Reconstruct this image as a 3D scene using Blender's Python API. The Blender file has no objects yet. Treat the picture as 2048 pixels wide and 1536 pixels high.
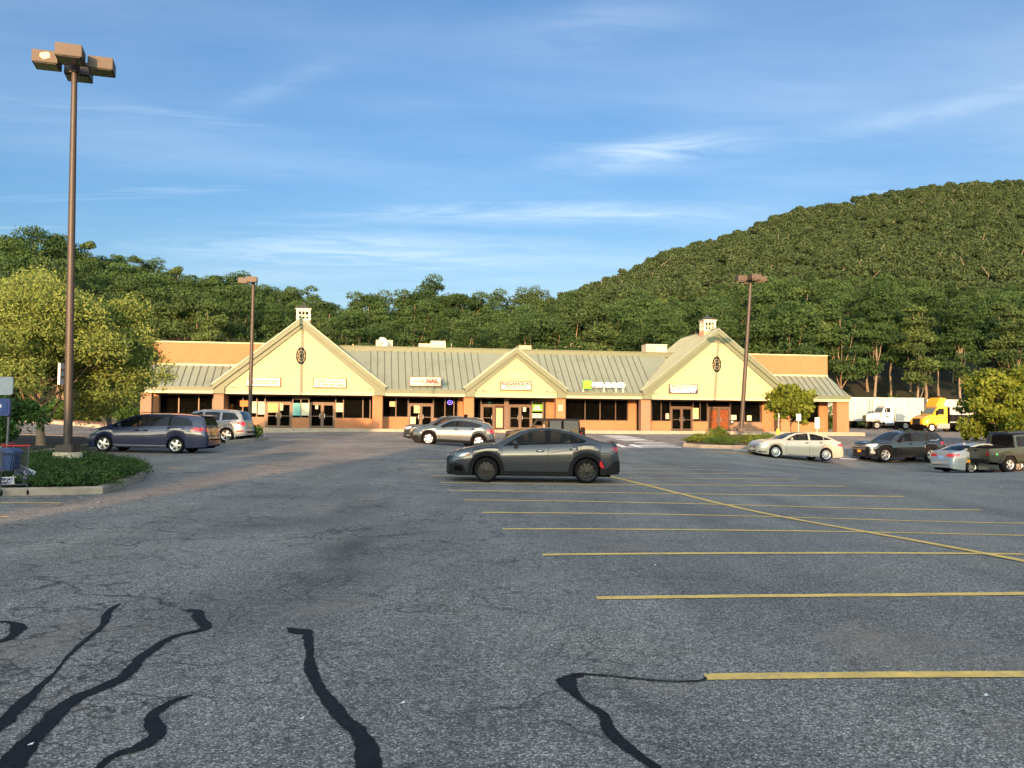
SKY_TINT = (.77, 1.0, 1.25, 1); CLOUD_COL = (5.8, 6.5, 6.9, 1); SKY_STR = .072; SUN_E = 4.5; EXPO = 1.5
SUNSIDE = (5.2, 4.35, 3.3, 1)  # added gain: brightens the unseen sky behind the viewer to lift the shaded lot
import bpy, bmesh, math, random
import numpy as np
from mathutils import Vector, Matrix
from mathutils.bvhtree import BVHTree
R = math.radians
C = bpy.context.scene.collection
rnd = random.Random(7)

# ------------------------------------------------------------------ camera
cam_d = bpy.data.cameras.new("camera"); cam = bpy.data.objects.new("camera", cam_d); C.objects.link(cam)
F = 1800.0
cam_d.sensor_width = 36.0; cam_d.lens = 36.0 * F / 2048; cam_d.clip_end = 4000; cam_d.clip_start = 0.1
CAMZ = 1.6
CM = Matrix.Translation((0, 0, CAMZ)) @ Matrix.Rotation(R(90 + 2.45), 4, 'X') @ Matrix.Rotation(R(0.5), 4, 'Z')
cam.matrix_world = CM
bpy.context.scene.camera = cam

def ray(px, py):
    d = CM.to_3x3() @ Vector(((px - 1024) / F, -(py - 768) / F, -1))
    return d / d.y
def P(px, py, D):                       # real-world point surveyed at a known distance
    return Vector((0, 0, CAMZ)) + ray(px, py) * D
def px2x(px, D): return ray(px, 850).x * D

# ------------------------------------------------------------------ terrain of the lot
_ctrl = []
for x in (-16, 0, 16):
    for y in (-60, -25, -4, 8, 17): _ctrl.append((x, y, 0.0))
for a in [(300, 906, 37.5), (464, 885, 47), (912, 893, 49), (1090, 902, 51), (765, 864, 74), (1030, 865.5, 76.5), (1290, 868, 79),
          (560, 866, 72), (1600, 923, 46.5), (1800, 927, 51), (1950, 944, 43.5), (2013, 947, 42.5), (1482, 873, 63), (1400, 897, 50),
          (150, 990, 19), (290, 952, 24), (60, 918, 30), (185, 897, 40), (150, 850, 68), (1755, 858, 110), (1845, 864, 100),
          (1070, 966, 24), (1690, 872, 80), (350, 864, 70), (1900, 886, 62), (1230, 885, 58)]:
    p = P(*a); _ctrl.append((p.x, p.y, p.z))
for x in (-60, -25, 0, 25, 50): _ctrl.append((x, 125, 1.1 if x < 30 else 1.3))
_ctrl += [(9, 18.4, -.11), (9.2, 16.1, -.09), (7.6, 13.4, -.035), (8.5, 20.7, -.09)]
_ctrl += [(-60, 70, 1.3), (-60, 30, .4), (-60, 0, 0), (60, 0, -.6), (60, 40, -.9), (70, 80, .6), (30, 22, -.45), (24, 10, -.15), (40, -20, -.1)]
_c = np.array(_ctrl)
def _k(d2): return -np.sqrt(d2 + 64.0)
_A = _k(((_c[:, None, :2] - _c[None, :, :2]) ** 2).sum(-1))
_n = len(_c); _M = np.zeros((_n + 1, _n + 1)); _M[:_n, :_n] = _A - np.eye(_n) * .05; _M[:_n, _n] = 1; _M[_n, :_n] = 1
_w = np.linalg.solve(_M, np.append(_c[:, 2], 0))
def gz_arr(X, Y):
    X = np.asarray(X, float); Y = np.asarray(Y, float)
    Xc = np.clip(X, -62, 72); Yc = np.clip(Y, -60, 125)
    z = np.full(Xc.shape, _w[_n])
    for i in range(_n): z = z + _w[i] * _k((Xc - _c[i, 0]) ** 2 + (Yc - _c[i, 1]) ** 2)
    return np.clip(z, -1.0, 1.5)
def gz(x, y): return float(gz_arr(np.array([x]), np.array([y]))[0])
def G(px, py, lo=2.0, hi=125.0):        # where a sight line meets the lot
    r = ray(px, py)
    ts = np.linspace(lo, hi, 900); zs = CAMZ + r.z * ts - gz_arr(r.x * ts, ts)
    s = np.where(zs < 0)[0]
    if len(s) == 0: return Vector((r.x * hi, hi, gz(r.x * hi, hi)))
    i = max(s[0], 1); t = ts[i - 1] + (ts[i] - ts[i - 1]) * zs[i - 1] / (zs[i - 1] - zs[i] + 1e-9)
    return Vector((r.x * t, t, gz(r.x * t, t)))

# ------------------------------------------------------------------ materials
MATS = {}
def nodes(name):
    m = bpy.data.materials.new(name); m.use_nodes = True; nt = m.node_tree
    b = nt.nodes['Principled BSDF']; return m, nt, b
def N(nt, t, **kw):
    n = nt.nodes.new(t)
    for k, v in kw.items():
        if k.startswith('_'): setattr(n, k[1:], v)
        else: n.inputs[k.replace('__', ' ')].default_value = v
    return n
def pm(name, col, rough=.6, metal=0, var=.12, scale=3.0, bump=0.0, bscale=40, coat=0, spec=.5, coords='Object', dirt=None):
    """painted / plain material with a mottled tone and a little relief"""
    if name in MATS: return MATS[name]
    m, nt, b = nodes(name); L = nt.links
    tc = N(nt, 'ShaderNodeTexCoord')
    no = N(nt, 'ShaderNodeTexNoise', Scale=scale, Detail=6.0, Roughness=.65); L.new(tc.outputs[coords], no.inputs['Vector'])
    cr = N(nt, 'ShaderNodeValToRGB'); e = cr.color_ramp.elements
    e[0].position = .3; e[1].position = .72
    e[0].color = [c * (1 - var) for c in col] + [1]; e[1].color = [min(1, c * (1 + var)) for c in col] + [1]
    L.new(no.outputs['Fac'], cr.inputs['Fac'])
    if dirt:
        n2 = N(nt, 'ShaderNodeTexNoise', Scale=dirt[1], Detail=8.0, Roughness=.7); L.new(tc.outputs[coords], n2.inputs['Vector'])
        c2 = N(nt, 'ShaderNodeValToRGB'); c2.color_ramp.elements[0].position = .52; c2.color_ramp.elements[1].position = .75
        L.new(n2.outputs['Fac'], c2.inputs['Fac'])
        mx = N(nt, 'ShaderNodeMixRGB'); mx.inputs['Color2'].default_value = (*dirt[0], 1)
        L.new(c2.outputs['Color'], mx.inputs['Fac']); L.new(cr.outputs['Color'], mx.inputs['Color1']); L.new(mx.outputs['Color'], b.inputs['Base Color'])
    else: L.new(cr.outputs['Color'], b.inputs['Base Color'])
    b.inputs['Roughness'].default_value = rough; b.inputs['Metallic'].default_value = metal
    b.inputs['Specular IOR Level'].default_value = spec
    if coat: b.inputs['Coat Weight'].default_value = coat; b.inputs['Coat Roughness'].default_value = .04
    if bump:
        n3 = N(nt, 'ShaderNodeTexNoise', Scale=float(bscale), Detail=3.0); L.new(tc.outputs[coords], n3.inputs['Vector'])
        bp = N(nt, 'ShaderNodeBump', Strength=bump, Distance=.02); L.new(n3.outputs['Fac'], bp.inputs['Height']); L.new(bp.outputs['Normal'], b.inputs['Normal'])
    MATS[name] = m; return m
def paint(name, col, flake=.25, rough=.32):
    return pm(name, col, rough, flake * .45, var=.05, scale=1.2, coat=.7)
def glass(name, tint=(.55, .6, .6), see=.5, rough=.03, dark=(.02, .025, .03)):
    if name in MATS: return MATS[name]
    m, nt, b = nodes(name); L = nt.links
    out = nt.nodes['Material Output']
    tr = N(nt, 'ShaderNodeBsdfTransparent'); tr.inputs['Color'].default_value = (*tint, 1)
    b.inputs['Base Color'].default_value = (*dark, 1); b.inputs['Roughness'].default_value = rough
    b.inputs['Specular IOR Level'].default_value = .38; b.inputs['IOR'].default_value = 1.45
    no = N(nt, 'ShaderNodeTexNoise', Scale=1.5); tc = N(nt, 'ShaderNodeTexCoord'); L.new(tc.outputs['Object'], no.inputs['Vector'])
    bp = N(nt, 'ShaderNodeBump', Strength=.08, Distance=.05); L.new(no.outputs['Fac'], bp.inputs['Height']); L.new(bp.outputs['Normal'], b.inputs['Normal'])
    fr = N(nt, 'ShaderNodeFresnel', IOR=1.6)
    ma = N(nt, 'ShaderNodeMath', _operation='MULTIPLY_ADD'); ma.inputs[1].default_value = see; ma.inputs[2].default_value = 1 - see
    L.new(fr.outputs['Fac'], ma.inputs[0])
    mix = N(nt, 'ShaderNodeMixShader'); L.new(ma.outputs[0], mix.inputs['Fac']); L.new(tr.outputs[0], mix.inputs[1]); L.new(b.outputs[0], mix.inputs[2])
    L.new(mix.outputs[0], out.inputs['Surface'])
    MATS[name] = m; return m
def emit(name, col, s):
    if name in MATS: return MATS[name]
    m, nt, b = nodes(name); b.inputs['Base Color'].default_value = (*col, 1)
    b.inputs['Emission Color'].default_value = (*col, 1); b.inputs['Emission Strength'].default_value = s
    MATS[name] = m; return m

def brick(name, c1, c2, mortar):
    m, nt, b = nodes(name); L = nt.links
    tc = N(nt, 'ShaderNodeTexCoord'); sp = N(nt, 'ShaderNodeSeparateXYZ'); L.new(tc.outputs['Object'], sp.inputs[0])
    ad = N(nt, 'ShaderNodeMath', _operation='ADD'); L.new(sp.outputs['X'], ad.inputs[0]); L.new(sp.outputs['Y'], ad.inputs[1])
    cb = N(nt, 'ShaderNodeCombineXYZ'); L.new(ad.outputs[0], cb.inputs['X']); L.new(sp.outputs['Z'], cb.inputs['Y'])
    bt = N(nt, 'ShaderNodeTexBrick', Scale=1.0); L.new(cb.outputs[0], bt.inputs['Vector'])
    bt.inputs['Color1'].default_value = (*c1, 1); bt.inputs['Color2'].default_value = (*c2, 1); bt.inputs['Mortar'].default_value = (*mortar, 1)
    bt.inputs['Mortar Size'].default_value = .012; bt.inputs['Brick Width'].default_value = .3; bt.inputs['Row Height'].default_value = .1
    no = N(nt, 'ShaderNodeTexNoise', Scale=.7, Detail=7.0, Roughness=.7); L.new(tc.outputs['Object'], no.inputs['Vector'])
    mx = N(nt, 'ShaderNodeMixRGB', _blend_type='MULTIPLY', Fac=.35); L.new(bt.outputs['Color'], mx.inputs['Color1']); L.new(no.outputs['Fac'], mx.inputs['Color2'])
    br = N(nt, 'ShaderNodeBrightContrast', Bright=.02); L.new(mx.outputs['Color'], br.inputs['Color'])
    L.new(br.outputs['Color'], b.inputs['Base Color']); b.inputs['Roughness'].default_value = .9
    bp = N(nt, 'ShaderNodeBump', Strength=.4, Distance=.01); L.new(bt.outputs['Fac'], bp.inputs['Height']); bp.invert = True
    L.new(bp.outputs['Normal'], b.inputs['Normal'])
    MATS[name] = m; return m

def leafmat(name, c_dark, c_light, trans=.3, nscale=.35):
    m, nt, b = nodes(name); L = nt.links
    at = N(nt, 'ShaderNodeAttribute'); at.attribute_name = 'tint'
    oi = N(nt, 'ShaderNodeObjectInfo'); mul = N(nt, 'ShaderNodeMath', _operation='MULTIPLY_ADD'); mul.inputs[1].default_value = .3
    L.new(oi.outputs['Random'], mul.inputs[0]); 
    sc = N(nt, 'ShaderNodeMath', _operation='MULTIPLY'); sc.inputs[1].default_value = .8; L.new(at.outputs['Fac'], sc.inputs[0]); L.new(sc.outputs[0], mul.inputs[2])
    cr = N(nt, 'ShaderNodeValToRGB'); e = cr.color_ramp.elements; e[0].position = .1; e[1].position = .95
    e[0].color = (*c_dark, 1); e[1].color = (*c_light, 1); L.new(mul.outputs[0], cr.inputs['Fac'])
    L.new(cr.outputs['Color'], b.inputs['Base Color']); b.inputs['Roughness'].default_value = .65; b.inputs['Specular IOR Level'].default_value = .12
    tl = N(nt, 'ShaderNodeBsdfTranslucent'); L.new(cr.outputs['Color'], tl.inputs['Color'])
    mix = N(nt, 'ShaderNodeMixShader', Fac=trans); L.new(b.outputs[0], mix.inputs[1]); L.new(tl.outputs[0], mix.inputs[2])
    L.new(mix.outputs[0], nt.nodes['Material Output'].inputs['Surface'])
    MATS[name] = m; return m

# ------------------------------------------------------------------ mesh helpers
class MB:
    def __init__(s): s.v = []; s.f = []; s.m = []; s.cur = 0
    def mat(s, i): s.cur = i; return s
    def add(s, vs, fs):
        o = len(s.v); s.v += [tuple(v) for v in vs]
        for f in fs: s.f.append([o + i for i in f]); s.m.append(s.cur)
        return s
    def box(s, a, b, M=None):
        x0, y0, z0 = a; x1, y1, z1 = b
        vs = [(x0, y0, z0), (x1, y0, z0), (x1, y1, z0), (x0, y1, z0), (x0, y0, z1), (x1, y0, z1), (x1, y1, z1), (x0, y1, z1)]
        if M is not None: vs = [M @ Vector(v) for v in vs]
        return s.add(vs, [(3, 2, 1, 0), (4, 5, 6, 7), (0, 1, 5, 4), (1, 2, 6, 5), (2, 3, 7, 6), (3, 0, 4, 7)])
    def prism(s, poly, axis, a, b):
        """poly of (p,q) extruded along axis from a to b: axis 'x':(y,z) 'y':(x,z) 'z':(x,y)"""
        def mk(p, q, t): return {'x': (t, p, q), 'y': (p, t, q), 'z': (p, q, t)}[axis]
        n = len(poly); vs = [mk(p, q, a) for p, q in poly] + [mk(p, q, b) for p, q in poly]
        fs = [tuple(range(n - 1, -1, -1)), tuple(range(n, 2 * n))] + [(i, (i + 1) % n, n + (i + 1) % n, n + i) for i in range(n)]
        return s.add(vs, fs)
    def quad(s, *vs): return s.add(vs, [tuple(range(len(vs)))])
    def tube(s, pts, rad, n=8, caps=True):
        pts = [Vector(p) for p in pts]; rad = rad if hasattr(rad, '__len__') else [rad] * len(pts)
        vs = []; fs = []
        for i, p in enumerate(pts):
            d = (pts[min(i + 1, len(pts) - 1)] - pts[max(i - 1, 0)]).normalized()
            u = d.orthogonal().normalized() if abs(d.z) < .95 else Vector((1, 0, 0)); u = (u - d * u.dot(d)).normalized(); w = d.cross(u)
            for k in range(n):
                a = 2 * math.pi * k / n; vs.append(p + (u * math.cos(a) + w * math.sin(a)) * rad[i])
        for i in range(len(pts) - 1):
            for k in range(n): fs.append((i * n + k, i * n + (k + 1) % n, (i + 1) * n + (k + 1) % n, (i + 1) * n + k))
        if caps: fs.append(tuple(range(n - 1, -1, -1))); fs.append(tuple(range((len(pts) - 1) * n, len(pts) * n)))
        return s.add(vs, fs)
    def lathe(s, prof, n=32, M=None, axis='y'):
        """profile of (r, t) turned round axis"""
        vs = []; fs = []
        for r, t in prof:
            for k in range(n):
                a = 2 * math.pi * k / n; c, d = r * math.cos(a), r * math.sin(a)
                vs.append({'y': (c, t, d), 'z': (c, d, t), 'x': (t, c, d)}[axis])
        for i in range(len(prof) - 1):
            for k in range(n): fs.append((i * n + k, i * n + (k + 1) % n, (i + 1) * n + (k + 1) % n, (i + 1) * n + k))
        if M is not None: vs = [M @ Vector(v) for v in vs]
        return s.add(vs, fs)
    def ball(s, c, r, n=10, m=7):
        vs = []; fs = []
        for j in range(m + 1):
            th = math.pi * j / m
            for k in range(n):
                a = 2 * math.pi * k / n; vs.append((c[0] + r[0] * math.sin(th) * math.cos(a), c[1] + r[1] * math.sin(th) * math.sin(a), c[2] + r[2] * math.cos(th)))
        for j in range(m):
            for k in range(n): fs.append((j * n + k, (j + 1) * n + k, (j + 1) * n + (k + 1) % n, j * n + (k + 1) % n))
        return s.add(vs, fs)
    def mesh(s, name, mats, smooth=None, bevel=0):
        me = bpy.data.meshes.new(name); me.from_pydata(s.v, [], s.f)
        for m in (mats if isinstance(mats, (list, tuple)) else [mats]): me.materials.append(m)
        me.polygons.foreach_set('material_index', s.m)
        bm = bmesh.new(); bm.from_mesh(me); bmesh.ops.recalc_face_normals(bm, faces=bm.faces)
        if bevel:
            bmesh.ops.remove_doubles(bm, verts=bm.verts, dist=1e-5)
            es = [e for e in bm.edges if len(e.link_faces) == 2 and e.calc_face_angle(0) > .6]
            bmesh.ops.bevel(bm, geom=es, offset=bevel, segments=2, affect='EDGES', clamp_overlap=True)
        bm.to_mesh(me); bm.free()
        if smooth:
            me.polygons.foreach_set('use_smooth', [True] * len(me.polygons)); me.set_sharp_from_angle(angle=R(smooth))
        me.update(); return me
    def build(s, name, mats, parent=None, smooth=None, bevel=0):
        o = bpy.data.objects.new(name, s.mesh(name, mats, smooth, bevel)); C.objects.link(o)
        if parent: o.parent = parent
        return o

def tag(o, label=None, cat=None, group=None, kind=None):
    if label: o['label'] = label
    if cat: o['category'] = cat
    if group: o['group'] = group
    if kind: o['kind'] = kind
    return o
def thing(name, label, cat, loc=(0, 0, 0), rz=0, group=None):
    o = bpy.data.objects.new(name, None); C.objects.link(o); o.location = loc; o.rotation_euler = (0, 0, rz)
    o.empty_display_size = .2
    return tag(o, label, cat, group)
def copy_tree(o, parent=None):
    c = o.copy(); C.objects.link(c); c.parent = parent
    for ch in o.children: copy_tree(ch, c)
    return c
def text_mesh(body, size=1.0, bold=0.0, space=1.0, width=None, height=None, depth=.01, shear=0):
    cu = bpy.data.curves.new("lettering", 'FONT'); cu.body = body; cu.size = size; cu.offset = bold; cu.extrude = depth / 2
    cu.align_x = 'CENTER'; cu.align_y = 'CENTER'; cu.space_character = space; cu.resolution_u = 3; cu.shear = shear
    to = bpy.data.objects.new("lettering", cu); C.objects.link(to)
    dg = bpy.context.evaluated_depsgraph_get(); me = bpy.data.meshes.new_from_object(to.evaluated_get(dg))
    C.objects.unlink(to); bpy.data.objects.remove(to)
    co = np.empty(len(me.vertices) * 3); me.vertices.foreach_get('co', co); co = co.reshape(-1, 3)
    c = (co.max(0) + co.min(0)) / 2; ext = co.max(0) - co.min(0); co -= c
    if width: co[:, 0] *= width / ext[0]
    if height: co[:, 1] *= height / ext[1]
    co = np.stack([co[:, 0], -co[:, 2], co[:, 1]], 1)        # stand upright, facing -y
    me.vertices.foreach_set('co', co.ravel()); me.update(); return me
def lettering(me, m, parent, loc, name='lettering'):
    me.materials.clear(); me.materials.append(m)
    o = bpy.data.objects.new(name, me); C.objects.link(o); o.parent = parent; o.location = loc; return o
# ------------------------------------------------------------------ world, sun
SUN_EL, SUN_AZ = 7.4, 6.5        # sun behind the viewer; shadows run away and a little to the right
wd = bpy.data.worlds.new("World"); bpy.context.scene.world = wd; wd.use_nodes = True
nt = wd.node_tree; L = nt.links; bg = nt.nodes['Background']
sky = N(nt, 'ShaderNodeTexSky', _sky_type='NISHITA'); sky.sun_disc = False
sky.sun_elevation = R(7.4); sky.sun_rotation = R(180 + SUN_AZ)
sky.air_density = 1.0; sky.dust_density = 2.2; sky.ozone_density = 2.2
tc = N(nt, 'ShaderNodeTexCoord'); sp = N(nt, 'ShaderNodeSeparateXYZ'); L.new(tc.outputs['Generated'], sp.inputs[0])
mz = N(nt, 'ShaderNodeMath', _operation='MAXIMUM'); mz.inputs[1].default_value = .03; L.new(sp.outputs['Z'], mz.inputs[0])
dx = N(nt, 'ShaderNodeMath', _operation='DIVIDE'); L.new(sp.outputs['X'], dx.inputs[0]); L.new(mz.outputs[0], dx.inputs[1])
dy = N(nt, 'ShaderNodeMath', _operation='DIVIDE'); L.new(sp.outputs['Y'], dy.inputs[0]); L.new(mz.outputs[0], dy.inputs[1])
cb = N(nt, 'ShaderNodeCombineXYZ'); L.new(dx.outputs[0], cb.inputs['X']); L.new(dy.outputs[0], cb.inputs['Y'])
def cloud(rot, sc, nscale, lo, hi, dist, seed, amt):
    mp = N(nt, 'ShaderNodeMapping'); mp.inputs['Rotation'].default_value = (0, 0, R(rot)); mp.inputs['Scale'].default_value = sc; mp.inputs['Location'].default_value = (seed, seed * .7, 0)
    L.new(cb.outputs[0], mp.inputs['Vector'])
    no = N(nt, 'ShaderNodeTexNoise', Scale=nscale, Detail=9.0, Roughness=.6, Distortion=dist); L.new(mp.outputs[0], no.inputs['Vector'])
    mr = N(nt, 'ShaderNodeMapRange', _interpolation_type='SMOOTHSTEP'); mr.inputs['From Min'].default_value = lo; mr.inputs['From Max'].default_value = hi; mr.inputs['To Max'].default_value = amt
    L.new(no.outputs['Fac'], mr.inputs['Value']); return mr.outputs[0]
def mathn(op, a, b):
    n = N(nt, 'ShaderNodeMath', _operation=op)
    for i, v in enumerate((a, b)):
        if hasattr(v, 'links'): L.new(v, n.inputs[i])
        else: n.inputs[i].default_value = v
    return n.outputs[0]
c1 = cloud(-12, (.35, 1.6, 1), 1.1, .50, .80, .8, 3.1, .55)       # long thin streaks
c2 = cloud(8, (.5, 1.0, 1), .35, .36, .74, .2, 9.4, .5)         # broad veil
allc = mathn('MAXIMUM', c1, c2)
# the one brighter wisp high over the right roof: real direction (x/y, z/y)
def blob(cx, cz, sx, sz, tilt):
    ax = mathn('DIVIDE', sp.outputs['X'], sp.outputs['Y']); az = mathn('DIVIDE', sp.outputs['Z'], sp.outputs['Y'])
    u = mathn('SUBTRACT', ax, cx); v = mathn('SUBTRACT', mathn('SUBTRACT', az, cz), mathn('MULTIPLY', u, tilt))
    q = mathn('ADD', mathn('POWER', mathn('DIVIDE', u, sx), 2.0), mathn('POWER', mathn('ABSOLUTE', mathn('DIVIDE', v, sz), 0), 2.0))
    return mathn('EXPONENT', mathn('MULTIPLY', q, -1.0), 0)
c3 = cloud(-20, (1.0, 2.2, 1), 1.6, .22, .8, 1.0, 5.5, 1.0)
w1 = blob(.16, .305, .10, .016, .12); w2 = blob(.04, .235, .22, .012, .02); w3 = blob(-.27, .375, .06, .014, .4); w4 = blob(.10, .455, .12, .03, .15); w5 = blob(-.2, .19, .2, .02, 0)
w6 = blob(.5, .36, .14, .012, .22)
wsum = mathn('ADD', mathn('ADD', mathn('MULTIPLY', w1, .6), mathn('MULTIPLY', w2, .42)), mathn('ADD', mathn('MULTIPLY', w3, .16), mathn('ADD', mathn('MULTIPLY', w4, .14), mathn('ADD', mathn('MULTIPLY', w5, .4), mathn('MULTIPLY', w6, .3)))))
wis = mathn('MULTIPLY', wsum, c3)
fac = mathn('MINIMUM', mathn('ADD', mathn('MULTIPLY', allc, .55), wis), .9)
tint = N(nt, 'ShaderNodeMixRGB', _blend_type='MULTIPLY', Fac=1.0); tint.inputs['Color2'].default_value = SKY_TINT
L.new(sky.outputs[0], tint.inputs['Color1'])
mx = N(nt, 'ShaderNodeMixRGB'); L.new(fac, mx.inputs['Fac']); L.new(tint.outputs[0], mx.inputs['Color1']); mx.inputs['Color2'].default_value = CLOUD_COL
mrb = N(nt, 'ShaderNodeMapRange', _interpolation_type='SMOOTHSTEP'); mrb.inputs['From Min'].default_value = .25; mrb.inputs['From Max'].default_value = -.75; L.new(sp.outputs['Y'], mrb.inputs['Value'])
sunside_gain = N(nt, 'ShaderNodeMixRGB'); L.new(mrb.outputs[0], sunside_gain.inputs['Fac']); sunside_gain.inputs['Color1'].default_value = (1, 1, 1, 1); sunside_gain.inputs['Color2'].default_value = SUNSIDE
gm = N(nt, 'ShaderNodeMixRGB', _blend_type='MULTIPLY', Fac=1.0); L.new(mx.outputs[0], gm.inputs['Color1']); L.new(sunside_gain.outputs[0], gm.inputs['Color2'])
L.new(gm.outputs[0], bg.inputs['Color']); bg.inputs['Strength'].default_value = SKY_STR

sl = bpy.data.lights.new("sun", 'SUN'); so = bpy.data.objects.new("sun", sl); C.objects.link(so)
sl.energy = SUN_E; sl.angle = R(.45); sl.color = (1.0, .54, .25)
sd = Vector((math.sin(R(SUN_AZ)) * math.cos(R(SUN_EL)), math.cos(R(SUN_AZ)) * math.cos(R(SUN_EL)), -math.sin(R(SUN_EL))))
so.rotation_euler = sd.to_track_quat('-Z', 'Y').to_euler(); so.location = (0, -40, 30)
vs = bpy.context.scene.view_settings; vs.view_transform = 'Standard'; vs.look = 'None'; vs.gamma = 1; vs.use_curve_mapping = False; vs.exposure = EXPO
bpy.context.scene.cycles.caustics_reflective = False; bpy.context.scene.cycles.caustics_refractive = False
bpy.context.scene.cycles.max_bounces = 6; bpy.context.scene.cycles.transparent_max_bounces = 12

# ------------------------------------------------------------------ lot surface
def asphalt():
    m, nt, b = nodes('asphalt'); L = nt.links
    tc = N(nt, 'ShaderNodeTexCoord'); o = tc.outputs['Object']
    def noise(s, d=5.0, r=.6, vec=o, dist=0.0):
        n = N(nt, 'ShaderNodeTexNoise', Scale=s, Detail=d, Roughness=r, Distortion=dist); L.new(vec, n.inputs['Vector']); return n.outputs['Fac']
    def ramp(f, *st):
        c = N(nt, 'ShaderNodeValToRGB'); L.new(f, c.inputs['Fac']); el = c.color_ramp.elements
        while len(el) < len(st): el.new(.5)
        for e, (p, v) in zip(el, st): e.position = p; e.color = (*v, 1) if hasattr(v, '__len__') else (v, v, v, 1)
        return c.outputs['Color']
    def mix(a, b2, f, bt='MIX'):
        n = N(nt, 'ShaderNodeMixRGB', _blend_type=bt)
        for s, v in ((0, f), (1, a), (2, b2)):
            if hasattr(v, 'links'): L.new(v, n.inputs[s])
            elif s == 0: n.inputs[0].default_value = v
            else: n.inputs[s].default_value = (*v, 1)
        return n.outputs['Color']
    vo = N(nt, 'ShaderNodeTexVoronoi', Scale=75.0); L.new(o, vo.inputs['Vector'])
    hs = N(nt, 'ShaderNodeSeparateColor'); L.new(vo.outputs['Color'], hs.inputs[0])
    stones = ramp(hs.outputs[0], (0, (.155, .146, .134)), (.35, (.275, .26, .24)), (.75, (.385, .364, .335)), (.97, (.61, .58, .54)))
    edge = ramp(vo.outputs['Distance'], (.25, 1.0), (.62, .34))
    base = mix(stones, edge, 1.0, 'MULTIPLY')
    mid = ramp(noise(22, 4), (.35, .72), (.65, 1.2)); base = mix(base, mid, 1.0, 'MULTIPLY')
    big = ramp(noise(.22, 7, .62), (.32, (.74, .75, .78)), (.5, (1.0, 1.0, 1.0)), (.7, (1.3, 1.22, 1.12))); base = mix(base, big, 1.0, 'MULTIPLY')
    # travelled lane: stretched along the aisle
    mp = N(nt, 'ShaderNodeMapping'); mp.inputs['Rotation'].default_value = (0, 0, R(-10)); mp.inputs['Scale'].default_value = (1.0, .16, 1); L.new(o, mp.inputs['Vector'])
    lane = ramp(noise(.75, 5, .6, mp.outputs[0]), (.36, .78), (.62, 1.12)); base = mix(base, lane, 1.0, 'MULTIPLY')
    # oil-dark patches at two real places
    pn = noise(1.1, 8, .7)
    def patch(x, y, rx, ry, k):
        s = N(nt, 'ShaderNodeVectorMath', _operation='SUBTRACT'); L.new(o, s.inputs[0]); s.inputs[1].default_value = (x, y, 0)
        d = N(nt, 'ShaderNodeVectorMath', _operation='DIVIDE'); L.new(s.outputs[0], d.inputs[0]); d.inputs[1].default_value = (rx, ry, 1e6)
        l = N(nt, 'ShaderNodeVectorMath', _operation='LENGTH'); L.new(d.outputs[0], l.inputs[0])
        a = N(nt, 'ShaderNodeMath', _operation='MULTIPLY_ADD'); L.new(pn, a.inputs[0]); a.inputs[1].default_value = 1.5; L.new(l.outputs['Value'], a.inputs[2])
        return ramp(a.outputs[0], (.72, k), (1.55, 1.0)) if False else ramp(mr(a.outputs[0], .75, 1.7), (0, k), (1, 1.0))
    def mr(v, lo, hi):
        n = N(nt, 'ShaderNodeMapRange'); n.inputs['From Min'].default_value = lo; n.inputs['From Max'].default_value = hi; L.new(v, n.inputs['Value']); return n.outputs[0]
    for a in ((-2.05, 11.6, .5, 2.2, .45), (-3.9, 14.0, 1.2, 1.6, .62), (-1.6, 9.2, .7, 1.0, .7), (-2.4, 8.0, 1.2, 1.6, .74), (-2.6, 17.5, 1.1, 2.6, .72)): base = mix(base, patch(*a), 1.0, 'MULTIPLY')
    # warm worn spots
    warm = ramp(noise(.5, 6, .6, dist=.5), (.56, 0.0), (.74, .8)); base = mix(base, (.26, .20, .16), warm)
    # hairline cracks
    wv = N(nt, 'ShaderNodeTexNoise', Scale=1.3, Detail=6.0); L.new(o, wv.inputs['Vector'])
    wa = N(nt, 'ShaderNodeVectorMath', _operation='MULTIPLY_ADD'); L.new(wv.outputs['Color'], wa.inputs[0]); wa.inputs[1].default_value = (1.1, 1.1, 1.1); L.new(o, wa.inputs[2])
    sxx = N(nt, 'ShaderNodeSeparateXYZ'); L.new(o, sxx.inputs[0]); gxx = ramp(mr(sxx.outputs['X'], 3.5, -.5), (0, .12), (1, 1.0))
    def cracks(s, w, gate, d, lo=.46, hi=.60):
        v = N(nt, 'ShaderNodeTexVoronoi', Scale=s, _feature='DISTANCE_TO_EDGE'); L.new(wa.outputs[0], v.inputs['Vector'])
        k = ramp(v.outputs['Distance'], (0, 1.0), (w, 0.0)); g = ramp(noise(*gate), (lo, 0.0), (hi, .9))
        return mix(base, (.018, .018, .019), mix(mix(k, g, 1.0, 'MULTIPLY'), gxx, 1.0, 'MULTIPLY'))
    base = cracks(.55, .02, (.3, 3.0), 1); base = cracks(2.4, .045, (.45, 3.0), 1, .42, .58); base = cracks(5.5, .05, (.6, 3.0), 1, .52, .62)
    L.new(base, b.inputs['Base Color']); b.inputs['Roughness'].default_value = .86; b.inputs['Specular IOR Level'].default_value = .35
    bp = N(nt, 'ShaderNodeBump', Strength=.55, Distance=.006); L.new(vo.outputs['Distance'], bp.inputs['Height']); bp.invert = True; L.new(bp.outputs['Normal'], b.inputs['Normal'])
    MATS['asphalt'] = m; return m
ASPH = asphalt()
def axis_steps(segs):
    out = []
    for a, b, st in segs: out += list(np.arange(a, b, st))
    out.append(segs[-1][1]); return np.array(out)
gx = axis_steps([(-1200, -200, 200), (-200, -64, 34), (-64, -24, 2), (-24, 30, .5), (30, 74, 1), (74, 200, 21), (200, 1200, 200)])
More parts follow.
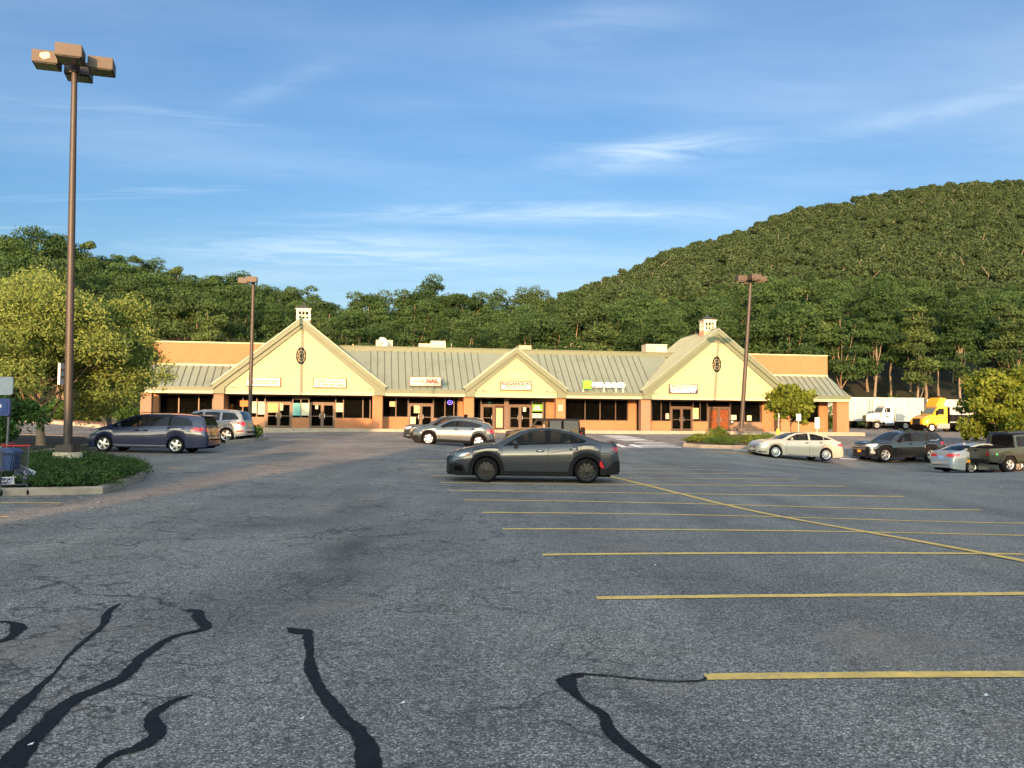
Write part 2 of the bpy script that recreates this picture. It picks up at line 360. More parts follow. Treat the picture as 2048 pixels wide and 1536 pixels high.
gy = axis_steps([(-1200, -200, 200), (-200, -60, 20), (-60, 0, 3), (0, 3, 1), (3, 62, .5), (62, 130, 1.0), (130, 330, 25), (330, 1230, 300)])
GX, GY = np.meshgrid(gx, gy); GZ = gz_arr(GX, GY)
vt = np.stack([GX, GY, GZ], -1).reshape(-1, 3); nx, ny = len(gx), len(gy)
ii, jj = np.meshgrid(np.arange(nx - 1), np.arange(ny - 1)); a0 = (jj * nx + ii).ravel()
fc = np.stack([a0, a0 + 1, a0 + nx + 1, a0 + nx], 1)
def np_mesh(name, v, f, mats, smooth=True):
    me = bpy.data.meshes.new(name); me.vertices.add(len(v)); me.vertices.foreach_set('co', np.asarray(v, np.float32).ravel())
    k = f.shape[1]; me.loops.add(f.size); me.polygons.add(len(f)); me.loops.foreach_set('vertex_index', f.ravel().astype(np.int32))
    me.polygons.foreach_set('loop_start', np.arange(0, f.size, k, dtype=np.int32)); me.polygons.foreach_set('loop_total', np.full(len(f), k, np.int32))
    for m in mats: me.materials.append(m)
    if smooth: me.polygons.foreach_set('use_smooth', np.ones(len(f), bool))
    me.update(calc_edges=True); return me
go = bpy.data.objects.new('ground', np_mesh('ground', vt, fc, [ASPH])); C.objects.link(go); tag(go, kind='structure')

LINE_Y = pm('faded yellow line paint', (.78, .50, .13), .75, var=.22, scale=3, dirt=((.25, .22, .17), 14.0), bump=.3, bscale=150)
LINE_W = pm('faded white line paint', (.75, .75, .73), .75, var=.2, scale=3, dirt=((.2, .2, .2), 6.0))
TAR = pm('crack sealing tar', (.010, .011, .014), .8, var=.3, scale=8, bump=.3, bscale=120, spec=.15, dirt=((.03, .03, .032), 20))
def ribbon(pts, w, lift=.006, step=.35, wob=0, seed=1, rag=0):
    """a flat band following the lot surface; pts are ground points, w width or list"""
    rr = random.Random(seed); P2 = [Vector((p[0], p[1])) for p in pts]; ws = w if hasattr(w, '__len__') else [w] * len(P2)
    path = []
    for i in range(len(P2) - 1):
        n = max(1, int((P2[i + 1] - P2[i]).length / step))
        for k in range(n): t = k / n; path.append((P2[i].lerp(P2[i + 1], t), ws[i] * (1 - t) + ws[i + 1] * t))
    path.append((P2[-1], ws[-1])); vs = []; fs = []; wk = {-1: 0.0, 1: 0.0}
    for i, (p, ww) in enumerate(path):
        d = (path[min(i + 1, len(path) - 1)][0] - path[max(i - 1, 0)][0]).normalized(); nrm = Vector((-d.y, d.x))
        for sg in (-1, 1):
            wk[sg] = max(-1, min(1, wk[sg] * .93 + rr.uniform(-.42, .42)))
            q = p + nrm * sg * (ww / 2 * (1 + rag * wk[sg]) + rr.uniform(-1, 1) * wob); vs.append((q.x, q.y, gz(q.x, q.y) + lift))
    for i in range(len(path) - 1): fs.append((2 * i, 2 * i + 1, 2 * i + 3, 2 * i + 2))
    return vs, fs
def smooth_path(pts, n=6):
    out = []
    for i in range(len(pts) - 1):
        p0 = pts[max(i - 1, 0)]; p1 = pts[i]; p2 = pts[i + 1]; p3 = pts[min(i + 2, len(pts) - 1)]
        for k in range(n):
            t = k / n; out.append(tuple(.5 * (2 * b + (c - a) * t + (2 * a - 5 * b + 4 * c - d) * t * t + (3 * b - a - 3 * c + d) * t ** 3) for a, b, c, d in zip(p0, p1, p2, p3)))
    out.append(pts[-1]); return out
e1 = Vector((1, .008)); e2 = Vector((-.17, .985)); S0 = Vector((5.72, 10.9))
mk = MB()
for k in range(1, 17):
    c = S0 + e2 * 2.61 * (k - 3)
    l, r = -5.35 + rnd.uniform(-.05, .05), 5.3
    if k == 1: r = 7
    if k > 12: l, r = -3.4, 3.8
    pts = [c + e1 * (l + (r - l) * t / 8) + e2 * (.035 * math.sin(k * 2.1 + t * .7) + .015 * math.sin(t * 2)) + Vector((0, .05 * t / 8 if k == 1 else 0)) for t in range(9)]
    mk.add(*ribbon(pts, .135, wob=.006, seed=k))
mk.add(*ribbon([S0 + e2 * t for t in (-8, -4, 0, 5, 10, 15, 18)], .14, lift=.009, wob=.004))
for a, b in (((0, 1006), (122, 1006)), ((0, 1033.5), (18, 1033.5)), ((180, 914), (270, 916)), ((336, 936), (369, 936)), ((200, 924), (262, 925))):
    mk.add(*ribbon([G(*a), G(*b)], .10))
for a, b in (((1400, 902), (1470, 908)), ((1420, 902), (1505, 911)), ((1440, 902), (1535, 912)), ((1465, 903), (1560, 911)), ((1490, 903), (1580, 911))):
    mk.add(*ribbon([G(*a), G(*b)], .13))
o = mk.build('parking_lines', LINE_Y); tag(o, kind='structure')
mk = MB()
cw = [(894, 1244, 1364), (891, 1260, 1350), (888, 1286, 1338), (885, 1270, 1328), (881.5, 1245, 1308), (878.5, 1235, 1290), (875.5, 1222, 1276), (873, 1212, 1262), (870.8, 1205, 1248)]
for y, a, b in cw: mk.add(*ribbon([G(a, y), G((a + b) / 2, y + .3), G(b, y + .6)], .42 if y > 880 else .8, step=.8, wob=.03))
mk.add(*ribbon([G(1232, 888.5), G(1250, 894.2)], .3)); mk.add(*ribbon([G(1262, 889), G(1284, 895)], .3))
mk.add(*ribbon([G(690, 882), G(762, 882.5)], .25)); mk.add(*ribbon([G(1467, 899.5), G(1500, 901)], .3)); mk.add(*ribbon([G(1680, 917), G(1715, 919)], .35))
o = mk.build('crosswalk_markings', LINE_W); tag(o, kind='structure')
tars = [
 ([(240, 1208), (215, 1225), (205, 1250), (150, 1300), (110, 1345), (70, 1385), (25, 1430), (-40, 1490)], [.02, .05, .045, .03, .02, .055, .075, .08]),
 ([(365, 1222), (392, 1224), (398, 1240), (408, 1258), (345, 1275), (290, 1310), (240, 1360), (150, 1400), (95, 1450), (40, 1510), (-10, 1590)], [.03, .09, .08, .07, .065, .07, .075, .085, .09, .095, .1]),
 ([(385, 1392), (345, 1405), (305, 1435), (312, 1470), (280, 1495), (215, 1520), (170, 1580)], [.012, .045, .05, .085, .08, .04, .07]),
 ([(575, 1256), (600, 1264), (628, 1266)], [.02, .13, .02]),
 ([(614, 1262), (618, 1300), (624, 1350), (650, 1395), (690, 1440), (725, 1480), (735, 1536), (735, 1600)], [.06, .055, .06, .065, .08, .085, .09, .09]),
 ([(1412, 1356), (1400, 1363), (1330, 1364), (1230, 1355), (1165, 1350), (1140, 1352)], [.01, .02, .024, .026, .03, .04]),
 ([(1168, 1352), (1137, 1357), (1130, 1368), (1160, 1400), (1205, 1430), (1215, 1460), (1250, 1495), (1320, 1545), (1400, 1620)], [.03, .09, .1, .035, .055, .07, .06, .06, .06]),
 ([(-30, 1243), (15, 1245), (35, 1252), (30, 1268), (5, 1283), (-30, 1290)], [.03, .05, .1, .09, .06, .05]),
]
mk = MB()
for i, (pp, w) in enumerate(tars):
    gp = [tuple(G(*q).xy) for q in pp]; w3 = [(a[0], a[1], ww) for a, ww in zip(gp, w)]; sm = smooth_path(w3, 6)
    mk.add(*ribbon([s[:2] for s in sm], [max(.012, s[2] * 1.15) for s in sm], lift=.005 + .0015 * (i % 3), step=.022, wob=.003, seed=i, rag=.34))
o = mk.build('tar_strips', TAR); tag(o, kind='structure')
# litter scraps
mk = MB()
for q in ((62, 1491), (338, 1198), (604, 1440), (1972, 1393), (805, 1408), (160, 996), (195, 1005), (182, 1017), (2003, 975), (1705, 934), (1310, 1131)):
    p = G(*q); s = .012 if q[1] > 1100 else .03
    mk.add([(p.x + s * a * rnd.uniform(.6, 1.3), p.y + s * b * rnd.uniform(.6, 1.4), p.z + .006 + c) for a, b, c in ((-1, -1, 0), (1, -.7, .004), (.8, 1, .01), (-.6, .9, .002))], [(0, 1, 2, 3)])
o = mk.build('litter_scraps', pm('paper scraps', (.7, .7, .68), .8)); tag(o, 'small white paper scraps scattered over the asphalt', 'litter', kind='stuff')
# ------------------------------------------------------------------ shopping strip
TH = R(9.0); BZ = .97
BM = Matrix.Translation((0, 78, BZ)) @ Matrix.Rotation(TH, 4, 'Z'); BI = BM.inverted()
def fb(px, py=800, v=0.0):                     # facade coordinates (along, up) of a sight line at depth v behind the column line
    o = BI @ Vector((0, 0, CAMZ)); d = BI.to_3x3() @ ray(px, py); t = (v - o.y) / d.y; q = o + d * t; return q.x, q.z
def fu(px, v=0.0): return fb(px, 800, v)[0]
BRK = brick('orange brick', (.35, .128, .044), (.30, .108, .037), (.30, .165, .08))
BRK2 = brick('brown brick piers', (.23, .123, .066), (.195, .102, .056), (.23, .165, .12))
METAL = pm('sage metal roofing', (.16, .20, .172), .5, .1, var=.05, scale=.8, dirt=((.12, .145, .12), .5))
TRIM = pm('sage trim board', (.088, .113, .074), .6, var=.08, scale=1.2, dirt=((.09, .11, .08), 1.0))
CREAM = pm('cream painted trim', (.43, .385, .24), .6, var=.05, scale=1, dirt=((.33, .28, .18), 1.4))
SOFF = pm('soffit panel', (.25, .24, .2), .8)
CONC = pm('sidewalk concrete', (.40, .35, .29), .9, var=.18, scale=2.0, bump=.3, dirt=((.25, .22, .19), .6))
KERB = pm('weathered kerb concrete', (.26, .225, .18), .9, var=.25, scale=3.0, bump=.5, bscale=30, dirt=((.2, .17, .13), 1.5))
FRM = pm('bronze window frame', (.055, .035, .022), .45, .3)
BRN = pm('brown painted door post', (.075, .042, .03), .5)
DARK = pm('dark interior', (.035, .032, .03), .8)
SHOPG = glass('shop window glass', (.30, .32, .32), .84, .015, (.008, .009, .009))
def siding():
    m, nt, b = nodes('cream clapboard'); L = nt.links
    tc = N(nt, 'ShaderNodeTexCoord'); sp = N(nt, 'ShaderNodeSeparateXYZ'); L.new(tc.outputs['Object'], sp.inputs[0])
    ml = N(nt, 'ShaderNodeMath', _operation='MULTIPLY'); ml.inputs[1].default_value = 1 / .22; L.new(sp.outputs['Z'], ml.inputs[0])
    fr = N(nt, 'ShaderNodeMath', _operation='FRACT'); L.new(ml.outputs[0], fr.inputs[0])
    bp = N(nt, 'ShaderNodeBump', Strength=.9, Distance=.035); bp.invert = True; L.new(fr.outputs[0], bp.inputs['Height']); L.new(bp.outputs['Normal'], b.inputs['Normal'])
    fl = N(nt, 'ShaderNodeMath', _operation='FLOOR'); L.new(ml.outputs[0], fl.inputs[0])
    ad = N(nt, 'ShaderNodeCombineXYZ'); L.new(sp.outputs['X'], ad.inputs['X']); m3 = N(nt, 'ShaderNodeMath', _operation='MULTIPLY'); m3.inputs[1].default_value = 7.3; L.new(fl.outputs[0], m3.inputs[0]); L.new(m3.outputs[0], ad.inputs['Z'])
    no = N(nt, 'ShaderNodeTexNoise', Scale=.35, Detail=5.0, Roughness=.7); L.new(ad.outputs[0], no.inputs['Vector'])
    cr = N(nt, 'ShaderNodeValToRGB'); e = cr.color_ramp.elements; e[0].position = .3; e[1].position = .7; e[0].color = (.38, .285, .15, 1); e[1].color = (.44, .34, .19, 1)
    L.new(no.outputs['Fac'], cr.inputs['Fac'])
    gt = N(nt, 'ShaderNodeMath', _operation='LESS_THAN'); gt.inputs[1].default_value = .09; L.new(fr.outputs[0], gt.inputs[0])
    mx = N(nt, 'ShaderNodeMixRGB'); mx.inputs['Color2'].default_value = (.22, .165, .08, 1); L.new(cr.outputs[0], mx.inputs['Color1'])
    m4 = N(nt, 'ShaderNodeMath', _operation='MULTIPLY'); m4.inputs[1].default_value = .8; L.new(gt.outputs[0], m4.inputs[0]); L.new(m4.outputs[0], mx.inputs['Fac'])
    L.new(mx.outputs[0], b.inputs['Base Color']); b.inputs['Roughness'].default_value = .65
    MATS['siding'] = m; return m
SIDE = siding()
B = thing('shopping_strip', 'long single-storey shopping strip with three cream gables, sage metal roofs and orange brick', 'shopping strip', (0, 78, BZ), TH)
def bb(name, mb, m, parent=None, **k): return mb.build(name, m, parent or B, **k)
uL, uR = fu(291), fu(1697)
SOF = 2.8; E0 = 3.3
uPL, uPR = fu(299.5, 2.6), fu(1655.5, 2.6)      # parapet ends
GL = (fu(601), 7.0, 9.18, 8.36, 6.08); GR = (fu(1432), 7.0, 9.18, 8.36, 6.08); GM = (fu(1031), 4.45, 7.07, 6.30, 3.6)
gables = [GL, GM, GR]
# walls: rear brick box and parapets
w = MB(); w.box((uPL, 2.62, 3.0), (uPL + .3, 24, 7.18)); w.box((uPR - .3, 2.62, 3.0), (uPR, 24, 7.18)); w.box((uPL, 23.7, -1.5), (uPR, 24, 7.18))
w.box((uPL + .3, 2.62, 4.9), (GL[0] - 3, 2.92, 7.18)); w.box((GR[0] + 3, 2.62, 4.9), (uPR - .3, 2.92, 7.18))
w.box((uPL, 2.95, -1.3), (uPL + .3, 23.7, 3.0)); w.box((uPR - .3, 2.95, -1.3), (uPR, 23.7, 3.0))
bb('wall', w, BRK)
w = MB(); w.box((uPL - .04, 2.58, 7.18), (GL[0] - 2, 2.98, 7.28)); w.box((uPL - .04, 2.98, 7.18), (uPL + .32, 24, 7.28)); bb('parapet_coping', w, CREAM); w = MB(); w.box((GR[0] + 2, 2.58, 7.18), (uPR + .04, 2.98, 7.28)); w.box((uPR - .32, 2.98, 7.18), (uPR + .04, 24, 7.28)); bb('parapet_coping', w, CREAM)
w = MB(); w.box((uPL + .3, 4.85, 6.6), (uPR - .3, 23.7, 6.75)); bb('flat_roof', w, pm('flat roof felt', (.12, .12, .12), .9))
# sloped metal roofs with standing seams
def roof_strip(u0, u1, v0, w0, v1, w1, ul=None, ur=None, sp=.60):
    ul = u0 if ul is None else ul; ur = u1 if ur is None else ur; mb = MB()
    t = .06
    mb.add([(u0, v0, w0), (u1, v0, w0), (ur, v1, w1), (ul, v1, w1), (u0, v0, w0 - t), (u1, v0, w0 - t), (ur, v1, w1 - t), (ul, v1, w1 - t)], [(0, 1, 2, 3), (7, 6, 5, 4), (0, 4, 5, 1), (1, 5, 6, 2), (2, 6, 7, 3), (3, 7, 4, 0)])
    d = Vector((0, v1 - v0, w1 - w0)); nn = Vector((0, -d.z, d.y)).normalized()
    u = u0 + .25
    while u < u1 - .1:
        f0 = 0.0; f1 = 1.0
        if u < ul: f1 = (u - u0) / (ul - u0)
        if u > ur: f1 = (u1 - u) / (u1 - ur)
        if f1 > .06:
            a = Vector((u, v0, w0)); b2 = a + d * f1; h = nn * .05; s = Vector((.028, 0, 0))
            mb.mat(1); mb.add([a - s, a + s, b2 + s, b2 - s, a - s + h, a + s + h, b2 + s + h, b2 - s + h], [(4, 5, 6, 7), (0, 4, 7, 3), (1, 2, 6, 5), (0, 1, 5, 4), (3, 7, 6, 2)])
        u += sp
    mb.cur = 0
    return mb
SEAMM = pm('seam shadow tone', (.06, .07, .055), .6); METALS = [METAL, SEAMM]  # seam ribs coloured darker in place of their shadow lines
RW = 6.96; RV = 4.5; WW = 5.28; WV = 2.6
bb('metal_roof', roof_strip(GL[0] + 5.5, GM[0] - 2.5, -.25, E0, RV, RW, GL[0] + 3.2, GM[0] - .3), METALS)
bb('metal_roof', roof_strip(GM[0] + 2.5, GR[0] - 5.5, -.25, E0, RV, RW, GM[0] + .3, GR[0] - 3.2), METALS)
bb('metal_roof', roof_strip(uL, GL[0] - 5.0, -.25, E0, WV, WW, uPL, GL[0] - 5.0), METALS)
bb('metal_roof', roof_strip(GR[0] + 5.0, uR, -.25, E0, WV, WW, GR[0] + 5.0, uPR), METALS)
for (ue, up, sg) in ((uL, uPL, -1), (uR, uPR, 1)):
    mb = MB(); mb.add([(ue, -.25, E0), (up, WV, WW), (up, 9, WW), (ue, 9, E0)], [(0, 1, 2, 3)])
    for k in range(1, 14):
        v = -.25 + k * .6; f = min(1, (v + .25) / (WV + .25)); a = Vector((ue, v, E0)); b2 = a.lerp(Vector((up, v, WW)), f); mb.tube([a, b2], .03, 4)
    bb('hip_roof', mb, METAL)
w = MB(); w.box((GL[0], RV - .05, RW - .05), (GR[0], RV + .35, RW + .36)); w.box((GL[0], RV - .12, RW + .36), (GR[0], RV + .40, RW + .42)); bb('ridge_cap', w, TRIM)
w = MB(); w.box((uL + .2, WV - .06, WW - .06), (GL[0] - 4, WV + .04, WW + .10)); bb('wall_flashing', w, CREAM)
w = MB(); w.box((GR[0] + 4, WV - .06, WW - .06), (uPR, WV + .04, WW + .10)); bb('wall_flashing', w, CREAM)
# eaves: gutter fascia and cream band under it
def eave(u0, u1, lit=False):
    w = MB(); w.box((u0, -.42, 3.02), (u1, -.24, E0 + .03)); w.box((u0, -.46, E0 - .03), (u1, -.42, E0 + .05)); bb('fascia', w, TRIM)
    w = MB(); w.box((u0, -.34, SOF), (u1, -.10, 3.02)); bb('fascia_band', w, CREAM)
segs = [(uL, GL[0] - 7.0), (GL[0] + 7.0, GM[0] - 4.45), (GM[0] + 4.45, GR[0] - 7.0), (GR[0] + 7.0, uR)]
for s in segs: eave(*s)
w = MB(); w.box((uR - .18, -.24, 3.02), (uR, 9, E0 + .03)); bb('fascia', w, TRIM); w = MB(); w.box((uL, -.24, 3.02), (uL + .18, 9, E0 + .03)); bb('fascia', w, TRIM)
w = MB(); w.box((uL + .1, -.10, SOF), (uR - .1, 3.2, SOF + .08)); bb('soffit', w, SOFF)
# gables
for gi, (uc, ho, wo, wi, hi) in enumerate(gables):
    g = MB(); s_o = (wo - 3.6) / ho; we = 3.6; back = 9.0 if gi != 1 else RV + .3
    kn = wi - .47 - hi * (wi - 3.3) / hi if False else 3.3
    # siding face as solid prism
    g.prism([(-hi + uc, SOF + .14), (hi + uc, SOF + .14), (hi + uc, 3.32), (uc, wi), (-hi + uc, 3.32)], 'y', -.16, .12)
    face = bb('gable_siding', g, SIDE)
    g = MB(); g.box((uc - hi, -.20, SOF), (uc + hi, .10, SOF + .14)); s = (wi - 3.32) / hi; ln = math.hypot(1, s)
    for sg in (-1, 1):
        t = .13 * ln; g.prism([(uc, wi), (uc + sg * hi, 3.32), (uc + sg * hi, 3.32 - t), (uc, wi - t)][::sg], 'y', -.19, -.16)
    bb('gable_trim', g, CREAM)
    # rake boards, two steps
    g = MB(); ru = wo - .47
    for sg in (-1, 1):
        g.prism([(uc, wo), (uc + sg * ho, we), (uc + sg * ho, we - .45), (uc, ru)][::sg], 'y', -.62, -.40)
        g.prism([(uc, ru + .02), (uc + sg * (ho), we - .43), (uc + sg * ho, SOF), (uc + sg * hi, SOF), (uc + sg * hi, 3.32), (uc, wi)][::sg], 'y', -.42, -.02)
    bb('rake_board', g, TRIM)
    # roof planes back from the gable
    for sg in (-1, 1):
        g = MB(); a = Vector((uc, 0, wo + .03)); b2 = Vector((uc + sg * (ho + .12), 0, we + .03 - .12 * s_o)); d = b2 - a; nn = Vector((-d.z * sg, 0, d.x * sg)).normalized()
        P4 = [(a.x, -.68, a.z), (b2.x, -.68, b2.z), (b2.x, back, b2.z), (a.x, back, a.z)]; g.add([*P4, *[(x, y, z - .08) for x, y, z in P4]], [(0, 1, 2, 3), (7, 6, 5, 4), (0, 4, 5, 1), (1, 5, 6, 2), (2, 6, 7, 3), (3, 7, 4, 0)])
        v = -.6
        while v < back:
            h = nn * .05; e = Vector((0, .018, 0)); p, q = a + Vector((0, v, 0)), b2 + Vector((0, v, 0))
            g.add([p - e, p + e, q + e, q - e, p - e + h, p + e + h, q + e + h, q - e + h], [(4, 5, 6, 7), (0, 4, 7, 3), (1, 2, 6, 5), (3, 7, 6, 2)]); v += .45
        g.tube([(uc, -.68, wo + .05), (uc, back, wo + .05)], .07, 6)
        bb('gable_roof', g, METAL)
    g = MB(); g.prism([(uc - ho, 3.2), (uc + ho, 3.2), (uc, wo - .1)], 'y', back - .15, back - .05); bb('gable_end', g, BRK)
    if gi != 1:      # oval window with muntins
        cz = fb(600 if gi == 0 else 1432, 712 if gi == 0 else 729)[1]; rx, rz = .43, .74
        el = lambda k, n=40: [(uc + rx * k * math.cos(2 * math.pi * i / n), cz + rz * k * math.sin(2 * math.pi * i / n)) for i in range(n)]
        g = MB(); g.prism(el(1.0), 'y', -.175, -.12); fr_ = bb('oval_window', g, pm('oval window dark glass', (.012, .01, .008), .6, spec=.1))
        g = MB()
        def ringy(k0, k1, y0, y1):
            A, Bq = el(k0), el(k1); n = len(A)
            g.add([(p, y0, q) for p, q in A] + [(p, y0, q) for p, q in Bq] + [(p, y1, q) for p, q in Bq], [(i, (i + 1) % n, n + (i + 1) % n, n + i) for i in range(n)] + [(n + i, n + (i + 1) % n, 2 * n + (i + 1) % n, 2 * n + i) for i in range(n)])
        ringy(.61, .66, -.20, -.17); ringy(.28, .33, -.20, -.17); ringy(1.0, 1.07, -.20, -.14)
        for k in range(8):
            a = math.pi / 4 * k + .001; c, s2 = math.cos(a), math.sin(a)
            g.tube([(uc + rx * .3 * c, -.185, cz + rz * .3 * s2), (uc + rx * 1.0 * c, -.185, cz + rz * 1.0 * s2)], .011, 4)
        g.build('muntins', CREAM, fr_)
        # cupola on the ridge
        cv = 2.0; cu = MB(); cu.box((uc - .60, cv - .6, wo - .6), (uc + .60, cv + .6, wo + .02)); cp = bb('cupola', cu, pm('salmon cupola base', (.55, .27, .17), .7))
        zz = wo + .02; cu = MB()
        for sx in (-1, 1):
            for sy in (-1, 1): cu.box((uc + sx * .50 - .07, cv + sy * .50 - .07, zz), (uc + sx * .50 + .07, cv + sy * .50 + .07, zz + .95))
        for k, (z0, z1) in enumerate(((0, .14), (.78, .95), (.43, .48))):
            for sg in (-1, 1):
                hw = .05 if k < 2 else .02
                cu.box((uc - .43, cv + sg * .5 - hw, zz + z0), (uc + .43, cv + sg * .5 + hw, zz + z1)); cu.box((uc + sg * .5 - hw, cv - .43, zz + z0), (uc + sg * .5 + hw, cv + .43, zz + z1))
        for t in (-.15, .15):
            for sg in (-1, 1): cu.box((uc + t - .025, cv + sg * .5 - .025, zz + .14), (uc + t + .025, cv + sg * .5 + .025, zz + .78)); cu.box((uc + sg * .5 - .025, cv + t - .025, zz + .14), (uc + sg * .5 + .025, cv + t + .025, zz + .78))
        cu.box((uc - .66, cv - .66, zz + .95), (uc + .66, cv + .66, zz + 1.02)); cu.build('lantern_frame', pm('white cupola paint', (.55, .52, .42), .5), cp)
        cu = MB(); cu.add([(uc - .72, cv - .72, zz + 1.02), (uc + .72, cv - .72, zz + 1.02), (uc + .72, cv + .72, zz + 1.02), (uc - .72, cv + .72, zz + 1.02), (uc, cv, zz + 1.42)], [(0, 1, 4), (1, 2, 4), (2, 3, 4), (3, 0, 4), (3, 2, 1, 0)])
        cu.ball((uc, cv, zz + 1.5), (.07, .07, .1)); cu.build('cupola_roof', pm('dark cupola roof', (.05, .05, .055), .5), cp)
# columns: (left px, right px, brick)
for a, b2, m in ((281, 303, BRK2), (427.5, 447.5, BRK2), (745, 765, BRK), (927.5, 947.5, BRK), (1112, 1130.5, BRK), (1282, 1301, BRK2), (1561, 1579, BRK), (1673, 1697, BRK)):
    g = MB(); u0, u1 = fu(a), fu(b2); g.box((u0, -.06, -.05), (u1, .70, SOF)); g.box((u0 - .02, -.08, SOF - .06), (u1 + .02, .72, SOF - .001)); bb('column', g, m)
# end wall of left wing
# sidewalk slab
g = MB(); g.box((uL - 1.2, -1.7, -.7), (uR + .5, 2.4, 0)); bb('sidewalk', g, CONC)
g = MB(); g.box((uL - 1.24, -1.86, -.7), (uR + .54, -1.7, -.012)); bb('kerb', g, KERB)
# floor inside
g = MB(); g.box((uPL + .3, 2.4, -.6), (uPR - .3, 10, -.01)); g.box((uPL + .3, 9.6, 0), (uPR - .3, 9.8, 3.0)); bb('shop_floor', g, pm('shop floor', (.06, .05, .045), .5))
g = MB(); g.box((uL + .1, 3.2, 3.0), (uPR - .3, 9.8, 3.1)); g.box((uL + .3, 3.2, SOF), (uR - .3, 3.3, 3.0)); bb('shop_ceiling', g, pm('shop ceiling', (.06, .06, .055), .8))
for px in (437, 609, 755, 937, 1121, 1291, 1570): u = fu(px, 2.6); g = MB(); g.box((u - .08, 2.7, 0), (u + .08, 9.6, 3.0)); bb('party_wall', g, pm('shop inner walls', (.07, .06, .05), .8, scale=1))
FV = 2.4        # shopfront plane
def up(px): return fu(px, FV)
def knee(a, b2, top, m=BRK, name='knee_wall'):
    g = MB(); g.box((up(a), FV - .12, 0), (up(b2), FV + .12, top)); return bb(name, g, m)
def pier(a, b2, m=BRK): g = MB(); g.box((up(a), FV - .14, 0), (up(b2), FV + .16, SOF)); bb('pier', g, m)
def window(a, b2, sill, mull=(), top=SOF - .02, head=0.0):
    u0, u1 = up(a), up(b2); g = MB(); t = .045
    for u in [u0 + t, u1 - t] + [up(x) for x in mull]: g.box((u - t, FV - .05, sill), (u + t, FV + .05, top))
    g.box((u0, FV - .06, sill), (u1, FV + .06, sill + .07)); g.box((u0, FV - .06, top - .08 - head), (u1, FV + .06, top))
    f = bb('window', g, FRM); g = MB(); g.box((u0 + .02, FV - .01, sill + .05), (u1 - .02, FV + .01, top - .05)); g.build('pane', SHOPG, f); return f
def door(a, b2, n=2, top=2.12, col=BRN, glassm=None, transom=True):
    u0, u1 = up(a), up(b2); w_ = (u1 - u0) / n; g = MB()
    for k in range(n + 1):
        u = u0 + k * w_; g.box((u - .06, FV - .06, 0), (u + .06, FV + .06, top))
    g.box((u0, FV - .065, top), (u1, FV + .065, top + .12)); g.box((u0, FV - .055, SOF - .1), (u1, FV + .055, SOF - .02)); f = bb('door', g, col)
    for k in range(n):
        a0 = u0 + k * w_ + .065; a1 = a0 + w_ - .13; g = MB()
        g.box((a0, FV - .03, .02), (a1, FV + .03, .2)); g.box((a0, FV - .03, 1.98), (a1, FV + .03, top - .01)); g.box((a0, FV - .03, .2), (a0 + .07, FV + .03, 1.98)); g.box((a1 - .07, FV - .03, .2), (a1, FV + .03, 1.98)); g.box((a0 + .07, FV - .02, 1.0), (a1 - .07, FV + .02, 1.06))
        g.build('leaf_frame', FRM if col is BRN else col, f)
        g = MB(); g.box((a0 + .07, FV - .008, .2), (a1 - .07, FV + .008, 1.98)); g.build('pane', glassm or SHOPG, f)
        hu = a1 - .13 if k % 2 == 0 else a0 + .13
        g = MB(); g.tube([(hu, FV - .09, .85), (hu, FV - .09, 1.25)], .018, 6); g.build('handle', pm('brushed door handle', (.5, .5, .5), .3, .9), f)
    if transom: g = MB(); g.box((u0 + .02, FV - .01, top + .12), (u1 - .02, FV + .01, SOF - .1)); g.build('transom_pane', SHOPG, f)
# bay A
pier(303, 319); window(319, 427, .75, (358, 398)); knee(319, 427, .75)
# bay B
pier(448, 456); window(456, 531.5, .85, (486, 501, 514)); knee(456, 531.5, .85, BRK2); door(533, 583, 2); window(584.5, 619, .86, (602,), head=.25); knee(584.5, 619, .86)
door(620.5, 669.5, 2); window(670.5, 741.5, .84, (687, 726)); knee(670.5, 745, .84)
# bay C
window(765, 817.5, 1.0, (792,)); knee(765, 817.5, 1.0); door(818.5, 865, 2); window(866, 916.5, .9, (890, 908)); knee(866, 916.5, .9); pier(917, 928)
# bay D
window(947.5, 963, .3, ()); knee(947.5, 963, .3); door(964, 988, 1); door(1018, 1062, 2); window(1063, 1086, .35); knee(1063, 1086, .35); window(1086, 1092, .35); pier(1092, 1112)
g = MB(); u0, u1 = up(1008), up(1017); g.box((u0, FV - .16, 0), (u1, FV + .14, SOF)); bb('pier', g, BRN)
g = MB(); g.box((up(988), FV - .05, 0), (up(990), FV + .05, 2.12)); g.box((up(988), FV - .05, 2.12), (up(1008), FV + .05, 2.25)); bb('door_frame', g, BRN)
g = MB(); Md = Matrix.Translation((up(1007), FV - .08, 0)) @ Matrix.Rotation(R(30), 4, 'Z')
g.box((-.95, -.02, .03), (0, .02, .18), Md); g.box((-.95, -.02, 1.9), (0, .02, 2.08), Md); g.box((-.95, -.02, .18), (-.85, .02, 1.9), Md); g.box((-.10, -.02, .18), (0, .02, 1.9), Md); dd = bb('open_door', g, BRN)
g = MB(); g.box((-.85, -.006, .18), (-.10, .006, 1.9), Md); g.build('pane', pm('tan papered door pane', (.55, .42, .26), .25), dd)
g = MB(); g.box((up(988), FV - .01, 2.25), (up(1008), FV + .01, SOF)); bb('transom', g, SHOPG)
# bay E
window(1130, 1256, .86, (1170, 1200, 1231)); knee(1130, 1272, .86); pier(1256, 1272)
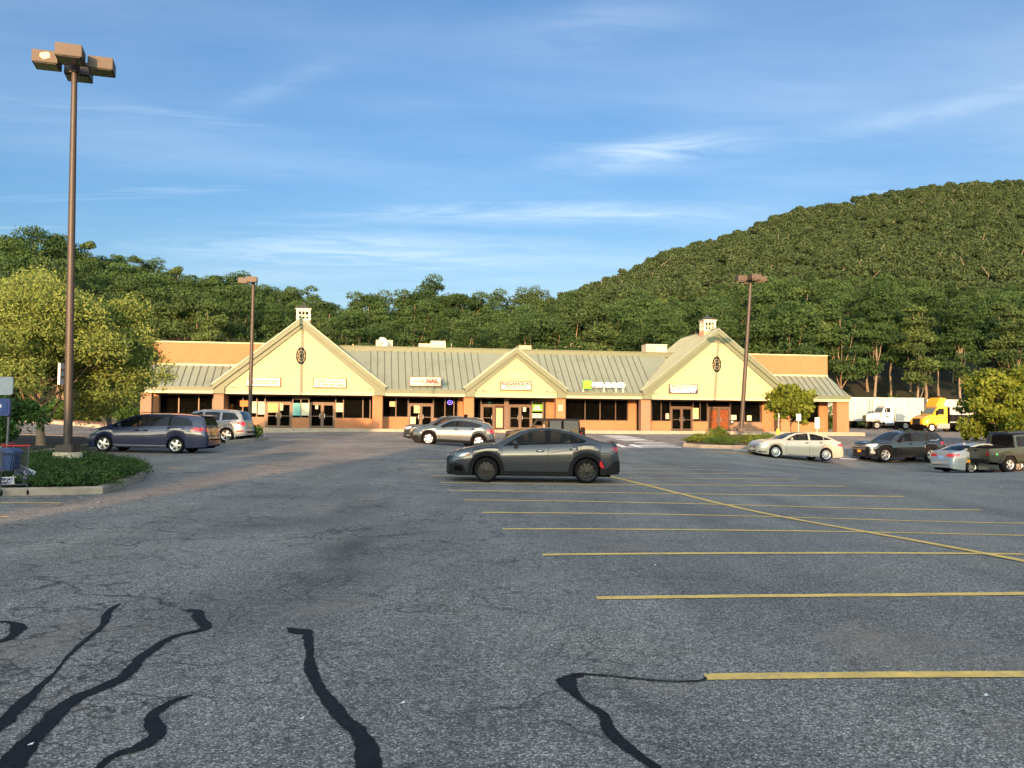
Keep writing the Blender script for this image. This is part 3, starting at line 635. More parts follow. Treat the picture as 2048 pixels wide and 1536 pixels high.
# bay F
window(1302, 1341, .86, (1322,)); knee(1302, 1341, .86); door(1342, 1384, 2); window(1385, 1415, .86, (1400,)); knee(1385, 1415, .86)
door(1416, 1458.5, 2, glassm=glass('amber reflecting door glass', (.75, .4, .25), .5, .02, (.25, .09, .04))); window(1459.5, 1521, .84, (1488,)); knee(1459.5, 1524, .84, BRK2); pier(1523, 1562)
# bay G
window(1562, 1637, .86, (1600,)); knee(1562, 1637, .86); pier(1637, 1652)
g = MB(); g.box((uPR - .3, FV + .16, 0), (uPR, 9, 3.0)); bb('wall', g, BRK)

# ------------------------------------------------------------------ things on and in the strip
def on_b(name, label, cat, u, v, wz, group=None, extra=0.0):
    p = BM @ Vector((u, v, wz)); return thing(name, label, cat, p, TH + extra, group)
WHT = pm('sign face white', (.56, .53, .43), .5, var=.04); BLK = pm('black letters', (.02, .02, .02), .5); RED = pm('red letters', (.55, .05, .03), .5)
GRYL = pm('faded grey letters', (.05, .05, .04), .6); TANL = pm('faded tan letters', (.15, .09, .05), .6)
def board(name, label, px0, px1, py0, py1, v, face, fr, rows, depth=.14, proud=True):
    u0, w1 = fb(px0, py0, v); u1, w0 = fb(px1, py1, v); hw, hh = (u1 - u0) / 2, (w1 - w0) / 2
    t = on_b(name, label, 'sign', (u0 + u1) / 2, v, (w0 + w1) / 2)
    g = MB(); g.box((-hw, -.0, -hh), (hw, depth, hh)); g.build('board', face, t)
    g = MB(); e = .06
    g.box((-hw - .01, -.04, -hh - .01), (hw + .01, depth - .01, -hh + e)); g.box((-hw - .01, -.04, hh - e), (hw + .01, depth - .01, hh + .01)); g.box((-hw - .01, -.04, -hh + e), (-hw + e, depth - .01, hh - e)); g.box((hw - e, -.04, -hh + e), (hw + .01, depth - .01, hh - e)); g.build('frame', fr, t)
    for (txt, cx, cz, w_, h_, m, bold) in rows:
        me = text_mesh(txt, 1, bold, width=w_ * 2 * hw, height=h_ * 2 * hh, depth=.012); lettering(me, m, t, (cx * hw, -.012, cz * hh))
    return t, hw, hh
FRD = pm('brown sign frame', (.09, .05, .025), .5)
t, hw, hh = board('shop_sign', 'long white sign reading Wineology with a red underline', 492, 561, 753.5, 773.8, -.32, WHT, FRD, [('Wineology', -.02, .12, .88, .62, GRYL, .012)])
g = MB(); g.box((-.62 * hw, -.02, -.42 * hh), (.42 * hw, -.004, -.26 * hh)); g.build('underline', RED, t)
board('shop_sign', 'white sign with a telephone number on the left gable', 626.5, 692, 755.5, 776, -.32, WHT, FRD, [('MAIN GUANG', 0, .36, .70, .34, TANL, .03), ('明', -.86, .36, .08, .34, TANL, 0), ('光', .86, .36, .08, .34, TANL, 0), ('TEL: 845-855-3666', 0, -.36, .88, .30, pm('faded red letters', (.40, .07, .03), .6), .03)])
t, hw, hh = board('shop_sign', 'white NAIL sign standing on the sage metal roof', 819, 882.5, 753, 773, -.1, WHT, FRD, [('Isabella', -.44, .30, .38, .34, BLK, 0), ('845-855-1234'[:8], -.44, -.12, .36, .14, GRYL, 0), ('NAIL', .46, .16, .40, .50, RED, .05), ('Manicure  Pedicure  Waxing', 0, -.62, .88, .13, GRYL, .01)], depth=.3)
g = MB()
for s in (-.8, .8): g.box((s * hw - .04, .3, -hh - .25), (s * hw + .04, .9, -hh + .05)); g.box((s * hw - .04, .3, -hh), (s * hw + .04, .36, hh))
g.build('bracket', FRD, t)
board('shop_sign', 'white framed smoke shop sign on the middle gable', 1000.5, 1063, 761.5, 781, -.32, pm('pinkish sign face', (.52, .46, .38), .5, var=.05), FRD, [('ELEGANCE 92', 0, .42, .92, .34, BLK, .05), ('SMOKE SHOP', 0, -.15, .66, .22, GRYL, .03), ('VAPES - TOBACCO - CIGARS', 0, -.62, .9, .12, TANL, 0)])
t, hw, hh = board('shop_sign', 'black and white gym sign on the right gable', 1338.5, 1395.5, 767.5, 787, -.32, pm('navy sign face', (.02, .015, .07), .5), pm('dark sign frame', (.04, .04, .05), .5), [('CROSSFIT', 0, -.50, .90, .36, pm('bright white letters', (.85, .84, .8), .5), .05)])
g = MB(); g.box((-hw + .05, -.02, 0), (hw - .05, -.001, hh - .06)); g.build('upper_panel', WHT, t)
lettering(text_mesh('BOLD', 1, .03, width=.38 * 2 * hw, height=.30 * 2 * hh), BLK, t, (-.46 * hw, -.03, .47 * hh)); lettering(text_mesh('ROOTS', 1, 0, width=.45 * 2 * hw, height=.30 * 2 * hh, shear=.15), GRYL, t, (.44 * hw, -.03, .47 * hh))
u0, w1 = fb(1166.5, 761, -.35); u1, w0 = fb(1182.3, 778, -.35)
t = on_b('shop_sign', 'bright green square with white raised letters on a rail', 'sign', (u0 + u1) / 2, -.35, (w0 + w1) / 2); a = (u1 - u0) / 2
g = MB(); g.box((-a, 0, -a), (a, .14, a)); g.build('green_square', pm('bright green sign', (.12, .62, .005), .4, var=.02), t)
g = MB(); L1 = fu(1252, -.35) - (u0 + u1) / 2; g.box((a, .10, -.06), (L1, .16, .06))
for k in (-a * .9, 1.55, 2.65, L1 - .25): g.box((k - .03, .12, -a - .35), (k + .03, .16, 0)); g.box((k - .03, .16, -a - .35), (k + .03, .9, -a - .29))
g.build('mounting_rail', pm('rail paint', (.6, .58, .5), .5), t)
cx = (a + L1) / 2 + .02; me = text_mesh('H&R BLOCK', 1, .05, width=(L1 - a) * .93, height=.46, depth=.1); lettering(me, pm('white channel letters', (.85, .84, .78), .4), t, (cx, .04, .02))
me = text_mesh('18', 1, .0, width=.5, height=.34); lettering(me, pm('ghost letters', (.62, .53, .30), .7), B, (GM[0], -.17, fb(1031, 751)[1]), 'faded_number')
# roof units
def unit(label, px0, px1, py0, py1, v, m, d=1.6, step=None):
    u0, w1 = fb(px0, py0, v); u1, w0 = fb(px1, py1, v); t = on_b('rooftop_unit', label, 'roof unit', (u0 + u1) / 2, v, RW + .0); h = w1 - RW; hw = (u1 - u0) / 2
    g = MB(); g.box((-hw, 0, -.2), (hw, d, h)); g.box((-hw - .03, -.03, h), (hw + .03, d + .03, h + .05)); g.build('casing', m, t)
    g = MB()
    for k in range(6): z = h * (.3 + .1 * k); g.box((-hw * .85, -.03, z), (-hw * .1, 0, z + h * .04))
    g.build('louvre', pm('unit louvre', (.3, .27, .2), .6), t)
    if step: g = MB(); g.box((hw * step, .2, h + .05), (hw, d - .1, h + .35)); g.build('hood', m, t)
    return t
UM = pm('unit beige steel', (.45, .40, .28), .6, var=.08)
unit('beige rooftop unit behind the satellite dish', 752, 785, 681, 694, 7, UM)
unit('long low stepped cream rooftop unit between dish and middle gable', 838, 891, 688, 697, 7, UM, step=-.1)
unit('small brown rooftop unit behind the middle gable peak', 1038, 1062.5, 691.5, 701, 7, pm('unit brown steel', (.36, .25, .18), .6))
unit('tall pale rooftop unit left of the right gable', 1293, 1334, 689, 706, 7, pm('unit grey steel', (.42, .39, .30), .6))
u_, w_ = fb(766, 684, 5.4); t = on_b('satellite_dish', 'round satellite dish on the roof ridge', 'satellite dish', u_, 5.4, RW + .3)
g = MB(); Mx = Matrix.Translation((0, 0, w_ - RW - .3)) @ Matrix.Rotation(R(28), 4, 'Z') @ Matrix.Rotation(R(-22), 4, 'X'); g.lathe([(0.001, .12), (.2, .09), (.36, .02), (.46, -.05), (.47, -.05), (.36, .05), (0.001, .15)], 24, Mx); g.build('dish', pm('dish paint', (.6, .57, .5), .4), t, smooth=40)
g = MB(); g.tube([(0, 0, -.2), (0, 0, w_ - RW - .35)], .04, 6); g.tube([(0, 0, w_ - RW - .45), (-.22, -.5, w_ - RW - .2)], .02, 5); g.build('mast', pm('dish mast', (.1, .1, .1), .5), t)
u_, _ = fb(706, 690, 5.5); g = MB(); g.tube([(u_, 5.5, RW), (u_, 5.5, RW + .65)], .05, 6); bb('vent_pipe', g, CREAM)
u_, _ = fb(903, 690, 5.5); g = MB(); g.tube([(u_, 5.5, RW), (u_, 5.5, RW + .9)], .035, 6); bb('vent_pipe', g, METAL)
# posters, notices and goods seen behind and on the glass
def poster(label, px0, px1, py0, py1, col, v=FV - .07, rows=(), name='poster', m=None):
    u0, w1 = fb(px0, py0, v); u1, w0 = fb(px1, py1, v); hw, hh = (u1 - u0) / 2, (w1 - w0) / 2
    t = on_b(name, label, name.replace('_', ' '), (u0 + u1) / 2, v, (w0 + w1) / 2); g = MB(); g.box((-hw, 0, -hh), (hw, .012, hh)); col = tuple(c * .7 for c in col); g.build('sheet', m or pm('paper %.2f %.2f %.2f' % col, col, .7, var=.06, scale=2), t)
    for (txt, cx, cz, w2, h2, mm) in rows: lettering(text_mesh(txt, 1, .04, width=w2 * 2 * hw, height=h2 * 2 * hh, depth=.006), mm, t, (cx * hw, -.006, cz * hh))
    return t
WL = pm('white print', (.8, .8, .76), .6)
t = poster('bright green tax office poster in the smoke shop window', 1065, 1085, 808.5, 823, (.13, .42, .03), rows=[('H&R', 0, .35, .55, .3, WL), ('BLOCK', 0, -.3, .8, .3, WL)])
poster('white sheet under the green poster', 1065, 1084, 827, 836, (.75, .70, .55))
poster('small square white notice on the smoke shop door', 1046, 1052, 815, 823, (.75, .72, .62))
poster('teal poster on the left half of the window between two doors', 586, 601, 806, 831, (.12, .42, .50))
poster('cream poster with a grey figure beside the teal poster', 603, 618, 806, 831, (.62, .66, .56))
poster('large orange poster in the wine shop door', 536, 556, 806, 825, (.80, .50, .20)); poster('narrow white poster in the wine shop door', 560.5, 566, 807, 821, (.75, .66, .42))
poster('orange and red poster in the wine shop window', 480, 496, 801, 813, (.75, .22, .06)); poster('pale poster low in the wine shop window', 503, 513, 803, 826, (.55, .57, .48)); poster('pale poster right end of the wine shop window', 516, 529, 803, 829, (.50, .52, .44))
poster('white notice on the restaurant door', 631, 636, 811, 818, (.78, .74, .62)); poster('pale menu boards beside the restaurant door', 672, 686, 806, 824, (.78, .70, .46)); poster('wide cream blind in the restaurant window', 689, 725, 796, 831, (.76, .64, .33), v=FV + .06)
poster('cream notice in the nail salon left window', 779, 790, 803, 813, (.75, .62, .32)); poster('white sheet at the foot of the nail salon door', 821, 831, 834, 848, (.75, .64, .40)); poster('cream sheets on the nail salon door', 828, 839, 811, 826, (.66, .54, .30))
poster('white notice on the right pier of the smoke shop', 1117, 1125, 810, 822, (.75, .62, .33), v=-.08)
poster('sunlit card low in the right gym window', 1494, 1503, 831, 841, (.75, .68, .45)); poster('pale blue card in the gym window', 1462, 1473, 830, 840, (.45, .48, .42)); poster('tall cream sheet left of the gym red doors', 1386, 1397, 816, 838, (.72, .60, .30)); poster('small white notice beside the gym dark door', 1331.5, 1338, 827, 838, (.6, .52, .4))
# neon sign
NE = emit('violet neon', (.25, .18, 1.0), 1.6); u_, w_ = fb(900, 805, FV - .06); t = on_b('neon_sign', 'round violet neon sign in the nail salon window', 'neon sign', u_, FV - .06, w_)
g = MB(); g.tube([(.22 * math.cos(a * .314), 0, .17 * math.sin(a * .314)) for a in range(21)], .018, 5); g.tube([(-.1, 0, -.05), (0, 0, .06), (.1, 0, -.05)], .016, 5); g.build('tube', NE, t)
u_, w_ = fb(979, 806, FV + .3); t = on_b('neon_sign', 'small green lit sign inside the smoke shop', 'neon sign', u_, FV + .3, w_); g = MB(); g.box((-.12, 0, -.1), (.14, .03, .1)); g.box((-.12, 0, -.3), (-.05, .03, -.1)); g.build('tube', emit('green neon', (.02, .7, .35), .9), t)
# wine bottles on the window shelf
shelf = MB(); shelf.box((up(320), FV + .2, .70), (up(426), FV + .6, .76)); bb('window_shelf', shelf, FRM)
GLB = [pm('pale bottle', (.75, .65, .5), .2), pm('amber bottle', (.5, .2, .05), .15), pm('green bottle', (.1, .2, .08), .15), pm('red bottle', (.45, .08, .05), .2)]
def bottle(px, v, z, m, label, k=1.0):
    t = on_b('bottle', label, 'bottle', fu(px, v), v, z, 'bottles in the wine shop window'); g = MB(); g.lathe([(0.001, 0), (.09 * k, 0), (.09 * k, .26 * k), (.03 * k, .38 * k), (.03 * k, .48 * k), (.001, .48 * k)], 10, axis='z'); g.build('glass_body', m, t, smooth=40)
lab = ['tall pale bottle on the wine shop window shelf above the navy van', 'amber bottle on the wine shop window shelf above the navy van', 'dark green bottle on the wine shop window shelf above the navy van', 'red bottle on the wine shop window shelf above the navy van']
for i in range(17):
    k = (0, 0, 1, 0, 3, 2)[i % 6]; bottle(325 + i * 6.1 + rnd.uniform(-1, 1), FV + .4, .76, GLB[k], lab[k], rnd.uniform(1.5, 2.1))
lab2 = [l.replace('window shelf above the navy van', 'window ledge right of the first pier') for l in lab]
for i in range(5): k = (2, 0, 1)[i % 3]; bottle(459 + i * 5, FV + .4, .86, GLB[k], lab2[k], 1.6)
# shelves and furniture inside each shop (dark blocks of goods)
def inside(name, label, cat, px0, px1, z0, z1, v, col, n=4):
    u0, u1 = fu(px0, v), fu(px1, v); t = on_b(name, label, cat, (u0 + u1) / 2, v, 0); hw = (u1 - u0) / 2; g = MB(); m1 = pm('inside %.2f %.2f %.2f' % col, col, .6, var=.2, scale=4)
    g.box((-hw, 0, z0), (hw, .4, z0 + .05)); g.box((-hw, .38, z0), (hw, .42, z1)); 
    for s in (-1, 1): g.box((s * hw - .03, 0, 0), (s * hw + .03, .42, z1))
    for k in range(1, n): z = z0 + (z1 - z0) * k / n; g.box((-hw, 0, z), (hw, .4, z + .04))
    g.build('shelving', m1, t); g = MB(); rr = random.Random(int(px0))
    for k in range(n):
        z = z0 + (z1 - z0) * k / n + .05; u = -hw + .1
        while u < hw - .2: q = rr.uniform(.1, .3); hh = rr.uniform(.12, (z1 - z0) / n - .1); g.mat(rr.randrange(3)); g.box((u, .05, z), (u + q, .33, z + hh)); u += q + rr.uniform(.01, .12)
    g.build('goods', [pm('goods cream', (.6, .48, .3), .6), pm('goods dark', (.08, .06, .05), .6), pm('goods orange', (.55, .2, .06), .6)], t)
inside('display_shelf', 'lit shelves of goods inside the wine shop left window', 'shelf', 340, 426, .3, 2.2, 4.2, (.5, .36, .2)); inside('display_shelf', 'shelves inside the wine shop beside its door', 'shelf', 458, 528, .3, 2.0, 4.0, (.4, .28, .16))
inside('display_shelf', 'shelves of bottles inside the nail salon right window', 'shelf', 868, 914, .3, 1.9, 4.4, (.3, .2, .12)); inside('display_shelf', 'counter shelves inside the smoke shop', 'shelf', 1022, 1060, 0.1, 1.5, 4.5, (.35, .2, .1), 3)
inside('display_shelf', 'low desk shelves inside the tax office', 'shelf', 1140, 1250, 0.1, 1.0, 5, (.2, .16, .12), 2); inside('display_shelf', 'low cabinets inside the gym left window', 'shelf', 1310, 1378, .1, 1.5, 4.6, (.25, .18, .12), 3)
inside('display_shelf', 'restaurant counter inside behind the brown door', 'shelf', 622, 668, .1, 1.3, 4.5, (.4, .2, .1), 2)
u_ = fu(1187, 2.9)
for k, (px, lb) in enumerate(((1152, 'white flowered plant in the tax office window near the pier'), (1180, 'leafy potted plant in the middle of the tax office window'))):
    t = on_b('potted_plant', lb, 'plant', fu(px, 2.9), 2.9, .1); g = MB(); g.lathe([(0.001, 0), (.14, 0), (.18, .5), (0.001, .5)], 10, axis='z'); g.build('pot', pm('plant pot', (.35, .18, .1), .6), t)
    g = MB(); rr = random.Random(k)
    for _ in range(70):
        a = rr.uniform(0, 6.28); h = rr.uniform(.5, 2.0); r = rr.uniform(.05, .5); c = Vector((r * math.cos(a), r * math.sin(a) * .5, h)); g.add([c + Vector((rr.uniform(-.12, .12), rr.uniform(-.1, .1), rr.uniform(-.12, .12))) for _ in range(3)], [(0, 1, 2)])
    g.build('foliage', pm('indoor leaves', (.12, .22, .06), .5) if k else pm('pale flowers', (.6, .55, .4), .6), t)
u_, w_ = fb(1463.5, 845, FV - .2); t = on_b('mailbox', 'small black letter box on the wall right of the gym doors', 'letter box', u_, FV - .32, w_); g = MB(); g.box((-.16, 0, -.2), (.16, .2, .2)); g.build('box', BLK, t, bevel=.02); g = MB(); g.box((-.1, -.006, .02), (.06, 0, .12)); g.build('number_plate', WL, t)
# ------------------------------------------------------------------ foliage
def leaf_mesh(name, clumps, n, size, seed, mats, up=.3, asp=.55, shell=.6, rough=.7, low_k=.35):
    """clumps: (x,y,z,rx,ry,rz,weight); leaves are small folded diamonds spread through each clump"""
    r = np.random.default_rng(seed); cl = np.array([c[:6] for c in clumps]); w = np.array([c[6] for c in clumps]); w = w / w.sum()
    idx = r.choice(len(cl), n, p=w); d = r.normal(size=(n, 3)); d /= np.linalg.norm(d, axis=1, keepdims=True)
    low = d[:, 2] < -.3; d[low, 2] *= low_k; d /= np.linalg.norm(d, axis=1, keepdims=True)
    rad = shell + (1 - shell) * r.random(n) ** .6; rad *= 1 + .12 * r.normal(size=n)
    c = cl[idx, :3] + d * rad[:, None] * cl[idx, 3:6]
    nr = d * .7 + r.normal(size=(n, 3)) * rough + np.array([0, 0, up]); nr /= np.linalg.norm(nr, axis=1, keepdims=True)
    t = np.cross(nr, r.normal(size=(n, 3))); t /= np.linalg.norm(t, axis=1, keepdims=True); b = np.cross(nr, t)
    s = size * (0.6 + .8 * r.random(n))[:, None]
    v = np.stack([c - t * s, c - b * s * asp + nr * s * .12, c + t * s, c + b * s * asp + nr * s * .12], 1).reshape(-1, 3)
    f = np.arange(4 * n).reshape(n, 4); me = np_mesh(name, v, f, mats, False)
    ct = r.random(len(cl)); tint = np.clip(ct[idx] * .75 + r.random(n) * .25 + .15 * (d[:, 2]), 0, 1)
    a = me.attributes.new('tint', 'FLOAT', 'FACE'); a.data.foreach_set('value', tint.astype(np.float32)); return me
def np_join(ms): pass
BARK = pm('grey brown bark', (.16, .12, .085), .9, var=.3, scale=6, bump=.6, bscale=14); BARKP = pm('pale bark', (.15, .13, .10), .9, var=.3, scale=2.5, bump=.5, bscale=10)
LEAF_WOOD = leafmat('woodland leaves', (.015, .036, .014), (.054, .104, .036)); LEAF_WARM = leafmat('woodland yellow leaves', (.024, .05, .02), (.088, .14, .048)); LEAF_OAK = leafmat('hill oak leaves', (.022, .043, .021), (.058, .094, .042))
def crown_clumps(kind, seed, H, Rr):
    r = random.Random(seed); out = []
    if kind == 'layered':
        nl = 9
        for k in range(nl):
            z = H * (.36 + .60 * k / (nl - 1)); rr = Rr * (1.0 - .55 * (k / (nl - 1)) ** 1.7) * (.75 if k == 0 else 1)
            m = max(2, int(6 * rr / Rr))
            for j in range(m):
                a = r.uniform(0, 6.28); q = rr * r.uniform(.25, .95); s = Rr * r.uniform(.28, .5)
                out.append((q * math.cos(a), q * math.sin(a), z + r.uniform(-.04, .04) * H, s, s, s * r.uniform(.36, .6), s * s))
    elif kind == 'round':
        for j in range(38):
            a = r.uniform(0, 6.28); ph = r.uniform(-.35, 1); q = math.sqrt(max(0, 1 - ph * ph)); k = r.uniform(.55, .95); s = Rr * r.uniform(.2, .38)
            out.append((Rr * k * q * math.cos(a), Rr * k * q * math.sin(a), H * .58 + H * .38 * k * ph, s, s, s * .8, s * s))
    elif kind == 'tall':
        for j in range(34):
            a = r.uniform(0, 6.28); t = r.random(); q = Rr * (1 - abs(t - .4) ** 1.3 * 1.3) * r.uniform(.2, .8); s = Rr * r.uniform(.24, .42)
            out.append((q * math.cos(a), q * math.sin(a), H * (.3 + .66 * t), s, s, s * r.uniform(.5, .9), s * s))
    elif kind == 'umbrella':
        for j in range(22):
            a = r.uniform(0, 6.28); q = Rr * r.uniform(.1, .95); z = H * (.93 - .26 * (q / Rr) ** 2) - r.uniform(0, .25) * H * .6; s = Rr * r.uniform(.24, .42)
            out.append((q * math.cos(a), q * math.sin(a), z, s, s, s * .42, s * s))
        for j in range(8):
            a = r.uniform(0, 6.28); out.append((Rr * .5 * math.cos(a), Rr * .5 * math.sin(a), H * r.uniform(.3, .55), Rr * .3, Rr * .3, Rr * .15, .3))
    return out
def trunk_mesh(name, clumps, H, r0, seed, mat, nl=9, lean=0.0, base=-.6):
    rr = random.Random(seed); g = MB(); top = H * .8; pts = []; x = y = 0
    for k in range(7):
        t = k / 6; pts.append((x, y, base + (top - base) * t)); x += rr.uniform(-.02, .02) * H + lean * H * .03; y += rr.uniform(-.02, .02) * H
    g.tube(pts, [r0 * (1 - .78 * k / 6) * (1.35 if k == 0 else 1) for k in range(7)], 8)
    for c in rr.sample([c for c in clumps if c[2] > H * .42] or clumps, min(nl, len([c for c in clumps if c[2] > H * .42] or clumps))):
        k = min(5, max(1, int((c[2] - H * .12) / top * 6 - .8))); p = Vector(pts[k]); q = Vector(c[:3]); m = p.lerp(q, .5) + Vector((0, 0, -.05 * H if q.z > p.z else 0)); g.tube([p, m, q], [r0 * .38, r0 * .26, r0 * .08], 5)
    return g.mesh(name, mat, smooth=60)
protos = []
for i, (kind, H, Rr, n, sz, lm, bk, r0) in enumerate([('layered', 20, 5.2, 11000, .19, 0, 1, .26), ('layered', 20, 4.4, 9500, .19, 0, 0, .24), ('round', 18, 5.2, 12500, .19, 0, 0, .26), ('tall', 20, 3.8, 9000, .19, 1, 1, .22),
                                                  ('umbrella', 21, 5.0, 7500, .18, 0, 1, .24), ('round', 16, 4.6, 11000, .18, 1, 0, .22), ('tall', 22, 4.4, 10500, .19, 0, 1, .25), ('layered', 18, 5.6, 11000, .19, 0, 0, .26)]):
    cl = crown_clumps(kind, 100 + i, H, Rr); protos.append((kind, H, Rr, trunk_mesh('trunk', cl, H, r0, i, BARKP if bk else BARK, 6), leaf_mesh('crown', cl, n, sz, i, [LEAF_WARM if lm else LEAF_WOOD]), lm))
SKYT = [(-300, 470), (0, 452), (60, 448), (120, 455), (160, 472), (230, 497), (300, 512), (370, 535), (420, 524), (465, 538), (520, 548), (575, 550), (610, 575), (633, 600), (655, 572), (690, 596), (735, 556), (770, 585), (830, 547), (885, 552), (915, 575), (943, 556), (975, 575), (1000, 584), (1040, 574), (1080, 566), (1120, 553), (1200, 532), (1300, 503), (1400, 470), (1500, 445), (1560, 422), (1640, 402), (1720, 386), (1830, 372), (1930, 358), (2048, 358), (2300, 350), (2600, 352)]
_sx = [a for a, b in SKYT]; _sy = [b for a, b in SKYT]
def tang(px): return (845 + .0087 * (px - 1024) - np.interp(px, _sx, _sy)) / F
def ridgeD(px): return np.interp(px, [-300, 900, 1060, 1200, 1400, 1700, 2048, 2600], [190, 190, 215, 300, 380, 470, 520, 560])
def footD(px): return np.interp(px, [0, 300, 1500, 1700, 2048, 2600], [98, 104, 108, 122, 134, 140])
def hz(X, Y):
    X = np.asarray(X, float); Y = np.asarray(Y, float); px = 1024 + F * X / np.maximum(Y, 1); Dr = ridgeD(px); D0 = footD(px)
    zr = tang(np.clip(px, -300, 2600)) if False else np.interp(px, [-300, 0, 300, 600, 800, 1000, 1100, 1200, 1300, 1400, 1500, 1600, 1720, 1830, 1930, 2048, 2600], [(.2 + .0), .216, .183, .158, .155, .148, .160, .176, .193, .212, .226, .246, .259, .267, .276, .277, .285]) * Dr + 1.6 - np.interp(Dr, [190, 300, 500], [18, 14, 10])
    t = np.clip((Y - D0) / (Dr - D0), 0, 1.6); up = np.where(t < 1, t ** 1.12, 1 - (t - 1) * .35)
    return 1.0 + (zr - 1.0) * up
hx = np.linspace(-320, 520, 140); hy = np.concatenate([np.arange(96, 240, 6), np.arange(240, 760, 13)]); HX, HY = np.meshgrid(hx, hy)
HZ = hz(HX, HY) + np.where(HY < footD(1024 + F * HX / HY) + 3, -1.5, 0)
ii, jj = np.meshgrid(np.arange(len(hx) - 1), np.arange(len(hy) - 1)); a0 = (jj * len(hx) + ii).ravel()
o = bpy.data.objects.new('hills', np_mesh('hills', np.stack([HX, HY, HZ], -1).reshape(-1, 3), np.stack([a0, a0 + 1, a0 + len(hx) + 1, a0 + len(hx)], 1), [pm('forest floor', (.010, .016, .008), .95, var=.4, scale=.2)])); C.objects.link(o); tag(o, kind='structure')
zones = [(150, 'behind the spreading parking lot trees'), (300, 'left of the brick parapet'), (470, 'behind the left brick parapet'), (620, 'behind the left gable'), (760, 'between the left gable and the satellite dish'), (900, 'behind the long roof right of the dish'), (1010, 'just left of the middle gable'), (1130, 'behind the middle gable'), (1290, 'behind the green square sign'), (1430, 'behind the right gable peak'), (1560, 'behind the right lamp post'), (1700, 'behind the right brick parapet'), (1850, 'behind the white truck'), (9999, 'above the yellow truck and pickup')]
kname = {'layered': 'layered dark green', 'round': 'rounded bushy', 'tall': 'narrow upright', 'umbrella': 'flat-topped spreading'}
frnd = random.Random(11); placed = []
cand = []
# marker trees that carry the skyline, taken one by one
for px, kd, D in ((20, 2, 150), (70, 7, 160), (115, 2, 165), (165, 3, 165), (210, 2, 175), (255, 3, 170), (300, 0, 175), (340, 3, 165), (385, 4, 150), (425, 4, 160), (470, 0, 165), (520, 4, 160), (575, 4, 150), (607, 1, 150), (655, 4, 128), (735, 4, 132), (778, 5, 140), (822, 4, 138), (852, 0, 150), (893, 4, 140), (945, 4, 135), (985, 0, 160), (1040, 5, 165), (1075, 5, 190)):
    cand.append((px2x(px, D), D, kd, True))
y = 101.0
while y < 232:
    half = .60 * y; x = -half - 2
    while x < half + 6:
        xx = x + frnd.uniform(-2.6, 2.6); yy = y + frnd.uniform(-2.6, 2.6); px = 1024 + F * xx / yy
        if -40 < px < 2110 and yy > footD(px) and yy < (ridgeD(px) + 6 if px < 1080 else 1e9): cand.append((xx, yy, None, False))
        x += 7.2 + .022 * (y - 100)
    y += 7.4 + .05 * (y - 100)
cnt = 0
for (x, y, kd, mark) in cand:
    px = 1024 + F * x / y; zg = float(hz(x, y)); front = y < footD(px) + 9
    if not mark and cnt >= 296: continue
    if kd is None:
        kd = frnd.choice([0, 1, 2, 3, 5, 6, 7, 0, 7, 2]) if px < 1600 else frnd.choice([0, 1, 6, 3, 6, 0, 7, 6])
        if px > 1600 and front: kd = frnd.choice([6, 3, 6, 1])
    kind, H, Rr, tm, cm, lm = protos[kd]; zs = CAMZ + float(tang(px)) * y
    h = zs - zg if mark else frnd.uniform(15, 22) * (.9 if px < 1500 else 1.12)
    if not mark: h = min(h, (zs - zg) * (frnd.uniform(.74, .88) if 480 < px < 1080 else (frnd.uniform(.84, .95) if px < 1080 else 9)))
    if px < 500 and not mark and front: h *= .9
    if px >= 1080 and not mark: h = max(frnd.uniform(8.5, 11.5), min(h, CAMZ + (.150 if px < 1480 else .168) * y * frnd.uniform(.82, 1.0) - zg))
    h = max(h, 7); s = h / H; sw = s * frnd.uniform(.85, 1.15) if not mark else max(.7, s * .85)
    zone = next(z for lim, z in zones if px < lim); col = 'yellowish ' if lm else ''
    lab = f"{kname[kind]} {col}woodland tree {zone}"
    o = bpy.data.objects.new('forest_tree', None); C.objects.link(o); tag(o, lab, 'tree', lab.replace('tree ', 'trees '))
    o.location = (x, y, zg); o.rotation_euler = (frnd.uniform(-.04, .04), frnd.uniform(-.04, .04), frnd.uniform(0, 6.28)); o.scale = (sw, sw, s)
    for nm, me in (('trunk', tm), ('crown', cm)): c = bpy.data.objects.new(nm, me); C.objects.link(c); c.parent = o
    cnt += 1
# undergrowth at the wood edge
cl = []
for k in range(290):
    px = frnd.uniform(-60, 2120) if k < 170 else frnd.uniform(1620, 2120); D = float(footD(px)) + frnd.uniform(-3, 3 if k < 170 else 16); s = frnd.uniform(1.2, 2.6) * (1 if k < 170 else 1.35); cl.append((px2x(px, D), D, 1.0 + s * .5, s, s, s * .8, s * s))
o = bpy.data.objects.new('undergrowth', leaf_mesh('undergrowth', cl, 46000, .32, 5, [LEAF_WOOD])); C.objects.link(o); tag(o, 'dark low undergrowth along the foot of the wood', 'undergrowth', kind='stuff')
# woods behind the viewer (seen mirrored in shop windows and car panels)
cl = []
for k in range(420):
    a = frnd.uniform(-1.25, 1.25); rr_ = frnd.uniform(165, 185); s = frnd.uniform(3, 5); cl.append((rr_ * math.sin(a), -rr_ * math.cos(a), frnd.uniform(1, 14), s, s, s, s * s))
o = bpy.data.objects.new('distant_wood', leaf_mesh('distant_wood', cl, 90000, .75, 15, [LEAF_WOOD])); C.objects.link(o); tag(o, 'distant wood closing the view behind the viewer', 'wood', kind='stuff')
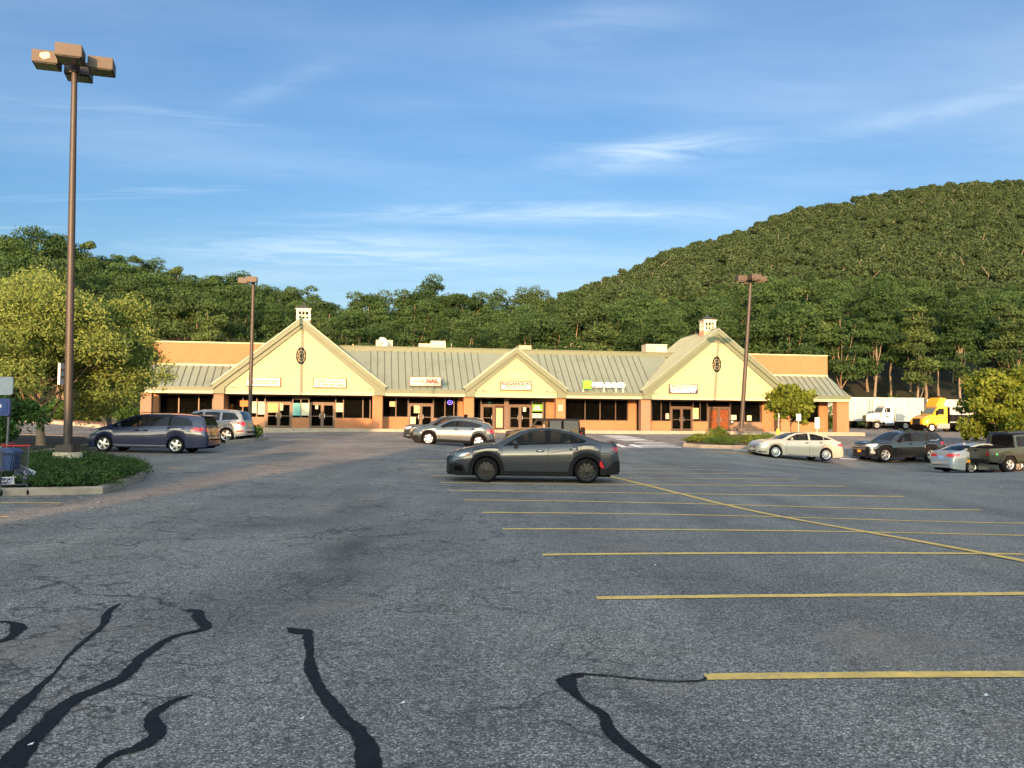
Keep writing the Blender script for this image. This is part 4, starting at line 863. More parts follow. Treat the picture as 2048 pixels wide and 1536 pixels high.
# far hillside wood: one mass of crowns
cl = []; hr = random.Random(3); y = 205.0
bk = MB()
while y < 560:
    x = -20.0
    while x < .66 * y:
        xx = x + hr.uniform(-2.6, 2.6); yy = y + hr.uniform(-2.6, 2.6); px = 1024 + F * xx / yy
        if 1020 < px < 2200 and yy < float(ridgeD(px)) + 14:
            z = float(hz(xx, yy)); h = hr.uniform(8.5, 11.2) + .8 * math.sin(xx / 19 + yy / 31); rr = hr.uniform(1.5, 3.4)
            for q in range(3):
                a = hr.uniform(0, 6.28); k = rr * hr.uniform(.2, .62); s = rr * hr.uniform(.5, .72); cl.append((xx + k * math.cos(a), yy + k * math.sin(a), z + h - s * .9 - k * .4, s, s, s * .95, s * s))
            if hr.random() < .05: bk.tube([(xx, yy - 1, z + 2), (xx + hr.uniform(-1.5, 1.5), yy - 3.2, z + h * .72), (xx + hr.uniform(-2.5, 2.5), yy - 3.6, z + h * .95)], [.22, .14, .06], 4)
        x += 4.4
    y += 4.9
o = bpy.data.objects.new('hillside_wood', leaf_mesh('hillside_wood', cl, 1650000, .36, 8, [LEAF_OAK], up=.35, shell=.72, asp=.7, low_k=1.0)); C.objects.link(o); tag(o, 'dense oak wood covering the large hill on the right', 'wood', kind='stuff')
o = bk.build('hillside_trunks', BARKP); tag(o, 'pale bare trunks and limbs showing among the hillside oaks', 'trunks', kind='stuff')

# ------------------------------------------------------------------ lot trees, shrubs
def tree(name, label, px, D, H, Rr, n, sz, lm, seed, hb=.25, kind='round', r0=.16, zoff=0.0, cat='tree', asp=.4, clumps=None, spread=1.0, bark=None):
    x = px2x(px, D); z = gz(x, D) + zoff; t = thing(name, label, cat, (x, D, z)); r = random.Random(seed); cl = clumps
    if cl is None:
        cl = []
        for j in range(90):
            a = r.uniform(0, 6.28); ph = r.uniform(-1, 1); q = math.sqrt(max(0, 1 - ph * ph)) if ph > 0 else 1 - .25 * ph * ph; k = r.uniform(.5, .92) if ph > -.5 else r.uniform(.15, .92); s = Rr * r.uniform(.16, .28)
            cl.append((Rr * k * q * math.cos(a) * spread, Rr * k * q * math.sin(a), H * (hb + 1) / 2 + H * (1 - hb) / 2 * k * ph, s, s, s * .9, s * s))
    C.objects.link(c := bpy.data.objects.new('crown', leaf_mesh('crown', cl, n, sz, seed, [lm], asp=asp, shell=.55, up=.15, rough=.8))); c.parent = t
    C.objects.link(c := bpy.data.objects.new('trunk', trunk_mesh('trunk', cl, H, r0, seed, bark or BARK, 16, base=-.1))); c.parent = t; return t
LEAF_PEAR = leafmat('pear tree leaves', (.06, .105, .025), (.235, .30, .085), .35); LEAF_YG = leafmat('young tree leaves', (.05, .085, .012), (.20, .25, .04), .4); LEAF_BUSH = leafmat('bush leaves', (.02, .05, .012), (.06, .12, .028), .3); LEAF_JUN = leafmat('juniper sprays', (.022, .052, .014), (.065, .12, .03), .2)
LEAF_HEDGE = leafmat('clipped shrub leaves', (.04, .07, .012), (.11, .16, .03), .25)
tree('pear_tree', 'broad yellow-green tree behind the near lamp post', 84, 37, 7.0, 4.2, 120000, .066, LEAF_PEAR, 21, hb=.17, r0=.17, spread=1.12, zoff=.1)
tree('pear_tree', 'rounded yellow-green tree left of the brick parapet', 216, 46, 6.5, 2.3, 56000, .066, LEAF_PEAR, 22, hb=.10, r0=.15, spread=1.0)
tree('pear_tree', 'yellow-green tree cut by the left picture edge', -40, 39, 7.4, 3.2, 40000, .075, LEAF_PEAR, 23, hb=.2, r0=.16)
tree('parking_tree', 'small bright green tree before the right end of the strip', 1584, 63, 3.9, 1.75, 7500, .13, LEAF_YG, 31, hb=.22, r0=.06, asp=.6)
tree('parking_tree', 'large leafy bright green tree behind the green pickup', 2003, 58, 5.1, 2.9, 24000, .12, LEAF_YG, 32, hb=.10, r0=.1, asp=.6, spread=.95)
def shrub(label, px, D, H, Rr, n, sz, lm, seed, sx=1.0, name='shrub', zoff=.12):
    x = px2x(px, D); r = random.Random(seed); cl = []
    for j in range(26):
        a = r.uniform(0, 6.28); q = Rr * r.uniform(0, .8); s = Rr * r.uniform(.22, .42); cl.append((q * math.cos(a) * sx, q * math.sin(a), H * r.uniform(.25, .78) * (1 - .3 * (q / Rr) ** 2), s * min(sx, 1.3), s, min(s, H * .3), s * s))
    t = thing(name, label, 'shrub', (x, D, gz(x, D) + zoff))
    C.objects.link(c := bpy.data.objects.new('foliage', leaf_mesh('foliage', cl, n, sz, seed, [lm], asp=.45, shell=.5, up=.3))); c.parent = t
    g = MB(); g.tube([(0, 0, -.1), (.02, 0, H * .5)], [.05, .02], 6); g.build('stem', BARK, t)
    return t
shrub('drooping dark evergreen bush behind the blue sign panel', 10, 27, 2.3, 1.15, 6500, .07, LEAF_BUSH, 41)
shrub('leafy bush on the kerbed island behind the silver estate car', 508, 48.6, .85, .55, 1600, .06, LEAF_BUSH, 42)
shrub('clipped round shrub left of the right lamp post', 1437, 53.5, 1.0, .75, 3600, .045, LEAF_HEDGE, 43)
shrub('low spreading shrub at the left end of the right island', 1399, 53, .55, .95, 3600, .045, LEAF_HEDGE, 44, sx=1.3)
shrub('low loose shrub below the round clipped shrub', 1452, 51.8, .5, .9, 2800, .045, LEAF_JUN, 47, sx=1.3)
shrub('long low shrub right of the right lamp post', 1498, 54, .68, 1.0, 3600, .045, LEAF_HEDGE, 45, sx=1.4)
shrub('loose shrub beside the yellow bollard', 1535, 55, .7, .8, 3000, .045, LEAF_HEDGE, 46, sx=1.3)
shrub('dark evergreen shrub seen under the porch at the right end', 1663, 92, 2.4, 1.2, 2400, .10, LEAF_BUSH, 48, zoff=0)
# kerbed islands
def island(label, pts, top_m, kw=.16, h=.15, name='planting_island', closed=True, sub=1.0):
    P2 = []
    n = len(pts)
    for i in range(n):
        a, b2 = Vector(pts[i][:2]), Vector(pts[(i + 1) % n][:2]); k = max(1, int((b2 - a).length / sub))
        for j in range(k): P2.append(a.lerp(b2, j / k))
    n = len(P2); area = sum(P2[i].x * P2[(i + 1) % n].y - P2[(i + 1) % n].x * P2[i].y for i in range(n))
    if area < 0: P2 = P2[::-1]
    def inset(k):
        out = []
        for i in range(n):
            d1 = (P2[i] - P2[i - 1]).normalized(); d2 = (P2[(i + 1) % n] - P2[i]).normalized(); n1 = Vector((-d1.y, d1.x)); n2 = Vector((-d2.y, d2.x)); m_ = (n1 + n2); m_ = m_.normalized() / max(.5, m_.normalized().dot(n1)) if m_.length > .01 else n1; out.append(P2[i] + m_ * k)
        return out
    I = inset(kw); I2 = inset(.03); cen = sum(P2, Vector((0, 0))) / n
    rings = [(P2, -.15), (P2, h - .03), (I2, h), (I, h), (I, h - .06)]; vs = []
    for ring, dz in rings: vs += [(q.x, q.y, gz(q.x, q.y) + dz) for q in ring]
    fs = [(r_ * n + i, r_ * n + (i + 1) % n, (r_ + 1) * n + (i + 1) % n, (r_ + 1) * n + i) for r_ in range(4) for i in range(n)]
    t = thing(name, label, 'island', (cen.x, cen.y, gz(cen.x, cen.y))); off = t.location
    g = MB(); g.add([tuple(Vector(v) - off) for v in vs], fs); g.build('kerb', KERB, t, smooth=30)
    g = MB(); vs = [(q.x, q.y, gz(q.x, q.y) + h - .05) for q in I] + [(cen.x, cen.y, gz(cen.x, cen.y) + h + .02)]; g.add([tuple(Vector(v) - off) for v in vs], [(i, (i + 1) % n, n) for i in range(n)]); g.build('soil', top_m, t)
    return t, I
MULCH = pm('dark mulch', (.018, .015, .013), .95, var=.5, scale=12, bump=1.0, bscale=25); SOIL = pm('island soil', (.05, .035, .022), .95, var=.4, scale=8, bump=.8); REDM = pm('reddish mulch bank', (.30, .13, .07), .95, var=.3, scale=4, bump=.8)
nearpts = [G(*q) for q in ((-260, 985), (-60, 993), (60, 991), (205, 988), (245, 975), (287, 960), (291, 951), (262, 941), (200, 933), (60, 927), (-60, 925))]
t1, I1 = island('kerbed island of juniper around the near lamp post', [p.xy for p in nearpts], SOIL, h=.16, sub=.8)
# juniper carpet on it
def carpet(name, label, poly, n, sz, lm, h, seed, inset=.25, cut=None):
    r = random.Random(seed); xs = [p.x for p in poly]; ys = [p.y for p in poly]; cl = []
    def ins(x, y):
        c = False; j = len(poly) - 1
        for i in range(len(poly)):
            if (poly[i].y > y) != (poly[j].y > y) and x < (poly[j].x - poly[i].x) * (y - poly[i].y) / (poly[j].y - poly[i].y) + poly[i].x: c = not c
            j = i
        return c
    k = 0
    while k < 260:
        x, y = r.uniform(min(xs), max(xs)), r.uniform(min(ys), max(ys))
        if ins(x, y) and not (cut and abs(x - cut[0]) < .5 and abs(y - cut[1]) < .55): s = r.uniform(.28, .5); cl.append((x, y, gz(x, y) + .13 + h * r.uniform(.3, .7), s, s, h * .6, s * s)); k += 1
    o = bpy.data.objects.new(name, leaf_mesh(name, cl, n, sz, seed, [lm], asp=.22, shell=.3, up=.5)); C.objects.link(o); tag(o, label, 'ground cover', kind='stuff')
LP1 = Vector((px2x(137, 25.2), 25.2))
carpet('juniper_carpet', 'feathery green juniper covering the near island', I1, 60000, .055, LEAF_JUN, .30, 9, cut=LP1)
m2 = [G(*q) for q in ((60, 919), (184, 896), (186, 888), (60, 884))]; m2 = [G(20, 926), G(100, 910), G(183, 897)]; m2 += [Vector((m2[-1].x + .6, m2[-1].y + 1.0)), Vector((px2x(184, 45), 45)), Vector((px2x(175, 47), 47)), Vector((px2x(60, 47), 47)), Vector((px2x(-30, 46), 46))]
island('dark mulch island in front of the navy van holding the broad tree', [Vector(p[:2]) for p in m2], MULCH, h=.22)
m3 = [G(452, 889), G(500, 885), G(533, 880), G(535, 876), G(500, 871), G(440, 873)]
island('small kerbed island behind the silver estate car', [p.xy for p in m3], MULCH, h=.2)
fr_ = [G(1366, 893.5), G(1400, 896.5), G(1460, 898), G(1540, 899.5), G(1600, 902)]; bk_ = [Vector((px2x(1600, 62), 62)), Vector((px2x(1500, 63.5), 63.5)), Vector((px2x(1400, 61), 61)), Vector((px2x(1368, 54), 54))]
t4, I4 = island('long kerbed island with clipped shrubs before the right gable', [Vector(p[:2]) for p in fr_ + bk_], SOIL, h=.2)
m5 = [G(60, 849), G(310, 852.5), G(310, 846), G(60, 842)]; m5 = [Vector((px2x(40, 67), 67)), Vector((px2x(200, 66), 66)), Vector((px2x(300, 69), 69)), Vector((px2x(290, 76), 76)), Vector((px2x(150, 78), 78)), Vector((px2x(20, 80), 80))]
island('far kerbed bank of reddish mulch left of the strip', m5, REDM, h=.25)
rr = random.Random(77)
for k, (px, D, lb) in enumerate(((70, 72, 'far leafy shrub on the red mulch bank under the broad tree'), (128, 73, 'far dark shrub on the red mulch bank beside the lamp post'), (178, 74, 'pale far shrub on the red mulch bank by the tree trunk'), (250, 75, 'far shrub on the red mulch bank near the brick wall'))):
    shrub(lb, px, D, 1.7, 1.3, 1500, .14, LEAF_BUSH if k % 2 else LEAF_PEAR, 80 + k, zoff=.1)
# ------------------------------------------------------------------ vehicles
TYRE = pm('tyre rubber', (.008, .008, .0085), .85, var=.2, scale=9, spec=.12); PLAST = pm('black plastic cladding', (.0075, .008, .009), .8, var=.1, spec=.15); UNDER = pm('underbody black', (.003, .003, .003), .95, spec=.05)
SEAT = pm('dark seat cloth', (.04, .04, .042), .9); SEAML = pm('panel gap', (.006, .006, .006), .8); CHROME = pm('bright chrome', (.7, .7, .7), .12, 1.0, var=.02)
ALLOY = pm('silver alloy', (.62, .62, .62), .28, .75, var=.05); ALLOYD = pm('dark grey alloy', (.020, .020, .022), .35, .35); BRAKE = pm('brake dark', (.03, .03, .03), .6, .4)
HEAD = pm('headlight lens', (.42, .43, .43), .08, .35, coat=1); HEADD = pm('dark headlight lens', (.10, .11, .12), .08, .2, coat=1); TAILR = pm('red tail light', (.50, .012, .02), .12, 0, coat=1); TAILD = pm('dark red tail light', (.16, .01, .012), .12, coat=1)
GRILL = pm('grille mesh', (.012, .012, .013), .4); AMBER = pm('amber reflector', (.6, .18, .02), .2); PLATEW = pm('white licence plate', (.6, .6, .6), .5); PLATEO = pm('gold licence plate', (.7, .32, .04), .5)
CGL = glass('car glass', (.55, .60, .60), .72, .02, (.010, .013, .016)); CGLD = glass('privacy car glass', (.12, .13, .14), .22, .02, (.010, .012, .015)); WSH = glass('windshield glass', (.5, .56, .55), .55, .02, (.03, .04, .045))
def wheel(parent, x, y, z, rad, rimr, width, style, side, mrim, name='wheel'):
    """side: -1 near flank, +1 far flank"""
    t = bpy.data.objects.new(name, None); C.objects.link(t); t.parent = parent; t.location = (x, y, z); t.empty_display_size = .1
    if side > 0: t.rotation_euler = (0, 0, math.pi)
    w = width / 2; g = MB(); g.lathe([(rimr, -w + .01), (rimr + .015, -w - .004), (rad - .05, -w - .012), (rad - .015, -w + .012), (rad, -w + .04), (rad, w - .04), (rad - .02, w), (rimr, w)], 40)
    for k in (-.35, 0, .35): g.lathe([(rad + .002, k * w - .006), (rad + .002, k * w + .006)], 40)
    g.build('tyre', TYRE, t, smooth=35)
    g = MB(); g.lathe([(rimr + .004, -w + .0), (rimr - .02, -w + .015), (rimr - .025, -w + .05), (rimr - .03, w - .03)], 40)
    n, wid, kind = style; dep = -w + .03
    for k in range(n):
        for off in ((-.11, .11) if kind == 'y' else (0,)):
            a = 2 * math.pi * k / n + .3
            M_ = Matrix.Rotation(a, 4, 'Y'); r0, r1 = .03, rimr - .015
            x0 = 0; w0, w1 = wid * .8, wid * (.75 if kind == 'y' else 1.25)
            sh = off * rimr * 1.6
            vs = [(x0 - w0 / 2, dep - .012, r0), (x0 + w0 / 2, dep - .012, r0), (sh + w1 / 2, dep + .002, r1), (sh - w1 / 2, dep + .002, r1)]
            vs2 = [(p[0], p[1] + .03, p[2]) for p in vs]; g.add([M_ @ Vector(v) for v in vs + vs2], [(3, 2, 1, 0), (4, 5, 6, 7), (0, 1, 5, 4), (1, 2, 6, 5), (2, 3, 7, 6), (3, 0, 4, 7)])
    g.lathe([(.001, dep - .025), (.045, dep - .022), (.06, dep - .005), (.06, dep + .03)], 20); g.build('rim', mrim, t, smooth=35)
    g = MB(); g.lathe([(.001, dep + .05), (rimr - .04, dep + .05), (rimr - .04, dep + .07)], 28); g.build('brake_disc', BRAKE, t, smooth=35)
    return t
def arr(pts): a = np.array(pts, float); return a[:, 0], a[:, 1]
def car(name, label, S, px, D, rz, z=None, cat='car', tilt=0.0):
    """S: side profile traced in metres, x from the front bumper (0) to the rear; the car's nose points to -x"""
    L_, W = S['L'], S['W'] / 2; tx, tz = arr(S['top']); bx, bz = arr(S['belt']); sx, sz = arr(S['sill']); wx, ww = arr(S.get('plan') or [(0, .66), (.06, .78), (.18, .88), (.45, .955), (.9, .99), (1.4, 1), (L_ - 1.2, 1), (L_ - .6, .975), (L_ - .25, .93), (L_ - .08, .86), (L_, .74)])
    lx, lz = arr(S['dlo_lo']); ux, uz = arr(S['dlo_hi']); xa, xb = S['wheels']; Ra = S['arch']; rad = S['rad']; tum = S.get('tum', .42)
    cw0, cw1 = S['ws']; cr0, cr1 = S['rw']; d0, d1 = lx[0], lx[-1]; pil = S['pillars']
    st = set(np.round(np.linspace(0, L_, 56), 4)) | {.015, .04, .08, .13, L_ - .015, L_ - .04, L_ - .08, L_ - .13}
    for xc in (xa, xb): st |= {round(xc + Ra * math.cos(a), 4) for a in np.linspace(0.0001, math.pi - .0001, 19)} | {round(xc - Ra - .004, 4), round(xc + Ra + .004, 4)}
    for p in pil: st |= {round(p[0], 4), round(p[1], 4)}
    st |= {round(v, 4) for v in (*lx, *ux, cw0, cw1, cr0, cr1, d0 - .02, d1 + .02, *tx) if 0 <= v <= L_}
    X = np.array(sorted(st)); keep = np.concatenate([[True], np.diff(X) > .0015]); X = X[keep]
    top = np.interp(X, tx, tz); belt = np.minimum(np.interp(X, bx, bz), top - .025); sill0 = np.interp(X, sx, sz); hw = np.interp(X, wx, ww) * W
    sill = sill0.copy()
    for xc in (xa, xb):
        m = np.abs(X - xc) < Ra; sill[m] = np.maximum(sill[m], rad + np.sqrt(np.maximum(0, Ra ** 2 - (X[m] - xc) ** 2)))
    sill = np.minimum(sill, belt - .06)
    rows = []; NR = 13; sq = S.get('square', 0)
    for i, x in enumerate(X):
        s, b, t, w = sill[i], belt[i], top[i], hw[i]; h = b - s; g_ = max(.02, t - b); yb = w * (.93 + .05 * sq)
        yS = lambda z: yb - tum * (z - b) * (1 + .25 * (z - b) / max(g_, .2))
        if d0 <= x <= d1: zl, zh = np.interp(x, lx, lz), np.interp(x, ux, uz)
        else: zl, zh = b + .25 * g_, b + .6 * g_
        zl = min(max(zl, b + .06 * g_), b + .86 * g_); zh = min(max(zh, zl), b + .88 * g_)
        y9 = yS(b + .93 * g_) - .012; c = min(.04, .3 * g_) * (1 - .5 * sq); y10 = max(.1, y9 - .09)
        rows.append([(w - .17, s + .01), (w - .02, s), (w * .985, s + .14 * h), (w * .998, s + .42 * h), (w * 1.0 if not sq else w, s + .62 * h), (w * .985, s + .86 * h), (yb, b), (yS(zl), zl), (yS(zh), zh), (y9, b + .93 * g_), (y10, t - c), (.5 * y10, t - c * .22), (0, t)])
    root = thing(name, label, cat); cx, cy = L_ / 2, 0
    V = []
    for i, x in enumerate(X):
        full = [(y * -1, z_) for y, z_ in rows[i]] + [(y, z_) for y, z_ in rows[i][-2::-1]]
        V += [(x - cx, y, z_) for y, z_ in full]
    nr = 2 * NR - 1; groups = {}
    def put(tag_, f): groups.setdefault(tag_, []).append(f)
    for i in range(len(X) - 1):
        xm = (X[i] + X[i + 1]) / 2
        for j in range(nr - 1):
            jj_ = j if j < NR - 1 else nr - 2 - j; f = (i * nr + j, i * nr + j + 1, (i + 1) * nr + j + 1, (i + 1) * nr + j); tg = 'body'
            if jj_ == 7 and d0 < xm < d1: tg = 'pillar_' + 'abcdef'[[p[0] < xm < p[1] for p in pil].index(True)] if any(p[0] < xm < p[1] for p in pil) else ('side_window_rear' if xm > S.get('dark_from', 99) else 'side_window')
            elif jj_ >= 10 and cw0 < xm < cw1: tg = 'windshield'
            elif jj_ >= 10 and cr0 < xm < cr1: tg = 'rear_window'
            elif S.get('roofm') and jj_ >= 9 and cw1 <= xm <= cr0: tg = 'roof'
            elif jj_ <= 1 and S.get('clad') : tg = 'cladding'
            elif jj_ <= 2 and S.get('clad', 0) and (xm < S.get('cladf', .0) or xm > L_ - S.get('cladr', .0)): tg = 'cladding'
            if tg.startswith('pillar') or tg in ('side_window', 'side_window_rear'): tg += '_l' if j < NR else '_r'
            put(tg, f)
    for e in (0, len(X) - 1):
        ring = [e * nr + j for j in range(nr)]; half = NR - 1
        for j in range(1, half): 
            tg = 'cladding' if S.get('clad') and j <= 2 else 'body'
            put(tg, (ring[j], ring[j + 1], ring[nr - 2 - j], ring[nr - 1 - j]) if j + 1 < half else (ring[j], ring[j + 1], ring[nr - 1 - j]))
    bvh = BVHTree.FromPolygons([Vector(v) for v in V], [f for fs in groups.values() for f in fs])
    PAINT = S['paint']; mats = {'body': PAINT, 'pillar': S.get('pillarm', PLAST), 'side_window': S.get('glass', CGL), 'side_window_rear': CGLD, 'windshield': WSH, 'rear_window': S.get('rglass', CGLD), 'roof': S.get('roofm'), 'cladding': PLAST}
    names = {'side_window_rear': 'side_window', 'pillar': 'window_pillar'}
    objs = {}
    for tg, fs in groups.items():
        used = sorted({i for f in fs for i in f}); mp = {u: k for k, u in enumerate(used)}; g = MB(); g.add([V[u] for u in used], [tuple(mp[i] for i in f) for f in fs])
        tb = tg[:-2] if tg[-2:] in ('_l', '_r') else tg; tb = 'pillar' if tb.startswith('pillar') else tb; objs[tg] = g.build(names.get(tb, tb), mats[tb], root, smooth=32)
    body = objs['body']
    def hit(axis, u, v, side):
        if axis == 'S': o_, d_ = Vector((u - cx, 3 * side, v)), Vector((0, -side, 0))
        elif axis == 'F': o_, d_ = Vector((-4 - cx, u, v)), Vector((1, 0, 0))
        else: o_, d_ = Vector((L_ + 4 - cx, u, v)), Vector((-1, 0, 0))
        r_ = bvh.ray_cast(o_, d_); return (r_[0], d_) if r_[0] is not None else (None, d_)
    def panel(nm, axis, poly, m, off=.006, nc=10, nrw=3, both=True, par=None):
        us = [p[0] for p in poly]; u0, u1 = min(us), max(us); cols = sorted(set(list(np.linspace(u0 + 1e-4, u1 - 1e-4, nc)) + [min(max(u, u0 + 1e-4), u1 - 1e-4) for u in us]))
        for side in ((-1, 1) if both else (-1,)):
            g = MB(); vs = []; ok = True; last = None
            for u in cols:
                zs = []
                for (a, b_), (c_, d_) in zip(poly, poly[1:] + poly[:1]):
                    if (a - u) * (c_ - u) <= 0 and abs(a - c_) > 1e-9: zs.append(b_ + (d_ - b_) * (u - a) / (c_ - a))
                lo, hi = min(zs), max(zs)
                for k in range(nrw):
                    v = lo + (hi - lo) * k / (nrw - 1); uu = u if axis == 'S' else u * (-side if axis != 'S' else 1)
                    p, d_ = hit(axis, uu, v, side)
                    if p is None and last is None:
                        for q in range(1, 40):
                            p, d_ = hit(axis, uu * (1 - q * .02) if axis != 'S' else uu + (.01 * q if uu < cx else -.01 * q), v + .004 * q, side)
                            if p is not None: break
                    if p is None: p = last or Vector((0, 0, v))
                    if last is None or True: last = p
                    vs.append(p - d_ * off)
            n = len(cols)
            for i in range(n - 1):
                for k in range(nrw - 1): g.f.append([i * nrw + k, i * nrw + k + 1, (i + 1) * nrw + k + 1, (i + 1) * nrw + k]); g.m.append(0)
            g.v = [tuple(v) for v in vs]; g.build(nm, m, par or root, smooth=50)
    def seam(pts, wd=.014, m=SEAML):
        g = MB()
        for side in (-1, 1):
            prev = None
            for (a, b_) in [(pts[i][0] + (pts[i + 1][0] - pts[i][0]) * k / 8, pts[i][1] + (pts[i + 1][1] - pts[i][1]) * k / 8) for i in range(len(pts) - 1) for k in range(9)]:
                p, d_ = hit('S', a, b_, side)
                if p is None: prev = None; continue
                p = p - d_ * .003
                if prev is not None and (p - prev).length > 1e-4:
                    tt = (p - prev).normalized(); nn = tt.cross(d_).normalized() * wd / 2; g.add([prev - nn, prev + nn, p + nn, p - nn], [(0, 1, 2, 3)])
                prev = p
        g.build('door_seam', m, root)
    for s_ in S.get('seams', []): seam(s_)
    for (nm, ax, poly, m, *rest) in S.get('panels', []):
        panel(nm, ax, poly, m, both=(ax == 'S' or (rest and rest[0] == 2)), off=(rest[1] if len(rest) > 1 else .006))
    if S.get('archm'):
        for xc in (xa, xb):
            for side in (-1, 1):
                g = MB(); vs = []; n = 26; aw = S.get('archw', .075)
                for k in range(n + 1):
                    a = math.pi * (-.08 + 1.16 * k / n)
                    for q, off in ((Ra - .012, .0), (Ra + .004, .022), (Ra + aw - .012, .02), (Ra + aw, .002)):
                        x_ = xc + q * math.cos(a); z_ = max(rad + q * math.sin(a), .19); p, d_ = hit('S', x_, max(z_, rad + (Ra + .012) * math.sin(a)), side)
                        yy = (p.y if p is not None else side * (W - .02)); vs.append((x_ - cx, yy + side * off, z_))
                for k in range(n):
                    for q in range(3): g.f.append([k * 4 + q, k * 4 + q + 1, (k + 1) * 4 + q + 1, (k + 1) * 4 + q]); g.m.append(0)
                g.v = vs; g.build('wheel_arch', S['archm'], root, smooth=40)
    for (x_, z_, ln, m) in S.get('handles', []):
        for side in (-1, 1):
            p, d_ = hit('S', x_, z_, side)
            if p is None: continue
            g = MB(); g.ball((x_ - cx, p.y + side * .006, z_), (ln / 2 + .03, .012, .032), 12, 6); g.mat(1); g.ball((x_ - cx, p.y + side * .028, z_ + .003), (ln / 2, .014, .013), 12, 6); g.build('door_handle', [UNDER, m], root, smooth=50)
    if S.get('mirror'):
        x_, z_, m = S['mirror']
        for side in (-1, 1):
            p, d_ = hit('S', x_, z_, side); yy = p.y if p is not None else side * W * .9; g = MB(); g.ball((x_ - cx, yy + side * .15, z_ + .03), (.07, .115, .075), 12, 8); g.tube([(x_ - cx + .02, yy - side * .02, z_ - .05), (x_ - cx + .01, yy + side * .12, z_ - .01)], [.035, .03], 6); g.build('wing_mirror', m, root, smooth=50)
    # inside and below
    g = MB(); yb = W - .22; fl = float(np.interp(L_ / 2, sx, sz)); g.box((.25 - cx, -yb, fl - .02), (L_ - .25 - cx, yb, fl + .22)); 
    bm_ = float(np.interp(xa, bx, bz)); 
    for xc in (xa, xb): g.box((xc - Ra - .05 - cx, -(W - .26), fl), (xc + Ra + .05 - cx, W - .26, min(rad + Ra + .03, float(np.interp(xc, bx, bz)) - .08)))
    for xc in (xa, xb): g.tube([(xc - cx, -W + .2, rad), (xc - cx, W - .2, rad)], .05, 6)
    g.build('underbody', UNDER, root)
    g = MB(); zb = float(np.interp(L_ / 2, bx, bz))
    for xs in S.get('seats', []):
        for yy in (-.38, .38):
            g.box((xs - .25 - cx, yy - .24, zb - .55), (xs + .2 - cx, yy + .24, zb - .38)); g.prism([(xs + .1 - cx, zb - .45), (xs + .24 - cx, zb - .45), (xs + .36 - cx, zb + .12), (xs + .27 - cx, zb + .12)], 'y', yy - .22, yy + .22); g.box((xs + .27 - cx, yy - .12, zb + .14), (xs + .37 - cx, yy + .12, zb + .32))
    if S.get('seats'):
        g.prism([(cw0 + .02 - cx, zb - .3), (cw0 + .62 - cx, zb - .3), (cw0 + .5 - cx, zb - .04), (cw0 + .12 - cx, zb - .02)], 'y', -W + .3, W - .3); g.build('seats', SEAT, root)
    for i, xc in enumerate((xa, xb)):
        for side in (-1, 1): wheel(root, xc - cx, side * (W - S.get('tw', .215) / 2 - .015 + S.get('poke', 0)), rad, rad, S['rimr'], S.get('tw', .215), S['style'], side, S['rimm'])
    if S.get('extra'): S['extra'](root, cx, W, hit, panel)
    # place
    gx_ = px2x(px, D); ca, sa = math.cos(rz), math.sin(rz)
    zf = gz(gx_ - ca * L_ * .3, D - sa * L_ * .3); zr = gz(gx_ + ca * L_ * .3, D + sa * L_ * .3)
    root.location = (gx_, D, (zf + zr) / 2 if z is None else z); root.rotation_euler = (0, -max(-.05, min(.05, math.atan2(zr - zf, .6 * L_))), rz); return root
def tr(pts, x0, y0, s, ): return [((x - x0) / s, (y0 - y) / s) for x, y in pts]     # traced points -> metres

